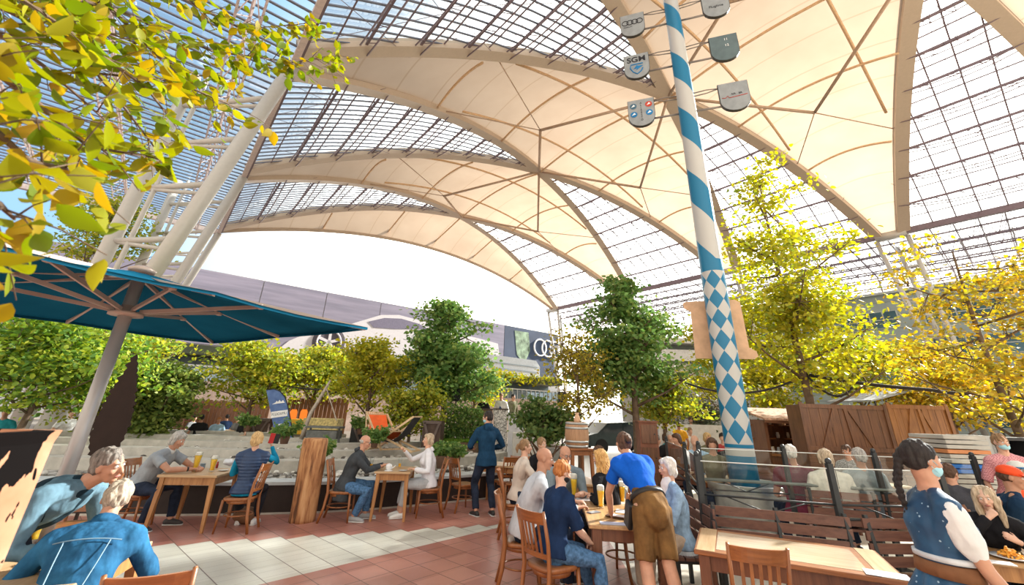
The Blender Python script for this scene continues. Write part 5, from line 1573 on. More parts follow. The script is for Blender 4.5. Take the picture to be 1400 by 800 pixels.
def foliage(name, mat, centers, size, parent, seed=0, per=26, spread=.28, flat=.5, droop=.3):
    """centers: twig tips; every tip carries a spray of leaves"""
    rg = np.random.default_rng(seed)
    C = np.repeat(np.array([tuple(c) for c in centers]), per, 0); n = len(C)
    if n == 0: return None
    offs = rg.normal(0, 1, (n, 3)) * np.array([spread, spread, spread * flat]); C = C + offs
    d = rg.normal(0, 1, (n, 3)); d[:, 2] = d[:, 2] * .5 - droop; d /= np.linalg.norm(d, axis=1)[:, None]
    s = rg.normal(0, 1, (n, 3)); s -= d * (s * d).sum(1)[:, None]; s[:, 2] *= .5; s -= d * (s * d).sum(1)[:, None]; s /= np.linalg.norm(s, axis=1)[:, None]
    L = (size * rg.uniform(.7, 1.3, n))[:, None]; W = L * .32
    nr = np.cross(d, s)
    v = np.empty((n, 6, 3))
    v[:, 0] = C; v[:, 1] = C + d * L * .3 + s * W + nr * L * .05; v[:, 2] = C + d * L * .7 + s * W * .75 + nr * L * .03; v[:, 3] = C + d * L - nr * L * .08
    v[:, 4] = C + d * L * .7 - s * W * .75 + nr * L * .03; v[:, 5] = C + d * L * .3 - s * W + nr * L * .05
    me = bpy.data.meshes.new(name)
    me.vertices.add(n * 6); me.vertices.foreach_set('co', v.reshape(-1).astype(np.float32))
    me.loops.add(n * 8); me.polygons.add(n * 2)
    b = np.arange(n)[:, None] * 6
    idx = np.concatenate([b + np.array([[0, 1, 2, 3]]), b + np.array([[0, 3, 4, 5]])], 1).reshape(-1)
    me.loops.foreach_set('vertex_index', idx.astype(np.int32))
    me.polygons.foreach_set('loop_start', np.arange(0, n * 8, 4, dtype=np.int32)); me.polygons.foreach_set('loop_total', np.full(n * 2, 4, dtype=np.int32))
    me.update(); me.validate(); me.materials.append(mat)
    o = bpy.data.objects.new(name, me); COL.objects.link(o)
    if parent is not None: o.parent = parent
    return o
YG = [(.30, .36, .04), (.44, .42, .045), (.58, .48, .05), (.22, .30, .05), (.48, .44, .04)]
GR = [(.09, .19, .05), (.14, .26, .07), (.20, .33, .10), (.10, .20, .055), (.28, .36, .10)]
MG = [(.20, .30, .05), (.32, .38, .05), (.44, .45, .06), (.15, .24, .045), (.55, .48, .06)]
YY = [(.70, .52, .06), (.80, .58, .07), (.45, .38, .05), (.66, .38, .03), (.32, .30, .04)]
def tree(label, x, y, h, trunk_h, blobs, cols, seed, leaf=.12, tips=420, per=26, tr=.09, z0=0, name='tree', bark=None, spread=.26, group=None, levels=5, droop=.3, cat='tree'):
    """blobs: ellipsoids (dx, dy, z, rx, ry, rz) relative to the foot; branches run to the tips"""
    t = thing(name, label, cat, (x, y, z0), 0, group)
    rd = random.Random(seed)
    bark = bark or plain('tree bark', (.14, .095, .065), .9, var=.3, bmp=.6, bsc=25)
    topz = max(b[2] + b[5] for b in blobs)
    lean = rd.uniform(-.1, .1)
    def trunk_at(z): f = z / topz; return Vector((blobs[0][0] * .6 * f + lean * math.sin(f * 3), blobs[0][1] * .6 * f + .1 * math.sin(f * 4 + seed), z))
    mb = MB(); zz = np.linspace(0, topz * .93, 12)
    mb.loft([trunk_at(z) for z in zz], [tr * (1 - .9 * i / 11) + .008 for i in range(12)], 8, round_=False)
    vol = [b[3] * b[4] * b[5] for b in blobs]; tot = sum(vol); T = []
    for b, v_ in zip(blobs, vol):
        for _ in range(max(3, int(tips * .72 * v_ / tot / 6))):
            while True:
                p = Vector((rd.uniform(-1, 1), rd.uniform(-1, 1), rd.uniform(-1, 1)))
                if .35 < p.length < 1.02: break
            c0 = Vector((b[0] + p.x * b[3], b[1] + p.y * b[4], b[2] + p.z * b[5])); R0 = .16 * (b[3] + b[4])
            od = Vector((p.x, p.y, .15)).normalized()
            for _q in range(6):
                T.append(c0 + od * rd.uniform(-1, .7) * R0 + Vector((rd.gauss(0, 1), rd.gauss(0, 1), 0)) * R0 * .55 + Vector((0, 0, rd.gauss(0, .35) * R0)))
    # main limbs
    limbs = []
    nl = 16 if tips > 150 else 8
    for i in range(nl):
        z = trunk_h + (topz * .9 - trunk_h) * i / nl; a = i * 2.4 + seed
        s = trunk_at(z)
        cand = sorted(T, key=lambda q: (q - (s + Vector((math.cos(a), math.sin(a), .35)) * 3)).length)[0]
        mid = s.lerp(cand, .5) + Vector((0, 0, -.12 * (cand - s).length * .3)); pts = [s, s.lerp(mid, .5), mid, cand]
        mb.tube(pts, [tr * .42 * (1 - z / topz * .6), tr * .3, tr * .2, tr * .06], 5); limbs += [pts[1], pts[2], mid.lerp(cand, .5)]
    for i, q in enumerate(T):
        if i % 2 == 0:
            s = min(limbs, key=lambda l: (l - q).length)
            mb.tube([s, s.lerp(q, .5) + Vector((0, 0, .04)), q], [tr * .10 + .004, .007, .004], 3)
    mb.obj('trunk', bark, t, True)
    foliage('foliage', leaf_mat('leaves ' + cols[0], cols[1]), T, leaf, t, seed, per, spread, .38, droop)
    return t

def make_trees():
    def px(x, D): return at(x, 560, D=D).x
    def zz(x, y, D): return at(x, y, D=D).z
    y, g, m, w = ('yellow green', YG), ('deep green', GR), ('mid green', MG), ('gold', YY)
    def T(label, x, D, top, bot, wpx, cols, seed, shape='round', trunk=None, **kw):
        """top/bot crown pixel rows at column x; wpx half width in px"""
        X = px(x, D); zt = zz(x, top, D); zb = zz(x, bot, D); dep = D * math.cos(PITCH)
        rw = wpx * (D * 1.0) / F_PX * 1.0; h = zt - zb
        if shape == 'cone': bl = [(0, 0, zb + h * .22, rw, rw * .9, h * .24), (0, 0, zb + h * .45, rw * .85, rw * .8, h * .25), (0, 0, zb + h * .68, rw * .6, rw * .55, h * .2), (0, 0, zb + h * .88, rw * .3, rw * .3, h * .13)]
        elif shape == 'umbrella': bl = [(0, 0, zb + h * .4, rw, rw, h * .4), (rw * .3, 0, zb + h * .75, rw * .5, rw * .5, h * .25)]
        else: bl = [(0, 0, zb + h * .45, rw, rw * .9, h * .45), (-rw * .3, 0, zb + h * .7, rw * .6, rw * .6, h * .3), (rw * .35, 0, zb + h * .6, rw * .55, rw * .6, h * .3)]
        return tree(label, X, D, zt, trunk or max(zb * .8, .5), bl, cols, seed, **kw)
    T('tall dense dark green conical tree in front of the billboard', 608, 17, 404, 545, 58, g, 1, 'cone', leaf=.17, tips=620, per=30, spread=.24, tr=.12)
    T('yellow leaved small tree left of the dark conical tree', 500, 15.5, 458, 560, 42, y, 2, leaf=.13, tips=330, per=26, spread=.22)
    T('golden tree behind the blue beach flag', 345, 16.5, 462, 548, 62, ('gold green', YG[:3] + MG[:2]), 3, 'round', leaf=.14, tips=420, per=26, spread=.25)
    T('dark green tree between the golden tree and the yellow tree', 428, 17.5, 468, 545, 36, m, 4, leaf=.14, tips=240, per=26, spread=.25)
    T('bright green tree at the far left under the parasol', 40, 12, 425, 548, 95, ('bright green', [(.20, .36, .05), (.34, .46, .06), (.50, .54, .07), (.13, .25, .05)]), 5, leaf=.14, tips=650, per=28, spread=.27)
    T('leafy green tree right of the parasol pole', 128, 14.2, 440, 560, 60, m, 6, leaf=.13, tips=360, per=26, spread=.25)
    T('broad green shrub behind the feather sculpture', 212, 14.5, 492, 588, 34, ('olive', [(.18, .26, .06), (.26, .33, .08), (.36, .40, .10), (.12, .19, .05)]), 7, leaf=.14, tips=420, per=28, spread=.22, name='shrub', cat='shrub')
    T('light green tree top above the parasol at far left', 35, 26, 268, 350, 60, m, 8, leaf=.22, tips=260, per=22, spread=.5, tr=.2)
    T('dark green tree standing left of the blue and white pole', 868, 12.5, 374, 545, 62, g, 9, 'cone', leaf=.13, tips=560, per=30, spread=.22, tr=.12)
    T('young yellowing tree behind the barrel', 790, 11, 440, 590, 44, ('yellowing', [(.35, .33, .05), (.50, .42, .05), (.26, .24, .04), (.60, .44, .06), (.20, .16, .04)]), 10, leaf=.085, tips=240, per=17, spread=.2, tr=.05)
    T('large loose yellow green tree right of the blue and white pole', 1108, 12, 222, 540, 100, y, 11, 'cone', leaf=.14, tips=640, per=22, spread=.26, tr=.13)
    T('golden leaved tree at the right edge', 1385, 9.0, 325, 600, 105, ('amber', [(.50, .40, .05), (.62, .46, .06), (.36, .32, .05), (.56, .32, .04), (.28, .26, .05)]), 12, leaf=.11, tips=330, per=20, spread=.25, tr=.09)
    T('green shrub beside the wooden barrel', 745, 10.5, 548, 612, 32, ('shrub green', [(.05, .11, .03), (.10, .18, .05), (.18, .24, .07)]), 13, leaf=.10, tips=230, per=22, spread=.14, name='shrub', cat='shrub', trunk=.2)
    T('dark trunked tree between the cabinet and the blue pole', 910, 13.5, 505, 572, 42, m, 14, leaf=.12, tips=220, per=22, spread=.22, tr=.10)
    T('yellow tree behind the stage speakers', 645, 21, 495, 560, 34, y, 15, leaf=.15, tips=200, per=20, spread=.3, tr=.07)
    T('bushy green tree beside the dark conical tree trunk', 565, 15, 520, 590, 34, m, 16, leaf=.12, tips=260, per=24, spread=.2, tr=.06)
    T('pale yellow tree behind the shed doors', 1180, 19, 455, 545, 70, y, 17, leaf=.17, tips=330, per=24, spread=.32, tr=.1)
    T('green tree behind the open shed', 1060, 20, 470, 560, 45, y, 18, leaf=.17, tips=260, per=24, spread=.32, tr=.1)
    T('golden tree behind the racks', 1300, 14, 470, 585, 60, w, 19, leaf=.14, tips=300, per=22, spread=.25, tr=.08)
    T('small yellow tree below the scroll board', 985, 15, 430, 555, 34, y, 20, leaf=.13, tips=200, per=18, spread=.25, tr=.06)
    T('grey green shrubs far behind the diners', 950, 20, 540, 595, 50, ('grey green', [(.14, .16, .10), (.20, .22, .14), (.10, .12, .07)]), 21, leaf=.13, tips=260, per=24, spread=.25, tr=.05, name='shrub', cat='shrub')
    # near branch hanging in from the upper left
    t = thing('overhanging_tree', 'yellow green leafy branches hanging in from the upper left', 'tree', (-2.6, .5, 0), 0)
    O = Vector((-2.6, .5, 0)); bark = plain('tree bark', (.14, .095, .065), .9)
    mb = MB(); mb.loft([(0, 0, 0), (.05, 0, 1.5), (.0, .1, 3.0), (.2, .3, 4.2)], [.16, .13, .11, .07], 10, round_=False)
    rd = random.Random(21); tips = []; dirs = []
    A = [  # (pixels of a limb with distances)
        [(-60, -60, .9), (90, 40, 1.15), (200, 120, 1.35), (235, 165, 1.45)], [(-60, -40, .9), (150, 10, 1.5), (290, 70, 2.0), (400, 85, 2.5), (460, 75, 2.9)], [(-60, 60, .8), (50, 140, .95), (120, 200, 1.1), (205, 215, 1.25)],
        [(-40, 150, .75), (40, 220, .85), (110, 235, 1.0)], [(-50, -80, 1.1), (200, -30, 1.6), (330, 40, 2.2), (440, 30, 2.7)], [(-60, 240, .7), (0, 280, .8), (20, 300, .85)], [(150, 10, 1.5), (260, 120, 1.9), (330, 150, 2.1)], [(-20, 0, 1.3), (100, 60, 1.5), (180, 160, 1.7), (210, 200, 1.7)], [(-40, 20, 1.0), (60, 90, 1.2), (150, 170, 1.4)], [(-30, -30, 1.6), (80, 20, 1.8), (190, 60, 2.0), (260, 90, 2.1)], [(-60, 110, .9), (20, 160, 1.0), (80, 170, 1.2), (140, 190, 1.3)], [(0, -40, 1.2), (130, 100, 1.6), (230, 110, 1.9), (300, 100, 2.2)]]
    for li, ln in enumerate(A):
        pts = [at(a, b, D=c) - O for a, b, c in ln]
        full = [Vector((0.0, .1, 3.0)).lerp(pts[0], .0), pts[0] + Vector((-.05, 0, .2))] + pts
        mb.tube(full, [.03, .014] + list(np.linspace(.010, .003, len(pts))), 6)
        for i in range(len(pts) - 1):
            a, b = pts[i], pts[i + 1]; n = max(4, int((b - a).length / .042))
            for q in range(n):
                p = a.lerp(b, (q + rd.random()) / n); d = Vector((rd.uniform(-.2, 1), rd.uniform(-.7, .9), rd.uniform(-.9, .5))).normalized() * rd.uniform(.05, .30)
                e = p + d; 
                pe = e + O
                if pe.y < .62: continue
                mb.tube([p, p.lerp(e, .5) + Vector((0, 0, .01)), e], [.003, .002, .0015], 4)
                for w_q in range(3): tips.append(p.lerp(e, .35 + .32 * w_q))
    mb.obj('branch', bark, t, True)
    # large ovate leaves
    rg = random.Random(8); lb = MB()
    for c in tips:
        for _ in range(2 if rg.random() < .55 else 1):
            L = rg.uniform(.05, .095); d = Vector((rg.uniform(-.4, .9), rg.uniform(-.8, .8), rg.uniform(-1.2, .25))).normalized(); s = d.cross(Vector((rg.uniform(-.5, .5), rg.uniform(-1, 1), 1))).normalized(); n_ = d.cross(s)
            base = c + d * .012; prf = [(0, .02), (.15, .20), (.35, .30), (.55, .28), (.75, .18), (.92, .06), (1, 0)]
            vs = [base - d * .012, base]; Lf = []; Rt = []
            vv = [base + d * L * t_ + n_ * (-.10 * L * t_ * t_) for t_, _ in prf]
            le = [base + d * L * t_ + s * L * w_l + n_ * (L * w_l * .25 - .10 * L * t_ * t_) for t_, w_l in prf]; ri = [base + d * L * t_ - s * L * w_l + n_ * (L * w_l * .25 - .10 * L * t_ * t_) for t_, w_l in prf]
            m_ = len(prf); fs = []
            for i in range(m_ - 1): fs += [(i, i + 1, m_ + i + 1, m_ + i), (i + 1, i, 2 * m_ + i, 2 * m_ + i + 1)]
            lb._add(vv + le + ri, fs)
    lb.obj('foliage', leaf_mat('near leaves', [(.26, .28, .02), (.33, .32, .02), (.19, .25, .018), (.45, .28, .02), (.14, .20, .015)], .5), t, True)
# ------------------------------------------------------------------ right side: maypole, benches, screens, stalls
def bench(label, a, b, out, n_leg=3, back=True, group='slatted benches', seatd=.42):
    """a, b: ends of the back line (x, y); out: unit vector from back to the sitter's knees"""
    A = Vector((a[0], a[1], 0)); B = Vector((b[0], b[1], 0)); O = Vector((out[0], out[1], 0)).normalized()
    t = thing('slatted_bench', label, 'bench', tuple(A), 0, group)
    d = B - A; sl = w_('slatx'); iron = plain('anthracite iron', (.045, .048, .05), .45, .4)
    for i in range(4):
        p = O * (.05 + i * .105); mb = MB(); mb.beam(p + Vector((0, 0, .44)), p + d + Vector((0, 0, .44)), .09, .028); mb.obj('seat_slat', sl, t)
    if back:
        for i in range(4):
            z = .535 + i * .105; p = O * (.0 - .03 * i / 3) + Vector((0, 0, z)); mb = MB(); mb.beam(p, p + d, .022, .086); mb.obj('back_slat', sl, t)
    for i in range(n_leg):
        p = d * ((i + .06 if i == 0 else i - .06 if i == n_leg - 1 else i) / (n_leg - 1))
        mb = MB(); mb.beam(p + O * .02, p + O * .02 + Vector((0, 0, .42)), .04); mb.beam(p + O * .38, p + O * .38 + Vector((0, 0, .42)), .04); mb.beam(p + O * .0 + Vector((0, 0, .41)), p + O * .42 + Vector((0, 0, .41)), .035)
        if back: mb.beam(p + O * .02 + Vector((0, 0, .42)), p - O * .045 + Vector((0, 0, .92)), .035)
        mb.obj('leg_frame', iron, t)
    return t
def screen(label, pts, h=1.39, rail=.98, cap=True, group='glass wind screens', diag=True):
    P = [Vector((x, y, 0)) for x, y in pts]
    t = thing('glass_screen', label, 'glass screen', tuple(P[0]), 0, group); O = P[0]
    iron = plain('anthracite iron', (.045, .048, .05), .45, .4); gl = clear_glass('screen glass', (.93, .95, .94), .10)
    for p in P:
        q = p - O; mb = MB(); mb.beam(q, q + Vector((0, 0, h - .02)), .055); mb.ell(q + Vector((0, 0, h)), (.032, .032, .035), None, 10, 8); mb.box(q + Vector((0, 0, .01)), (.14, .14, .02)); mb.obj('post', iron, t)
    for a, b in zip(P[:-1], P[1:]):
        a = a - O; b = b - O; d = (b - a).normalized()
        mb = MB(); mb.beam(a + d * .06 + Vector((0, 0, (rail + h) / 2 - .02)), b - d * .06 + Vector((0, 0, (rail + h) / 2 - .02)), .010, h - rail - .10); mb.obj('glass_panel', gl, t)
        mb = MB(); mb.tube([a + Vector((0, 0, h - .07)), b + Vector((0, 0, h - .07))], .006, 5); mb.obj('glass_edge', plain('polished glass edge', (.6, .62, .6), .2), t)
        for z in (rail, rail - .13):
            mb = MB(); mb.tube([a + Vector((0, 0, z)), b + Vector((0, 0, z))], .012, 6); mb.obj('rail', iron, t, True)
        if diag:
            m = (a + b) / 2; mb = MB(); mb.tube([a + d * .25 + Vector((0, 0, rail)), m + Vector((0, 0, rail - .13))], .008, 5); mb.obj('brace', iron, t, True)
            mb = MB(); mb.tube([b - d * .25 + Vector((0, 0, rail)), m + Vector((0, 0, rail - .13))], .008, 5); mb.obj('brace', iron, t, True)
    return t

def make_right():
    iron = plain('anthracite iron', (.045, .048, .05), .45, .4)
    bench('slatted brown bench backing the glossy front table', (2.26, 5.30), (3.50, 4.88), (-.32, -.95), 3)
    bench('slatted brown bench right of the tall front post, behind the dirndl waitress', (3.62, 4.86), (4.55, 4.92), (.06, -1), 2)
    bench('slatted brown bench the woman in the denim jacket sits on', (2.18, 5.08), (2.30, 6.75), (-1, .05), 3)
    bench('slatted brown bench beyond the steel tub', (3.3, 9.75), (5.9, 9.3), (.17, .98), 3)
    bench('slatted brown bench under the burgundy and cream shirts', (4.25, 6.72), (5.05, 6.45), (.30, .93), 2)
    bench('slatted brown bench under the steel grey shirt', (5.15, 6.50), (6.5, 6.35), (.1, .97), 3)
    screen('glass screen with iron posts behind the front benches', [(2.24, 5.42), (3.50, 5.02), (4.75, 5.10)])
    screen('glass screen running back beside the denim jacket woman', [(2.40, 5.75), (2.90, 7.45), (3.3, 9.4)], diag=False)
    screen('glass screen in front of the steel tub and the seated backs', [(3.0, 7.15), (4.20, 6.95), (5.30, 6.62), (6.6, 6.5)], h=1.42, rail=.92)
    mb = MB(); mb.tube([(3.0, 7.1, .93), (4.2, 6.9, .93), (5.3, 6.57, .93), (6.6, 6.45, .93)], .022, 10); o = mb.obj('handrail', plain('weathered green rail', (.15, .17, .155), .45, .3), None, True); tag(o, 'round weathered grey green handrail along the second bench row', 'handrail')
    # pale slats stand in for bench slat shadows on the floor
    t = thing('shadow_slats', 'pale slatted wooden floor grate beneath the front benches', 'floor grate', (1.75, 4.35, 0))
    dm = plain('lit floor slat', (.60, .50, .36), .7)
    for i in range(34):
        mb = MB(); y = -.55 + i * .055; mb.box((.55, y, .022), (1.7, .026, .02), .0); mb.obj('board', dm, t)
    mb = MB(); mb.box((-.2, .35, .006), (.06, 1.9, .012)); mb.box((1.3, .35, .006), (.06, 1.9, .012)); mb.obj('bearer', plain('dark bearer wood', (.1, .07, .05), .8), t)
    # tub and maypole
    M = Vector((4.25, 8.35, 0))
    galv = plain('galvanised steel', (.42, .43, .42), .4, .6, var=.2, bmp=.1)
    mb = MB(); mb.lathe([(.56, 0), (.58, .02), (.62, .72), (.64, .74), (.64, .76), (.60, .75), (.58, .70), (.58, .55), (0, .55)], n=40); o = mb.obj('steel_tub', galv, None, True, M); tag(o, 'round galvanised steel tub at the foot of the blue and white maypole', 'tub')
    m, nt, out = new_mat('maypole paint')
    tc = nt.nodes.new('ShaderNodeTexCoord'); sx = nt.nodes.new('ShaderNodeSeparateXYZ'); nt.links.new(tc.outputs['Object'], sx.inputs[0])
    ang = mth(nt, 'ARCTAN2', sx.outputs[1], sx.outputs[0]); Z = sx.outputs[2]
    ph = math.atan2(-M.y, -M.x)   # facing the terrace
    u = mth(nt, 'MULTIPLY', mth(nt, 'SUBTRACT', ang, ph), 5 / (2 * PI)); v = mth(nt, 'DIVIDE', mth(nt, 'SUBTRACT', Z, 1.37), .41)
    fu = mth(nt, 'PINGPONG', u, .5); fv = mth(nt, 'SUBTRACT', .5, mth(nt, 'PINGPONG', v, .5))
    dia = mth(nt, 'LESS_THAN', mth(nt, 'ADD', fu, fv), .5)
    sp = mth(nt, 'FRACT', mth(nt, 'ADD', mth(nt, 'DIVIDE', mth(nt, 'SUBTRACT', Z, 6.44 - .43), 1.82), mth(nt, 'DIVIDE', mth(nt, 'SUBTRACT', ang, ph), 2 * PI)))
    spi = mth(nt, 'LESS_THAN', sp, .47)
    spi = mth(nt, 'MAXIMUM', spi, mth(nt, 'LESS_THAN', Z, 4.9))
    isd = mth(nt, 'MULTIPLY', mth(nt, 'LESS_THAN', Z, 4.64), mth(nt, 'GREATER_THAN', Z, 1.37))
    low = mth(nt, 'LESS_THAN', Z, 1.37); lowb = mth(nt, 'MAXIMUM', mth(nt, 'LESS_THAN', Z, 1.18), mth(nt, 'GREATER_THAN', Z, 1.31))
    f = mth(nt, 'ADD', mth(nt, 'MULTIPLY', isd, dia), mth(nt, 'ADD', mth(nt, 'MULTIPLY', low, lowb), mth(nt, 'MULTIPLY', mth(nt, 'GREATER_THAN', Z, 4.64), spi)))
    principled(nt, out, mixrgb(nt, f, (.46, .455, .43), (.0, .15, .29)), .4, 0, bump(nt, noise(nt, tc.outputs['Object'], 8, 2), .1, .01))
    t = thing('maypole', 'tall blue and white maypole rising from the steel tub', 'maypole', tuple(M))
    mb = MB(); mb.lathe([(.245, .56), (.24, 1.4), (.225, 5), (.20, 10), (.175, 15.2), (0, 15.3)], n=40); mb.obj('pole', m, t, True)
    av = Vector((1.02, -.35, 0)); au = av.normalized(); armm = plain('weathered arm steel', (.22, .19, .17), .5, .4); side = plain('dark sign edge', (.05, .045, .04), .5); face = plain('silver grey sign face', (.26, .28, .29), .5, .1); facd = plain('grey green sign face', (.10, .14, .15), .5, .1)
    nrm = Vector((-au.y, au.x, 0)) * -1
    if nrm.y > 0: nrm = -nrm
    B_ = Matrix((au, Vector((0, 0, 1)), nrm)).transposed().to_4x4()   # local x along arm, y up, z towards viewer
    blk = plain('black sign print', (.02, .02, .025), .5); blu = plain('blue sign print', (.01, .16, .38), .5); redp = plain('red sign print', (.45, .05, .03), .5); whp = plain('white sign print', (.8, .8, .8), .5)
    def shield_poly(w, h):
        pts = [(-w / 2, h / 2), (-w / 2, -h / 2 + w * .45)]
        for i in range(1, 12):
            a = PI + PI * i / 12; pts.append((math.cos(a) * w / 2, -h / 2 + w * .45 + math.sin(a) * w * .45))
        pts += [(w / 2, -h / 2 + w * .45), (w / 2, h / 2)]
        return pts[::-1]
    def torus_pts(c, r, n=24): return [Vector((c[0] + r * math.cos(2 * PI * i / n), c[1] + r * math.sin(2 * PI * i / n), c[2])) for i in range(n + 1)]
    labs = {(0, -1): 'white shield sign with four blue and red roundels, lowest on the left of the maypole', (0, 1): 'silver shield sign with a thin red line, lowest on the right of the maypole',
            (1, -1): 'shield sign lettered SGM on the maypole', (1, 1): 'plain grey green shield sign on the right of the maypole', (2, -1): 'shield sign with four linked rings on the maypole', (2, 1): 'shield sign cut by the top edge on the right of the maypole'}
    for lv, hz in enumerate((9.05, 10.60, 12.12)):
        for sg in (-1, 1):
            st = thing('shield_sign', labs[(lv, sg)], 'sign', tuple(M + av * sg + Vector((0, 0, hz))))
            st.matrix_basis = Matrix.Translation(M + av * sg + Vector((0, 0, hz))) @ B_
            W, Hh = .66, .84
            mb = MB(); mb.prism(shield_poly(W, Hh), -.04, .035); mb.obj('sign_edge', side, st)
            mb = MB(); mb.prism(shield_poly(W - .02, Hh - .02), .035, .045); mb.obj('sign_face', facd if (lv, sg) == (1, 1) else face, st)
            if (lv, sg) == (2, -1):
                for i in range(4): mb = MB(); mb.tube(torus_pts((-.195 + .13 * i, .10, .05), .085), .011, 6); mb.obj('ring', blk, st, True)
                text_obj('lettering', 'FORUM', .07, blk, Matrix.Translation((-.13, -.06, .046)), st)
            if (lv, sg) == (1, -1):
                text_obj('lettering', 'SGM', .25, blk, Matrix.Translation((0, .22, .046)), st, bold=.006)
                mb = MB(); mb.tube([(.16, .06, .05), (-.15, .06, .05), (-.17, -.06, .05), (-.10, -.20, .05), (0, -.28, .05), (.10, -.20, .05), (.15, -.10, .05)], .016, 6); mb.obj('emblem', blu, st, True)
                mb = MB(); mb.prism([(-.09, -.10), (.0, -.08), (-.02, -.15), (.16, -.02), (.04, -.01), (.0, .02)], .045, .055); mb.obj('emblem', blu, st)
            if (lv, sg) == (0, -1):
                for (cx, cy, mm) in ((-.19, .22, plain('dark blue grey print', (.05, .12, .18), .5)), (.19, .22, redp), (-.19, -.04, blu), (.19, -.04, blu)):
                    mb = MB(); mb.lathe([(.085, 0), (.085, .008), (0, .008)], (cx, cy, .045), 20); ro = mb.obj('roundel', mm, st); mb = MB(); mb.prism([(-.05 + cx, -.03 + cy), (.05 + cx, .0 + cy), (.01 + cx, .05 + cy)], .053, .057); mb.obj('roundel_mark', whp, ro)
                text_obj('lettering', 'A\nL\nL\nR\nE\nS\nT\nO', .075, blk, Matrix.Translation((0, .03, .046)), st)
            if (lv, sg) == (0, 1):
                mb = MB(); mb.tube([(-.28, -.02, .05), (-.20, -.03, .05), (-.15, .02, .05), (-.12, -.04, .05), (.28, .0, .05)], .008, 5); mb.obj('red_line', redp, st, True)
                text_obj('lettering', 'AIR   BR', .07, blk, Matrix.Translation((.05, .06, .046)), st)
            if (lv, sg) == (1, 1): text_obj('lettering', '11\n\n12', .10, whp, Matrix.Translation((.06, .16, .046)), st)
            if (lv, sg) == (2, 1): text_obj('lettering', 'Fluglinie', .11, blk, Matrix.Translation((0, -.05, .046)), st)
            mb = MB()
            mb.tube([M + au * .18 * sg + Vector((0, 0, hz + .33)), M + au * .5 * sg + Vector((0, 0, hz + .36)), M + av * sg * .72 + Vector((0, 0, hz + .33))], .014, 6)
            mb.tube([M + au * .18 * sg + Vector((0, 0, hz + .23)), M + au * .5 * sg + Vector((0, 0, hz + .26)), M + av * sg * .72 + Vector((0, 0, hz + .33))], .014, 6)
            mb.v = [tuple(Vector(p) - M) for p in mb.v]; mb.obj('sign_arm', armm, t, True); mb = MB()
            mb.tube([M + au * .18 * sg + Vector((0, 0, hz - .22)), M + av * sg * .75 + Vector((0, 0, hz - .22))], .026, 8)
            mb.v = [tuple(Vector(p) - M) for p in mb.v]; mb.obj('sign_arm', armm, t, True)
    # scroll board behind the pole
    zt_, zb_ = at(985, 412, D=8.7).z, at(1000, 492, D=8.7).z
    poly = [(-.50, zb_ + .02), (-.48, zt_ - .22), (-.60, zt_ - .14), (-.62, zt_ - .04), (-.55, zt_), (.40, zt_), (.50, zt_ - .06), (.52, zb_ + .22), (.64, zb_ + .15), (.66, zb_ + .05), (.58, zb_)]
    mb = MB(); mb.prism(poly[::-1], -.02, .02, Matrix.Translation(M + Vector((.10, .33, 0)) ) @ Matrix((au, Vector((0, 0, 1)), nrm)).transposed().to_4x4()); o = mb.obj('scroll_board', plain('tan parchment board', (.62, .40, .25), .7, var=.15, sc=5)); tag(o, 'tan scroll shaped board fixed behind the diamond patterned part of the pole', 'board')
    mb = MB(); mb.beam(M + Vector((.05, .2, zt_ - .3)), M + Vector((.1, .33, zt_ - .3)), .05); mb.beam(M + Vector((.05, .2, zb_ + .3)), M + Vector((.1, .33, zb_ + .3)), .05); mb.v = [tuple(Vector(p) - M) for p in mb.v]; mb.obj('bracket', armm, t)
    for z, r in ((2.05, .16), (2.45, .13)):
        q = at(993, 545 if z > 2.2 else 575, D=8.7)
    q = at(991, 527, D=8.8); mb = MB(); mb.ell((0, 0, 0), (.10, .03, .26), None, 14, 10); mb.ell((.03, 0, -.52), (.15, .03, .24), None, 14, 10); mb.beam((0, 0, -.3), (.02, 0, -.28), .06); o = mb.obj('carved_figure', plain('carved tan wood', (.50, .27, .17), .7, var=.3, sc=9), None, True, (q.x + .02, 8.75, q.z)); tag(o, 'carved rounded wooden plaque hanging on the left of the pole', 'plaque')
    # ---- cabinet by the tree
    q0, q1 = at(871, 577, D=10.2), at(894, 577, D=10.2); wd = q1.x - q0.x; cx = (q0.x + q1.x) / 2
    t = thing('wooden_cabinet', 'tall dark brown wooden cabinet beside the tree trunk', 'cabinet', (cx, 10.2, 0), -.1)
    sw = plain('dark red brown timber', (.19, .075, .045), .6, var=.25, bmp=.2); zt = q0.z
    mb = MB(); mb.box((0, 0, zt / 2), (wd, .5, zt)); mb.obj('body', sw, t); mb = MB(); mb.box((0, 0, zt + .015), (wd + .06, .56, .03)); mb.obj('top', sw, t)
    for z0, z1 in ((zt - .42, zt - .05), (zt - .9, zt - .5), (zt - 1.4, zt - .98)):
        mb = MB(); mb.box((0, -.26, (z0 + z1) / 2), (wd - .06, .02, z1 - z0)); d = mb.obj('door', w_('shedz'), t); mb = MB(); mb.ell((wd * .3, -.28, (z0 + z1) / 2), .015); mb.obj('knob', iron, d)
    # ---- barrel and its stand
    q = at(789, 612, D=9.0); t = thing('wine_barrel', 'wooden barrel with grey hoops standing on a tall wooden stand', 'barrel', (q.x, 9.0, q.z)); hb = at(789, 577, D=9).z - q.z; r = .21
    mb = MB(); mb.lathe([(0, 0), (r, 0), (r * 1.08, hb * .25), (r * 1.12, hb * .5), (r * 1.08, hb * .75), (r, hb), (r * .93, hb), (r * .93, hb - .03), (0, hb - .03)], n=28); mb.obj('staves', wood('barrel wood', (.46, .27, .15), (.30, .16, .09), .7, (9, 9, 1)), t, True)
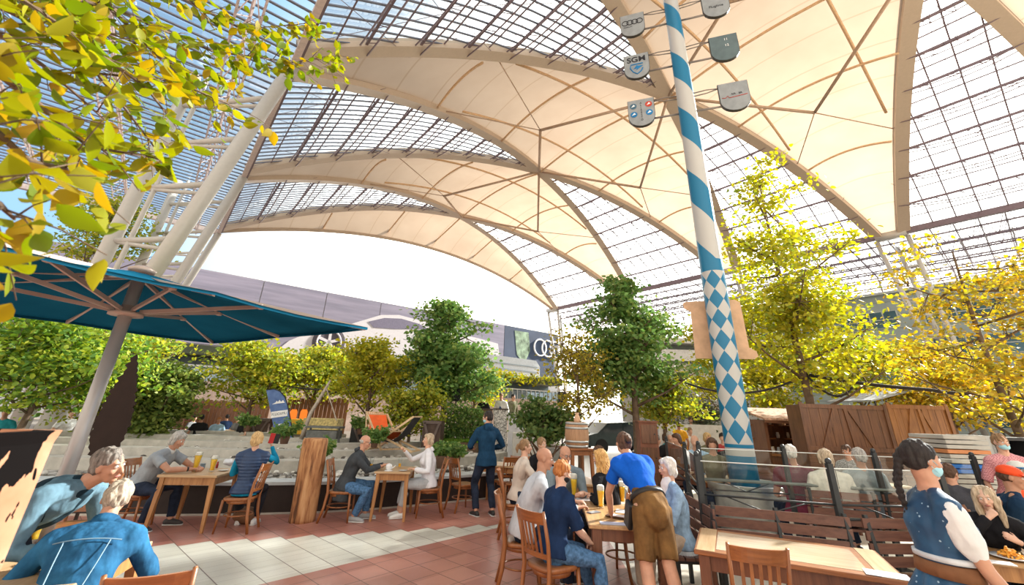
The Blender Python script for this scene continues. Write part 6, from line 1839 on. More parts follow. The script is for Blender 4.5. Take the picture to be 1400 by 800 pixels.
    for zf in (.06, .24, .76, .94):
        mb = MB(); rr = r * (1 + .12 * (1 - abs(zf - .5) * 2)) + .004; mb.lathe([(rr, hb * zf - .02), (rr + .004, hb * zf - .02), (rr + .004, hb * zf + .02), (rr, hb * zf + .02)], n=28, cap=False); mb.obj('hoop', galv, t, True)
    stt = make_table('tall wooden stand carrying the barrel', .52, .52, h=q.z, legw=.06, mats=('chairx', 'chairz'), ap=.09); place(stt, (q.x, 9.0, 0), .3)
    q = at(789, 572, D=9.0); lathe_thing('candle_lantern', 'small tan jug on top of the barrel', 'jug', (q.x, 9.0, at(789, 577, D=9).z - .03), [(.04, 0), (.07, .06), (.05, .13), (.03, .17), (.04, .2)], plain('tan clay', (.6, .38, .25), .7))
    # ---- open kiosk with shelves
    D = 12.5; a = at(1036, 575, D=D); b = at(1094, 575, D=D); zt = a.z + .02; W = b.x - a.x + .1
    t = thing('market_kiosk', 'open wooden kiosk with shelves of crockery right of the maypole', 'kiosk', ((a.x + b.x) / 2, D, 0), -.05)
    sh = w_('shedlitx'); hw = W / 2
    for sx in (-1, 1): mb = MB(); mb.box((sx * hw, 0, zt / 2), (.08, 1.0, zt)); mb.obj('side_panel', w_('shedz'), t)
    mb = MB(); mb.box((0, .48, zt / 2), (W, .04, zt)); mb.obj('back_panel', w_('shedz'), t)
    mb = MB(); mb.prism([(-.75, 0), (.7, .28), (.7, .33), (-.75, .05)], -hw - .15, hw + .15, Matrix.Translation((0, 0, zt)) @ Matrix(((0, 0, 1, 0), (1, 0, 0, 0), (0, 1, 0, 0), (0, 0, 0, 1)))); mb.obj('roof', plain('mottled tan shingle', (.52, .32, .22), .8, var=.5, sc=14), t)  # tan shingle tone varies by strong random mottling
    mb = MB(); mb.box((0, -.72, zt - .02), (W + .25, .05, .10)); mb.obj('fascia', w_('shedx'), t)
    mb = MB(); mb.box((0, -.15, .96), (W, .9, .05)); mb.obj('counter', sh, t); mb = MB(); mb.box((0, -.5, .47), (W, .05, .94)); mb.obj('counter_front', w_('shedz'), t)
    for z in (1.32, 1.66): 
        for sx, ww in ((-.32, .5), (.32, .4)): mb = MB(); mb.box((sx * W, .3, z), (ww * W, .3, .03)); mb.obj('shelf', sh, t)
    rr_ = random.Random(5); base = t.matrix_basis
    jar_m = [plain('white stoneware', (.75, .73, .68), .3), plain('cream jar', (.68, .58, .42), .4), plain('grey jar', (.35, .37, .38), .4)]
    jars = []
    for i in range(20):
        z = .985 if i < 13 else (1.335 if i < 17 else 1.675); x = (-hw + .14 + i * (W - .28) / 12.2) if i < 13 else (-.40 + (i - 13) * .22) * W if i < 17 else (-.38 + (i - 17) * .3) * W
        y = -.35 + .12 * (i % 2) if i < 13 else .3; p = base @ Vector((x, y, z)); r = rr_.uniform(.035, .05); h = rr_.uniform(.09, .16)
        o = lathe_thing('jar', 'pale stoneware jars and cups standing on the kiosk counter and shelves', 'jar', p, [(r * .8, 0), (r, h * .5), (r * .7, h * .85), (r * .75, h)], jar_m[i % 3], 12, 'stoneware on the kiosk')
    # ---- closed stall doors
    D = 10.6
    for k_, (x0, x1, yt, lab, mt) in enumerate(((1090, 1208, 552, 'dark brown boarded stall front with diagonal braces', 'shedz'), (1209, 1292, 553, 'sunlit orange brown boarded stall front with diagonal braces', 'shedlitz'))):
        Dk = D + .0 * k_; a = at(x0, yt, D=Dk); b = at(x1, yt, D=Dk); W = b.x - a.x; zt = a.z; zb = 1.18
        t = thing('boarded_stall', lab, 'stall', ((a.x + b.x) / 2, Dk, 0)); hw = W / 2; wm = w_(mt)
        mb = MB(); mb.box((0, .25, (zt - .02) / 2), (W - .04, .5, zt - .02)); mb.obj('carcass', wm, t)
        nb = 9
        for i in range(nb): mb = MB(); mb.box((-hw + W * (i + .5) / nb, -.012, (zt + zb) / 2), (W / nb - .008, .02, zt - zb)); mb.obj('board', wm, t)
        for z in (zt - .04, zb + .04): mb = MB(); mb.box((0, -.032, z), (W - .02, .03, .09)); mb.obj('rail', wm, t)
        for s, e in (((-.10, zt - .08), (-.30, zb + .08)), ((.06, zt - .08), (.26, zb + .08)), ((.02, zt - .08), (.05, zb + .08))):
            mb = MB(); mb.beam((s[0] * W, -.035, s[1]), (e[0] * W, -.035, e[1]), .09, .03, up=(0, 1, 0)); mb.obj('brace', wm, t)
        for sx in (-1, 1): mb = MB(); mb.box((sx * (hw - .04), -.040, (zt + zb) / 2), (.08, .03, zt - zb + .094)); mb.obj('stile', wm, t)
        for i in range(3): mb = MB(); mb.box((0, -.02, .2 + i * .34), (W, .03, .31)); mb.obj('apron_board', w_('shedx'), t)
    # ---- stack of pale slatted panels on a trolley, grey box, black counter
    D = 7.6; a = at(1263, 593, D=D); b = at(1322, 593, D=D); W = b.x - a.x
    t = thing('slatted_stack', 'tall stack of pale grey slatted tops with one blue and one orange layer', 'stack', ((a.x + b.x) / 2, D, 0), .05)
    n = 22; zt = a.z
    for i in range(n):
        z = .12 + (zt - .12) * (i + .5) / n; nm = plain('pale slat', (.40, .38, .34), .7)
        if i == n - 4: nm = plain('orange slat', (.50, .20, .08), .6)
        if i == n - 8 or i == n - 7: nm = plain('blue slat', (.01, .12, .42), .5)
        if i in (n - 15,): nm = plain('dark slat', (.05, .035, .03), .6)
        mb = MB(); mb.box((.01 * math.sin(i * 2), 0, z), (W, .6, (zt - .12) / n * .82), bev=.006); mb.obj('layer', nm, t)
    mb = MB(); mb.box((0, 0, .09), (W + .05, .65, .05)); mb.obj('trolley_deck', iron, t)
    for sx in (-1, 1):
        for sy in (-1, 1): mb = MB(); mb.M = Matrix.Translation((sx * W * .42, sy * .25, .04)) @ Matrix.Rotation(PI / 2, 4, 'Y'); mb.lathe([(0, -.015), (.04, -.015), (.04, .015), (0, .015)], n=14); mb.obj('wheel', plain('black rubber', (.02, .02, .02), .7), t)
    a = at(1325, 595, D=8.2); b = at(1352, 595, D=8.2)
    t = thing('grey_cupboard', 'plain light grey metal cupboard between the slatted stack and the pink shirt waitress', 'cupboard', ((a.x + b.x) / 2, 8.3, 0)); W = b.x - a.x + .2
    gm = plain('light grey enamel', (.40, .40, .39), .5); mb = MB(); mb.box((0, 0, a.z / 2), (W, .5, a.z), bev=.01); mb.obj('cabinet', gm, t)
    for sx in (-1, 1):
        mb = MB(); mb.box((sx * W / 4, -.255, a.z / 2), (W / 2 - .03, .012, a.z - .1)); d = mb.obj('door', gm, t); mb = MB(); mb.box((-sx * .03 + sx * .02, -.27, a.z * .55), (.015, .02, .12)); mb.obj('handle', iron, d)
    a = at(1368, 600, D=8.0); t = thing('drinks_counter', 'black service counter with shelves at the right edge', 'counter', (a.x + .8, 8.3, 0)); bk = plain('black counter', (.025, .025, .028), .4)
    mb = MB(); mb.box((0, 0, a.z), (1.8, .7, .05), bev=.008); mb.obj('top', bk, t)
    for sx in (-.88, -.3, .3, .88): mb = MB(); mb.box((sx, .0, a.z / 2), (.04, .66, a.z)); mb.obj('upright', bk, t)
    for z in (.3, .75, 1.15): mb = MB(); mb.box((0, .0, z), (1.76, .62, .025)); mb.obj('shelf', plain('grey shelf', (.22, .22, .22), .4), t)
    mb = MB(); mb.box((0, .33, a.z / 2), (1.78, .02, a.z - .05)); mb.obj('back_panel', bk, t)
    for i in range(7): p = (a.x + .15 + i * .22, 8.15, 1.163); lathe_thing('stacked_glasses', 'clear glasses on the middle shelf of the black counter', 'glass', p, [(.03, 0), (.035, .12), (.032, .12), (.027, .01)], glass_mat(), 12, 'glasses in the black counter')
    # market umbrella roof grey, behind stalls
    a = at(1235, 540, D=15); t = thing('market_awning', 'grey and white awning roof behind the boarded stalls', 'awning', (a.x, 15, 0))
    mb = MB(); mb.prism([(-2.0, a.z - .25), (0, a.z + .25), (2.2, a.z - .25), (2.2, a.z - .30), (0, a.z + .20), (-2.0, a.z - .30)], -1, 1, Matrix(((1, 0, 0, 0), (0, 0, 1, 0), (0, 1, 0, 0), (0, 0, 0, 1)))); mb.obj('awning_cloth', plain('grey awning cloth', (.33, .36, .40), .8), t)
    for sx in (-1.8, 2.0):
        for sy in (-.9, .9): mb = MB(); mb.tube([(sx, sy, 0), (sx, sy, a.z - .25)], .03, 6); mb.obj('post', iron, t)
    # far tables between the right hand diners
    for px, D, lab, lx in ((935, 10.2, 'wooden table in front of the man in the grey cap', 1.5), (978, 8.9, 'wooden table between the elderly man and the black jacket', 1.1), (1165, 8.8, 'wooden table behind the steel grey shirt', 1.3)):
        q = at(px, 600, D=D); t = make_table(lab, lx, .7, mats=('palex', 'darkz'), group='far tables on the right'); place(t, (q.x, D, 0), .15)
    for i, (px, D) in enumerate(((990, 8.75), (1000, 9.0), (925, 10.1))):
        q = at(px, 600, D=D); beer_glass(('beer glass nearest the black jacket', 'beer glass behind the first on the far table', 'beer glass before the man in the grey cap')[i], (q.x, D, .752), .22, .8, r=.04)

# ------------------------------------------------------------------ beyond the terrace
def make_background():
    iron = plain('anthracite iron', (.045, .048, .05), .45, .4)
    # billboard building
    A = Vector((14.0, 85.6, 0)); dv = Vector((math.cos(R(38.22)), math.sin(R(38.22)), 0)); nv = Vector((dv.y, -dv.x, 0))
    t = thing('billboard_hall', 'long hall wall covered by a giant grey blue car advertisement', 'building', tuple(A))
    def onw(px, py, off=0):
        d = at(px, py, D=50) - Vector((0, 0, CZ)); o = Vector((0, 0, CZ)); k = ((A + nv * off) - o).dot(nv) / d.dot(nv); p = o + d * k
        rel = p - A; return (rel.dot(dv), p.z)
    Mw = lambda off: Matrix((dv, Vector((0, 0, 1)), nv)).transposed().to_4x4()
    def sheet(nm, poly, mt, z0, z1, par=t):
        mb = MB(); area = sum(a[0] * b[1] - b[0] * a[1] for a, b in zip(poly, poly[1:] + poly[:1]))
        mb.prism(poly if area > 0 else poly[::-1], z0, z1, Mw(0)); return mb.obj(nm, mt, par)
    zt = 16.15; xr = onw(763, 470)[0]; xs = onw(688, 480)[0]
    mb = MB(); mb.box((-60 + xr / 2, 0, 0), (1, 1, 1)); 
    sheet('hall_wall', [(-130, 0), (xr, 0), (xr, zt), (-130, zt)], plain('hall wall', (.30, .30, .31), .8), -12, 0)
    mv, nt, out = new_mat('printed banner cloth'); 
    f = noise(nt, coords(nt, (.05, .05, .6)), 3, 4); principled(nt, out, ramp(nt, f, ((.3, (.16, .155, .215)), (.7, (.24, .225, .30)))), .8)
    for i in range(14):
        x1 = xs - i * 7.6; sheet('banner_panel', [(x1 - 7.5, 7.8), (x1, 7.8), (x1, zt - .1), (x1 - 7.5, zt - .1)], mv, .02, .10)
    sheet('banner_panel', [(xs + .1, 7.2), (xr, 7.2), (xr, zt - .1), (xs + .1, zt - .1)], plain('dark blue banner', (.055, .075, .125), .8, var=.2, sc=.3), .02, .10)
    leafp = [onw(x, y) for x, y in ((703, 452), (722, 455), (724, 480), (716, 498), (706, 485))]
    sheet('printed_foliage', leafp, plain('printed grey green', (.20, .28, .20), .8, var=.6, sc=1.2), .11, .14)
    car = [onw(x, y) for x, y in ((380, 478), (395, 466), (430, 452), (470, 446), (490, 440), (520, 431), (545, 431), (580, 440), (610, 452), (650, 462), (680, 470), (684, 500), (600, 505), (500, 505), (430, 505), (382, 500))]
    wc = plain('printed white car body', (.52, .51, .54), .7, var=.05); sheet('printed_car', car, wc, .11, .16)
    win = [onw(x, y) for x, y in ((503, 440), (525, 435), (548, 436), (572, 443), (585, 450), (540, 450), (510, 448))]; sheet('printed_window', win, plain('printed dark window', (.14, .13, .19), .6), .17, .20)
    c = onw(449, 468); e = onw(473, 468); R_ = abs(e[0] - c[0]) * .92
    sheet('printed_wheel', [(c[0] + R_ * math.cos(2 * PI * i / 28), c[1] + R_ * math.sin(2 * PI * i / 28)) for i in range(28)], plain('printed tyre', (.09, .08, .10), .7), .17, .21)
    R2_ = R_ * .72; mb = MB(); mb.M = Mw(0); mb.tube([(c[0] + R2_ * math.cos(2 * PI * i / 28), c[1] + R2_ * math.sin(2 * PI * i / 28), .24) for i in range(29)], .12, 5)
    for i in range(5): a_ = 2 * PI * i / 5 + PI / 2; mb.beam((c[0], c[1], .24), (c[0] + R2_ * math.cos(a_), c[1] + R2_ * math.sin(a_), .24), .35, .1, up=(0, 0, 1))
    mb.obj('printed_rim', wc, t)
    for i in range(4):
        c = onw(737.5 + i * 10.5, 475.5 + i * 1.6); mb = MB(); mb.M = Mw(0); rr = abs(onw(747, 475)[1] - onw(747, 486)[1]); mb.tube([(c[0] + rr * math.cos(2 * PI * q / 32), c[1] + rr * math.sin(2 * PI * q / 32), .2) for q in range(33)], .16, 6); mb.obj('ring', plain('white banner print', (.75, .77, .82), .6), t, True)
    # silver pod, planted parapet, glazed balustrade beneath it
    def onw2(px, py, off): 
        x, z = onw(px, py, off); return x, z
    t2 = thing('garden_terrace_block', 'pale pink terrace block with glazed balustrade and planted parapet under the advertisement', 'building', tuple(A + nv * 22))
    A2 = A + nv * 22
    def on3(px, py): 
        d = at(px, py, D=50) - Vector((0, 0, CZ)); k = (A2 - Vector((0, 0, CZ))).dot(nv) / d.dot(nv); p = Vector((0, 0, CZ)) + d * k; rel = p - A2; return rel.dot(dv), p.z
    def sh2(nm, x0, x1, z0, z1, mt, a, b): mb = MB(); mb.prism([(x0, z0), (x1, z0), (x1, z1), (x0, z1)], a, b, Mw(0)); return mb.obj(nm, mt, t2)
    xa, xb = on3(150, 520)[0], on3(766, 540)[0]
    z = lambda y: on3(720, y)[1]
    sh2('wall', xa, xb, 0, z(546), plain('pinkish render', (.55, .42, .36), .8), -8, 0)
    sh2('balustrade', xa, xb, z(546), z(534), clear_glass('balustrade glass', (.75, .85, .9), .15), -.1, 0)
    sh2('top_rail', xa, xb, z(534), z(532.5), plain('white rail', (.7, .72, .74), .5), -.12, .05)
    for i in range(40):
        x = xb - i * (xb - xa) / 60; sh2('baluster', x, x + .06, z(546), z(534), plain('white rail', (.7, .72, .74), .5), -.1, .02)
    sh2('glazed_storey', xa, xb, z(534), z(522), plain('dim recessed glazing', (.12, .16, .17), .3), -3, -2)
    sh2('planted_parapet', xa, xb, z(524), z(516), plain('dark planter edge', (.10, .12, .08), .8), -2, .4)
    r_ = random.Random(2); T = []
    for i in range(170):
        x = xb - r_.uniform(0, 1) ** 1.0 * (xb - xa) * .7; T.append(A2 * 0 + dv * x + nv * r_.uniform(-.4, .7) + Vector((0, 0, z(518) + r_.uniform(-.2, .35))))
    foliage('parapet_foliage', leaf_mat('leaves yellow green', YG), T, .35, t2, 5, 16, .5, .45)
    # rounded silver pod
    q = at(700, 500, D=58); mb = MB(); a = at(590, 495, D=52); b = at(738, 500, D=64)
    L = (b - a).length; t3 = thing('silver_pod', 'long rounded silver roofed volume below the advertisement', 'building', ((a.x + b.x) / 2, (a.y + b.y) / 2, 0), math.atan2(b.y - a.y, b.x - a.x)); zt_ = at(738, 494, D=64).z
    zb_ = z(520) - .5
    mb.prism([(-L / 2, zb_), (L / 2, zb_), (L / 2, zt_ - .8), (L / 2 - .8, zt_), (-L / 2, zt_)], -4, 0, Matrix(((1, 0, 0, 0), (0, 0, -1, 0), (0, 1, 0, 0), (0, 0, 0, 1)))); mb.obj('shell', plain('silver cladding', (.50, .53, .55), .35, .2), t3)
    mb = MB()
    for i in range(5): zz_ = zb_ + (zt_ - zb_) * (i + .7) / 6; mb = MB(); mb.box((0, -.03, zz_), (L - 1, .06, .12)); mb.obj('ribbon_window', plain('blue grey ribbon', (.30, .36, .40), .3), t3)
    mb = MB(); mb.box((0, 3, zb_ / 2), (L - 2, 3, zb_)); mb.obj('support_block', plain('grey block', (.3, .3, .3), .8), t3)
    # right office building
    P0 = Vector((26.0, 56.9, 0)); du = Vector((math.cos(R(127.54)), math.sin(R(127.54)), 0)) * -1
    t = thing('office_building', 'pale green glazed office building at the right beyond the columns', 'building', tuple(P0), math.atan2(du.y, du.x))
    Lb, Hb = 62, 14.1; cl = plain('pale green grey cladding', (.30, .36, .35), .4, .1, var=.08, sc=.3); gw = plain('blue green window', (.07, .14, .17), .12, .3, var=.3, sc=.5); fr = plain('pale window frame', (.45, .48, .46), .5)
    mb = MB(); mb.box((Lb / 2, 6, Hb / 2), (Lb, 12, Hb)); mb.obj('facade', cl, t)
    mb = MB(); mb.box((Lb / 2, 5.8, Hb + .1), (Lb + .4, 12.6, .25)); mb.obj('roof_edge', fr, t)
    for z in np.arange(1.2, Hb, 1.35): mb = MB(); mb.box((Lb / 2, -.01, z), (Lb, .03, .03)); mb.obj('cladding_joint', plain('joint grey', (.16, .18, .18), .6), t)
    for r_i, z in enumerate((11.6, 8.6, 5.6, 2.6)):
        for k in range(8):
            x = 3 + k * 7.4
            mb = MB(); mb.box((x, -.02, z), (5.6, .08, 1.7)); f = mb.obj('window', fr, t)
            mb = MB()
            for i in range(5):
                for j in range(2): mb.box((x - 2.2 + i * 1.1, -.07, z - .42 + j * .84), (.98, .03, .74))
            mb.obj('pane', gw, f)
    # white galleried building behind the maypole
    D = 44; a = at(850, 500, D=D); b = at(1075, 500, D=D); t = thing('white_gallery_building', 'white galleried building behind the dark green tree and the scroll board', 'building', ((a.x + b.x) / 2, D, 0)); W = b.x - a.x
    zz = lambda y: at(930, y, D=D).z
    wh = plain('white parapet', (.62, .62, .60), .6); dk_ = plain('grey green recess', (.12, .14, .12), .6); bg_ = plain('beige fascia', (.50, .47, .40), .7)
    def bl(nm, y0, y1, mt, d0, d1): mb = MB(); mb.box((0, (d0 + d1) / 2, (zz(y0) + zz(y1)) / 2), (W, d1 - d0, zz(y0) - zz(y1))); return mb.obj(nm, mt, t)
    bl('parapet', 463, 470, wh, -.4, 1); bl('recess', 470, 479, dk_, 1, 2); bl('parapet', 479, 494, wh, -.4, 1); bl('dark_strip', 494, 497, dk_, -.2, 1); bl('fascia', 497, 511, bg_, -.1, 1); bl('window_band', 511, 531, wh, 0, 1); bl('ground_storey', 531, 600, plain('grey storey', (.34, .34, .33), .7), 0, 1)  # thin grey green strip runs between parapet and fascia
    for px0, px1 in ((928, 962), (970, 985), (1005, 1040), (880, 915)):
        x0 = at(px0, 520, D=D).x - (a.x + b.x) / 2; x1 = at(px1, 520, D=D).x - (a.x + b.x) / 2; n = 5
        for i in range(n):
            mb = MB(); w2 = (x1 - x0) / n; mb.box((x0 + w2 * (i + .5), -.03, (zz(513) + zz(527)) / 2), (w2 * .8, .05, zz(513) - zz(527))); mb.obj('window', plain('office blue window', (.14, .20, .27), .2), t)
    q = at(957, 502, D=D - 1); mb = MB(); mb.box((0, 0, 0), (1.0, .15, .55)); o = mb.obj('exit_sign', plain('green exit sign', (.01, .30, .15), .5), None, False, (q.x, D - .6, q.z)); tag(o, 'small green exit sign on the beige fascia of the white building', 'sign')
    mb = MB(); mb.prism([(-.28, -.15), (-.10, -.15), (-.10, .12), (-.2, .16), (-.28, .1)], .08, .1, Matrix.Rotation(PI / 2, 4, 'X')); mb.prism([(.02, -.14), (.12, -.14), (.2, .0), (.3, .0), (.16, .15), (.05, .12)], .08, .1, Matrix.Rotation(PI / 2, 4, 'X')); mb.obj('running_figure', plain('white sign print', (.8, .8, .8), .5), o)
    # car
    q = at(842, 600, D=24); t = thing('parked_car', 'dark green grey car parked beyond the cabinet', 'car', (q.x, 24, 0), .35); z0 = at(842, 606, D=24).z
    body = plain('dark green grey paint', (.04, .055, .055), .25, .5); prof_ = [(-2.2, .35), (-2.25, .8), (-1.6, .95), (-1.0, 1.42), (.6, 1.50), (1.3, 1.02), (2.1, .9), (2.2, .4)]
    Mx = Matrix(((1, 0, 0, 0), (0, 0, -1, 0), (0, 1, 0, 0), (0, 0, 0, 1)))
    mb = MB(); mb.prism(prof_[::-1], -.85, .85, Mx); mb.obj('body', body, t)
    mb = MB(); mb.prism([(-1.45, .98), (-.95, 1.36), (-.2, 1.40), (-.2, .98)][::-1], -.87, .87, Mx); mb.prism([(-.1, .98), (-.1, 1.41), (.55, 1.42), (1.1, 1.02)][::-1], -.87, .87, Mx); mb.obj('window', plain('dark car glass', (.02, .03, .035), .1), t)
    for x in (-1.4, 1.35):
        for s in (-1, 1): mb = MB(); mb.M = Matrix.Translation((x, s * .8, .34)) @ Matrix.Rotation(PI / 2, 4, 'X'); mb.lathe([(0, -.1), (.34, -.1), (.34, .1), (0, .1)], n=20); mb.obj('wheel', plain('black rubber', (.02, .02, .02), .7), t)
    # ---- left: fence, planters, hut, tables
    m = w_('fencez')
    for x0, x1, D, lab in ((205, 262, 19.5, 'dark brown board fence behind the broad shrub'), (262, 372, 20.5, 'brown vertical board fence behind the far diners'), (395, 478, 18.5, 'brown open fronted hut wall behind the yellow counter')):
        a = at(x0, 545, D=D); b = at(x1, 545, D=D); W = b.x - a.x; t = thing('board_fence', lab, 'fence', ((a.x + b.x) / 2, D, 0)); zt = a.z + .05 if D != 20.5 else at(300, 548, D=D).z
        n = int(W / .16)
        mb = MB()
        for i in range(n): mb.box((-W / 2 + W * (i + .5) / n, 0, zt / 2), (W / n * .9, .03, zt + .06 * math.sin(i * 1.7)))
        mb.obj('boards', m, t)
        for z in (.3, zt - .2): mb = MB(); mb.box((0, .04, z), (W, .05, .09)); mb.obj('rail', m, t)
    for i, (x0, x1, y0, y1, D, lab) in enumerate(((181, 231, 568, 590, 17.2, 'dark brown crate planter with X brace left of the far tables'), (352, 377, 572, 592, 17, 'dark brown planter behind the flag'), (582, 606, 575, 598, 14.5, 'dark brown crate planter below the conical tree'), (487, 519, 578, 592, 15.2, 'black planter box under the yellow tree'))):
        a = at(x0, y0, D=D); b = at(x1, y0, D=D); W = b.x - a.x; t = thing('crate_planter', lab, 'planter', ((a.x + b.x) / 2, D, 0)); zt = a.z; wm = plain('dark crate wood', (.07, .045, .035), .7, var=.3) if i != 3 else plain('black planter', (.03, .03, .03), .6)
        mb = MB(); mb.box((0, 0, zt / 2), (W, .8, zt)); mb.obj('box', wm, t); hw = W / 2
        fm = plain('crate frame wood', (.12, .09, .08), .7)
        for z in (.04, zt - .04): mb = MB(); mb.box((0, -.42, z), (W, .04, .08)); mb.obj('rim', fm, t)
        mb = MB(); mb.beam((-hw + .05, -.42, .05), (hw - .05, -.42, zt - .05), .07, .03, up=(0, 1, 0)); mb.obj('brace', fm, t); mb = MB(); mb.beam((-hw + .05, -.425, zt - .05), (hw - .05, -.425, .05), .07, .03, up=(0, 1, 0)); mb.obj('brace', fm, t)
    for i, (px, D, lab) in enumerate(((252, 16.8, 'far wooden table left of the man in the black T-shirt'), (298, 17.8, 'far wooden table in the middle before the board fence'), (322, 16.6, 'far wooden table at the right end of the far diners'))):
        q = at(px, 590, D=D); t = make_table(lab, 1.3, .7, mats=('palex', 'chairz'), h=.80); place(t, (q.x, D, 0), .1)
    # yellow goods counter with lanterns
    q = at(408, 590, D=16.5); t = thing('goods_counter', 'counter draped in yellow cloth under warm lights left of the driftwood', 'counter', (q.x, 16.5, 0)); zt = at(408, 573, D=16.5).z
    mb = MB(); mb.box((0, 0, zt - .25), (1.3, .6, .5), bev=.02); mb.obj('yellow_cloth', plain('yellow cloth', (.80, .45, .05), .7, var=.2), t)
    for sx in (-.55, .55): mb = MB(); mb.beam((sx, 0, 0), (sx, 0, zt - .5), .08); mb.obj('trestle', w_('chairz'), t)
    q = at(440, 590, D=16); t = thing('goods_counter', 'counter heaped with pale fruit crates beneath the driftwood arch', 'counter', (q.x, 16, 0)); zt = at(440, 572, D=16).z
    mb = MB(); mb.box((0, 0, zt - .22), (1.2, .6, .44), bev=.02); mb.obj('display_box', plain('pale yellow crate', (.62, .50, .22), .7, var=.4, sc=14), t); mb = MB(); mb.box((0, 0, (zt - .44) / 2), (1.1, .5, zt - .44)); mb.obj('stand', plain('dark crate wood', (.07, .045, .035), .7), t)
    for i in range(2):
        q = at(401 + i * 14, 567, D=16.6); mb = MB(); mb.lathe([(.09, -.16), (.12, -.1), (.12, .1), (.08, .18), (0, .18)], n=16)
        em, nt, out = new_mat('lit lantern') if i == 0 else (em, None, None)
        if i == 0:
            e_ = nt.nodes.new('ShaderNodeEmission'); e_.inputs[0].default_value = (1, .22, .03, 1); e_.inputs[1].default_value = .35; nt.links.new(e_.outputs[0], out.inputs[0])
        o = mb.obj('lantern', em, None, True, (q.x, 16.6, q.z)); tag(o, ('left', 'right')[i] + ' one of two glowing orange lanterns above the yellow counter', 'lantern')
        mb = MB(); mb.tube([(0, 0, .18), (0, 0, 1.1)], .008, 4); mb.obj('cord', iron, o)
    # driftwood swing frame: pale pole arch
    q = at(436, 590, D=14.6); t = thing('pole_frame', 'pale leaning birch pole frame over the fruit counter', 'pole frame', (q.x, 14.6, 0)); pm = plain('pale birch bark', (.42, .36, .30), .8, var=.3)
    g = lambda x, y, D=14.6: at(x, y, D=D) - Vector((q.x, 14.6, 0))
    mb = MB(); mb.tube([g(412, 600), g(425, 565), g(446, 530), g(452, 520)], [.07, .06, .045, .03], 7); mb.obj('pole', pm, t, True)
    mb = MB(); mb.tube([g(446, 530), g(460, 575)], .02, 5); mb.obj('rope', pm, t); mb = MB(); mb.tube([g(446, 530), g(428, 560)], .02, 5); mb.obj('rope', pm, t)
    q = at(444, 590, D=13.8); t = thing('grey_cart', 'small grey wooden cart bench behind the log post', 'cart', (q.x, 13.8, 0)); zt = at(444, 583, D=13.8).z; gm = plain('weathered grey wood', (.12, .125, .12), .8, var=.3)
    mb = MB(); mb.box((0, 0, zt - .02), (1.0, .5, .05)); mb.box((0, 0, zt - .22), (.9, .45, .22)); mb.obj('tray', gm, t)
    for sx in (-1, 1): mb = MB(); mb.beam((sx * .55, -.1, zt - .9), (sx * .42, 0, zt), .05); mb.obj('leg', gm, t)
    # deck chairs
    def deck(label, px, D, zb, rz, cloth, sc=1.0):
        q = at(px, 600, D=D); t = thing('deck_chair', label, 'deck chair', (q.x, D, zb), rz); wm = w_('palez')
        for sx in (-.3, .3):
            mb = MB(); mb.beam((sx, -.65, .02), (sx, .55, .85), .035, .05); mb.obj('long_rail', wm, t); mb = MB(); mb.beam((sx * .9, .6, .02), (sx * .9, -.55, .45), .03, .045); mb.obj('short_rail', wm, t)
        for p in ((0, .55, .85), (0, -.55, .45), (0, .6, .03), (0, -.65, .03)): mb = MB(); mb.beam((-.3, p[1], p[2]), (.3, p[1], p[2]), .035); mb.obj('crossbar', wm, t)
        pts = [(-.55, .45), (-.3, .26), (-.02, .22), (.25, .42), (.55, .85)]
        mb = MB(); vs = []
        for y_, z_ in pts: vs += [(-.27, y_, z_), (.27, y_, z_), (.27, y_, z_ - .008), (-.27, y_, z_ - .008)]
        fs = [(i * 4 + k, i * 4 + (k + 1) % 4, i * 4 + 4 + (k + 1) % 4, i * 4 + 4 + k) for i in range(4) for k in range(4)] + [(3, 2, 1, 0), (16, 17, 18, 19)]
        mb._add(vs, fs); mb.obj('sling', cloth, t, False); return t
    orc = plain('orange sling cloth', (.80, .13, .03), .7); bkc = plain('black sling cloth', (.03, .03, .035), .7)
    deck('orange deck chair on the upper terrace left of the black one', 523, 12.6, .76, .7, orc); deck('black deck chair beside the orange one on the terrace', 541, 12.2, .74, -1.75, bkc)
    stc, nt, out = new_mat('orange striped sling'); wv = nt.nodes.new('ShaderNodeTexWave'); wv.inputs['Scale'].default_value = 5; nt.links.new(coords(nt), wv.inputs[0]); principled(nt, out, mixrgb(nt, mth(nt, 'GREATER_THAN', wv.outputs['Fac'], .5), (.85, .82, .75), (.80, .22, .04)), .7)
    deck('striped orange and white deck chair behind the orange one', 512, 13.9, .80, .4, stc)
    # potted ferns on the terraces
    def pot(label, px, py, D, r, cols=GR, n=46, potc=(.16, .09, .06), L=.34):
        q = at(px, py, D=D); t = thing('potted_fern', label, 'potted plant', tuple(q)); mb = MB(); mb.lathe([(r * .7, 0), (r * .95, r * 1.4), (r, r * 1.5), (r * .9, r * 1.5), (0, r * 1.4)], n=18); mb.obj('pot', plain('brown pot %.2f' % potc[0], potc, .7), t, True)
        rd = random.Random(int(px)); T = []
        mb = MB()
        for i in range(n):
            a = rd.uniform(0, 6.28); l = L * rd.uniform(.6, 1.1); e = Vector((math.cos(a) * l * .8, math.sin(a) * l * .8, r * 1.5 + l * rd.uniform(.2, .9))); mb.tube([(0, 0, r * 1.4), e * .55 + Vector((0, 0, .08)), e], [.005, .004, .002], 3)
            for k in range(5): T.append(Vector((0, 0, r * 1.4)).lerp(e, .35 + .15 * k))
        mb.obj('stem', plain('green stem', (.06, .12, .03), .7), t); foliage('fronds', leaf_mat('fern leaves', GR), T, .085, t, int(px), 5, .03, .6, .2)
    pot('fern in a brown pot left of the empty chair, on the low wall', 604, 640, 10.5, .17); pot('second fern in a brown pot just right of the first on the wall', 620, 639, 10.7, .16)
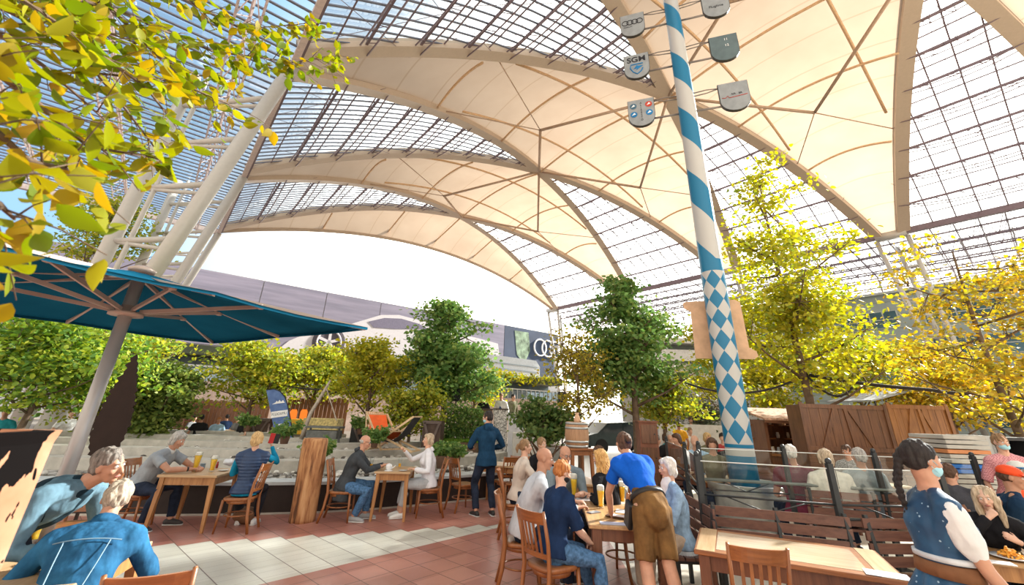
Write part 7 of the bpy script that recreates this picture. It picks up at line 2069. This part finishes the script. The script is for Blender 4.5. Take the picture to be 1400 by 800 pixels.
    pot('dark spiky plant right of the log post', 432, 637, 9.9, .13, L=.42); pot('dark green plant between the bald man and the deck chairs', 523 - 12, 612, 11.6, .10, L=.40)
    pot('green plant behind the phone held by the vest woman', 388, 607, 11.2, .12, L=.42); pot('bright green plant on the top terrace left of the flag', 337, 590, 14.8, .12, L=.45); pot('green plant in front of the black planter', 492, 594, 14.2, .12, L=.42)
    # beach flag
    D = 14.6; t = thing('beach_flag', 'blue feather shaped beach flag with a white lettered band', 'flag', (at(393, 600, D=D).x, D, 0))
    g = lambda x, y: at(x, y, D=D) - Vector((at(393, 600, D=D).x, D, 0))
    outl = [(378, 606), (375, 590), (371, 568), (367, 548), (364, 533), (374, 532), (382, 535), (389, 543), (393, 556), (396, 572), (399, 590), (401, 605)]
    P2 = [(g(x, y).x, g(x, y).z) for x, y in outl]
    fm, nt, out = new_mat('flag cloth'); principled(nt, out, ramp(nt, noise(nt, coords(nt), 4, 3), ((.3, (.05, .10, .26)), (.7, (.11, .19, .40)))), .7)
    mb = MB(); mb.prism(P2, -.004, .004, Matrix.Rotation(PI / 2, 4, 'X')); mb.obj('cloth', fm, t)
    mb = MB(); mb.tube([(P2[-1][0] + .02, 0, .3)] + [(x + .02, 0, z) for x, z in P2[::-1][:8]], .018, 6); mb.obj('curved_rod', plain('black rod', (.02, .02, .02), .4), t, True)
    c = g(382, 566); hz = Matrix.Rotation(.16, 4, 'Y')
    mb = MB(); mb.M = Matrix.Translation((c.x, -.008, c.z)) @ Matrix.Rotation(-.16, 4, 'Y'); mb.box((0, 0, 0), (.52, .006, .19)); mb.obj('white_band', plain('white flag print', (.75, .75, .75), .7), t)
    text_obj('lettering', 'FLUGSIMU', .105, plain('dark flag print', (.06, .09, .12), .7), Matrix.Translation((c.x, -.013, c.z)) @ Matrix.Rotation(-.16, 4, 'Y') @ Matrix.Rotation(PI / 2, 4, 'X'), t, .001)
    c = g(381, 550); mb = MB(); mb.M = Matrix.Translation((c.x, -.008, c.z)) @ Matrix.Rotation(-.16, 4, 'Y') @ Matrix.Rotation(PI / 2, 4, 'X'); mb.prism([(-.2, -.04), (-.1, 0), (-.06, .05), (-.02, .01), (.03, .07), (.08, .0), (.14, .05), (.2, -.04)], -.002, .003); mb.obj('mountain_mark', plain('white flag print', (.75, .75, .75), .7), t)
    c = g(385, 580); mb = MB(); mb.M = Matrix.Translation((c.x, -.008, c.z)) @ Matrix.Rotation(-.16, 4, 'Y'); mb.box((0, 0, 0), (.30, .006, .035)); mb.obj('underline', plain('white flag print', (.75, .75, .75), .7), t)
    # stage
    a = at(600, 590, D=17); b = at(765, 590, D=17); W = b.x - a.x; t = thing('stage', 'low stage platform with grey front panels behind the standing man', 'stage', ((a.x + b.x) / 2, 18, 0))
    mb = MB(); mb.box((0, 0, .68), (W, 3, .08)); mb.obj('deck', plain('stage deck', (.20, .16, .13), .8), t)
    for i in range(7): mb = MB(); mb.box((-W / 2 + W * (i + .5) / 7, -1.45, .32), (W / 7 - .03, .04, .62)); mb.obj('front_panel', plain('grey stage panel', (.36, .36, .34), .7, var=.15), t)
    for i, (x0, x1, y0, y1, lab) in enumerate(((611, 633, 556, 590, 'left half of the clipped ivy hedge on the stage edge'), (634, 658, 557, 590, 'right half of the clipped ivy hedge on the stage edge'))):
        p = at((x0 + x1) / 2, y1, D=15.6); hw = (x1 - x0) / 2 * 15.6 / 530; zt = at(x0, y0, D=15.6).z; t = thing('ivy_hedge', lab, 'hedge', (p.x, 15.6, 0)); rd = random.Random(i); T = [Vector((rd.uniform(-hw, hw), rd.uniform(-.15, .15), rd.uniform(.5, zt))) for _ in range(170)]
        mb = MB(); 
        for k in range(4): mb.tube([(-hw + k * hw * .66, 0, 0), (-hw + k * hw * .66 + .03, 0, zt * .95)], .02, 5)
        mb.obj('stem', plain('tree bark', (.14, .095, .065), .9), t); foliage('foliage', leaf_mat('leaves deep green', GR), T, .09, t, i, 14, .09, 1, .4)
    mb = MB(); a = at(606, 592, D=15.2); b = at(655, 592, D=15.2); mb.box(((a.x + b.x) / 2, 15.2, .42), (b.x - a.x, .9, .84)); mb.cur = 0
    t = thing('lawn_strip', 'narrow strip of short green lawn in a raised bed before the hedge', 'lawn', (0, 0, 0)); mb.obj('bed', plain('brown bed edge', (.12, .08, .05), .8), t)
    rd = random.Random(9); T = [Vector((rd.uniform(a.x, b.x), rd.uniform(14.78, 15.6), .84)) for _ in range(500)]; o = foliage('grass', leaf_mat('grass blades', [(.16, .30, .03), (.22, .36, .05), (.12, .24, .03)]), T, .06, t, 3, 12, .05, .15, -.9); o['kind'] = 'stuff'
    for px, py, D, lab in ((624, 540, 16.6, 'black loudspeaker on a pole above the ivy hedge'), (768, 545, 15.5, 'black loudspeaker on a pole above the barrel side shrub')):
        q = at(px, py, D=D); t = thing('loudspeaker', lab, 'loudspeaker', (q.x, D, 0)); mb = MB(); mb.box((0, 0, q.z), (.26, .26, .44), bev=.02); mb.obj('cabinet', plain('black speaker grille', (.035, .035, .04), .7), t); mb = MB(); mb.tube([(0, 0, 0), (0, 0, q.z - .2)], .025, 8); mb.obj('pole', iron, t)
    for x0, x1, y0, y1, D, lab, mm in ((676, 694, 560, 589, 16.3, 'stone patterned white counter in front of the white shirt performer', plain('black spotted white', (.50, .48, .45), .8, var=.9, sc=30)), (695, 716, 568, 590, 16.0, 'plain white panel right of the performers', plain('white panel', (.55, .56, .58), .6)), (655, 673, 560, 590, 16.4, 'brown lectern counter before the black T-shirt performer', plain('brown lectern', (.18, .11, .06), .7))):
        a = at(x0, y0, D=D); b = at(x1, y0, D=D); t = thing('stage_counter', lab, 'counter', ((a.x + b.x) / 2, D, 0)); mb = MB(); mb.box((0, 0, a.z / 2), (b.x - a.x, .5, a.z), bev=.01); mb.obj('body', mm, t); mb = MB(); mb.box((0, 0, a.z + .02), (b.x - a.x + .08, .56, .04)); mb.obj('top', plain('dark counter top', (.08, .06, .05), .6), t)
    # white concrete block and cubes near the standing man
    for i, (x0, x1, y0, y1, D, lab) in enumerate(((701, 716, 591, 607, 14.0, 'left pale concrete block beyond the white terrace'), (717, 735, 591, 609, 13.8, 'right pale concrete block beyond the white terrace'))):
        a = at(x0, y0, D=D); b = at(x1, y0, D=D); mb = MB(); mb.box((0, 0, a.z / 2), (b.x - a.x, .6, a.z), bev=.015); o = mb.obj('concrete_block', plain('pale block', (.50, .48, .44), .8), None, False, ((a.x + b.x) / 2, D, 0)); tag(o, lab, 'concrete block')
    # white barrier behind right diners
    a = at(900, 579, D=17.5); b = at(1022, 579, D=17.5); t = thing('white_barrier', 'low white barrier wall behind the diners on the right', 'barrier', ((a.x + b.x) / 2, 17.5, 0)); mb = MB(); mb.box((0, 0, a.z / 2), (b.x - a.x, .12, a.z)); mb.obj('panel', plain('white barrier', (.68, .67, .66), .6), t)
    # string light cables
    def cable(label, pts, r=.02, sag=.25):
        P = []
        for (a, b) in zip(pts[:-1], pts[1:]):
            A_, B__ = at(a[0], a[1], D=a[2]), at(b[0], b[1], D=b[2])
            for i in range(10): tt = i / 10; P.append(A_.lerp(B__, tt) - Vector((0, 0, sag * 4 * tt * (1 - tt))))
        P.append(at(pts[-1][0], pts[-1][1], D=pts[-1][2])); mb = MB(); mb.tube(P, r, 6); o = mb.obj('light_cable', plain('black cable sleeve', (.03, .028, .03), .6), None, True); tag(o, label, 'cable')
        return P
    cable('thick dark cable from the big yellow green tree towards the right edge', [(1102, 512, 11.9), (1270, 533, 11), (1420, 545, 10)], .045, .05)
    cable('dark cable sagging between the dark green tree and the big yellow tree', [(905, 508, 13), (1102, 512, 11.9)], .03, .55)
    cable('looped hose hanging from the big yellow green tree', [(1104, 514, 11.85), (1165, 530, 11.6)], .03, .35)
    cable('dark cable strung between the golden tree and the conical tree', [(350, 515, 16.3), (440, 533, 15.5), (498, 532, 15.4), (600, 503, 16.9)], .03, .1)
    # grey parasol far
    q = at(580, 553, D=18); t = thing('far_parasol', 'flat grey parasol between the bushy tree and the conical trunk', 'parasol', (q.x, 18, 0)); mb = MB(); zt = at(570, 537, D=18).z; mb.lathe([(1.3, zt - .45), (.05, zt), (.05, zt - .03), (1.28, zt - .48)], n=8, cap=False); mb.obj('canopy', plain('slate parasol cloth', (.10, .13, .15), .8), t); mb = MB(); mb.tube([(0, 0, 0), (0, 0, zt)], .03, 8); mb.obj('pole', iron, t)
make_camera(); settings(); make_world()
make_people()
make_furniture(); make_umbrella(); make_left_foreground(); make_terraces(); make_trees()
if 'make_right' in globals(): make_right(); make_background()
make_roof(); make_ground()
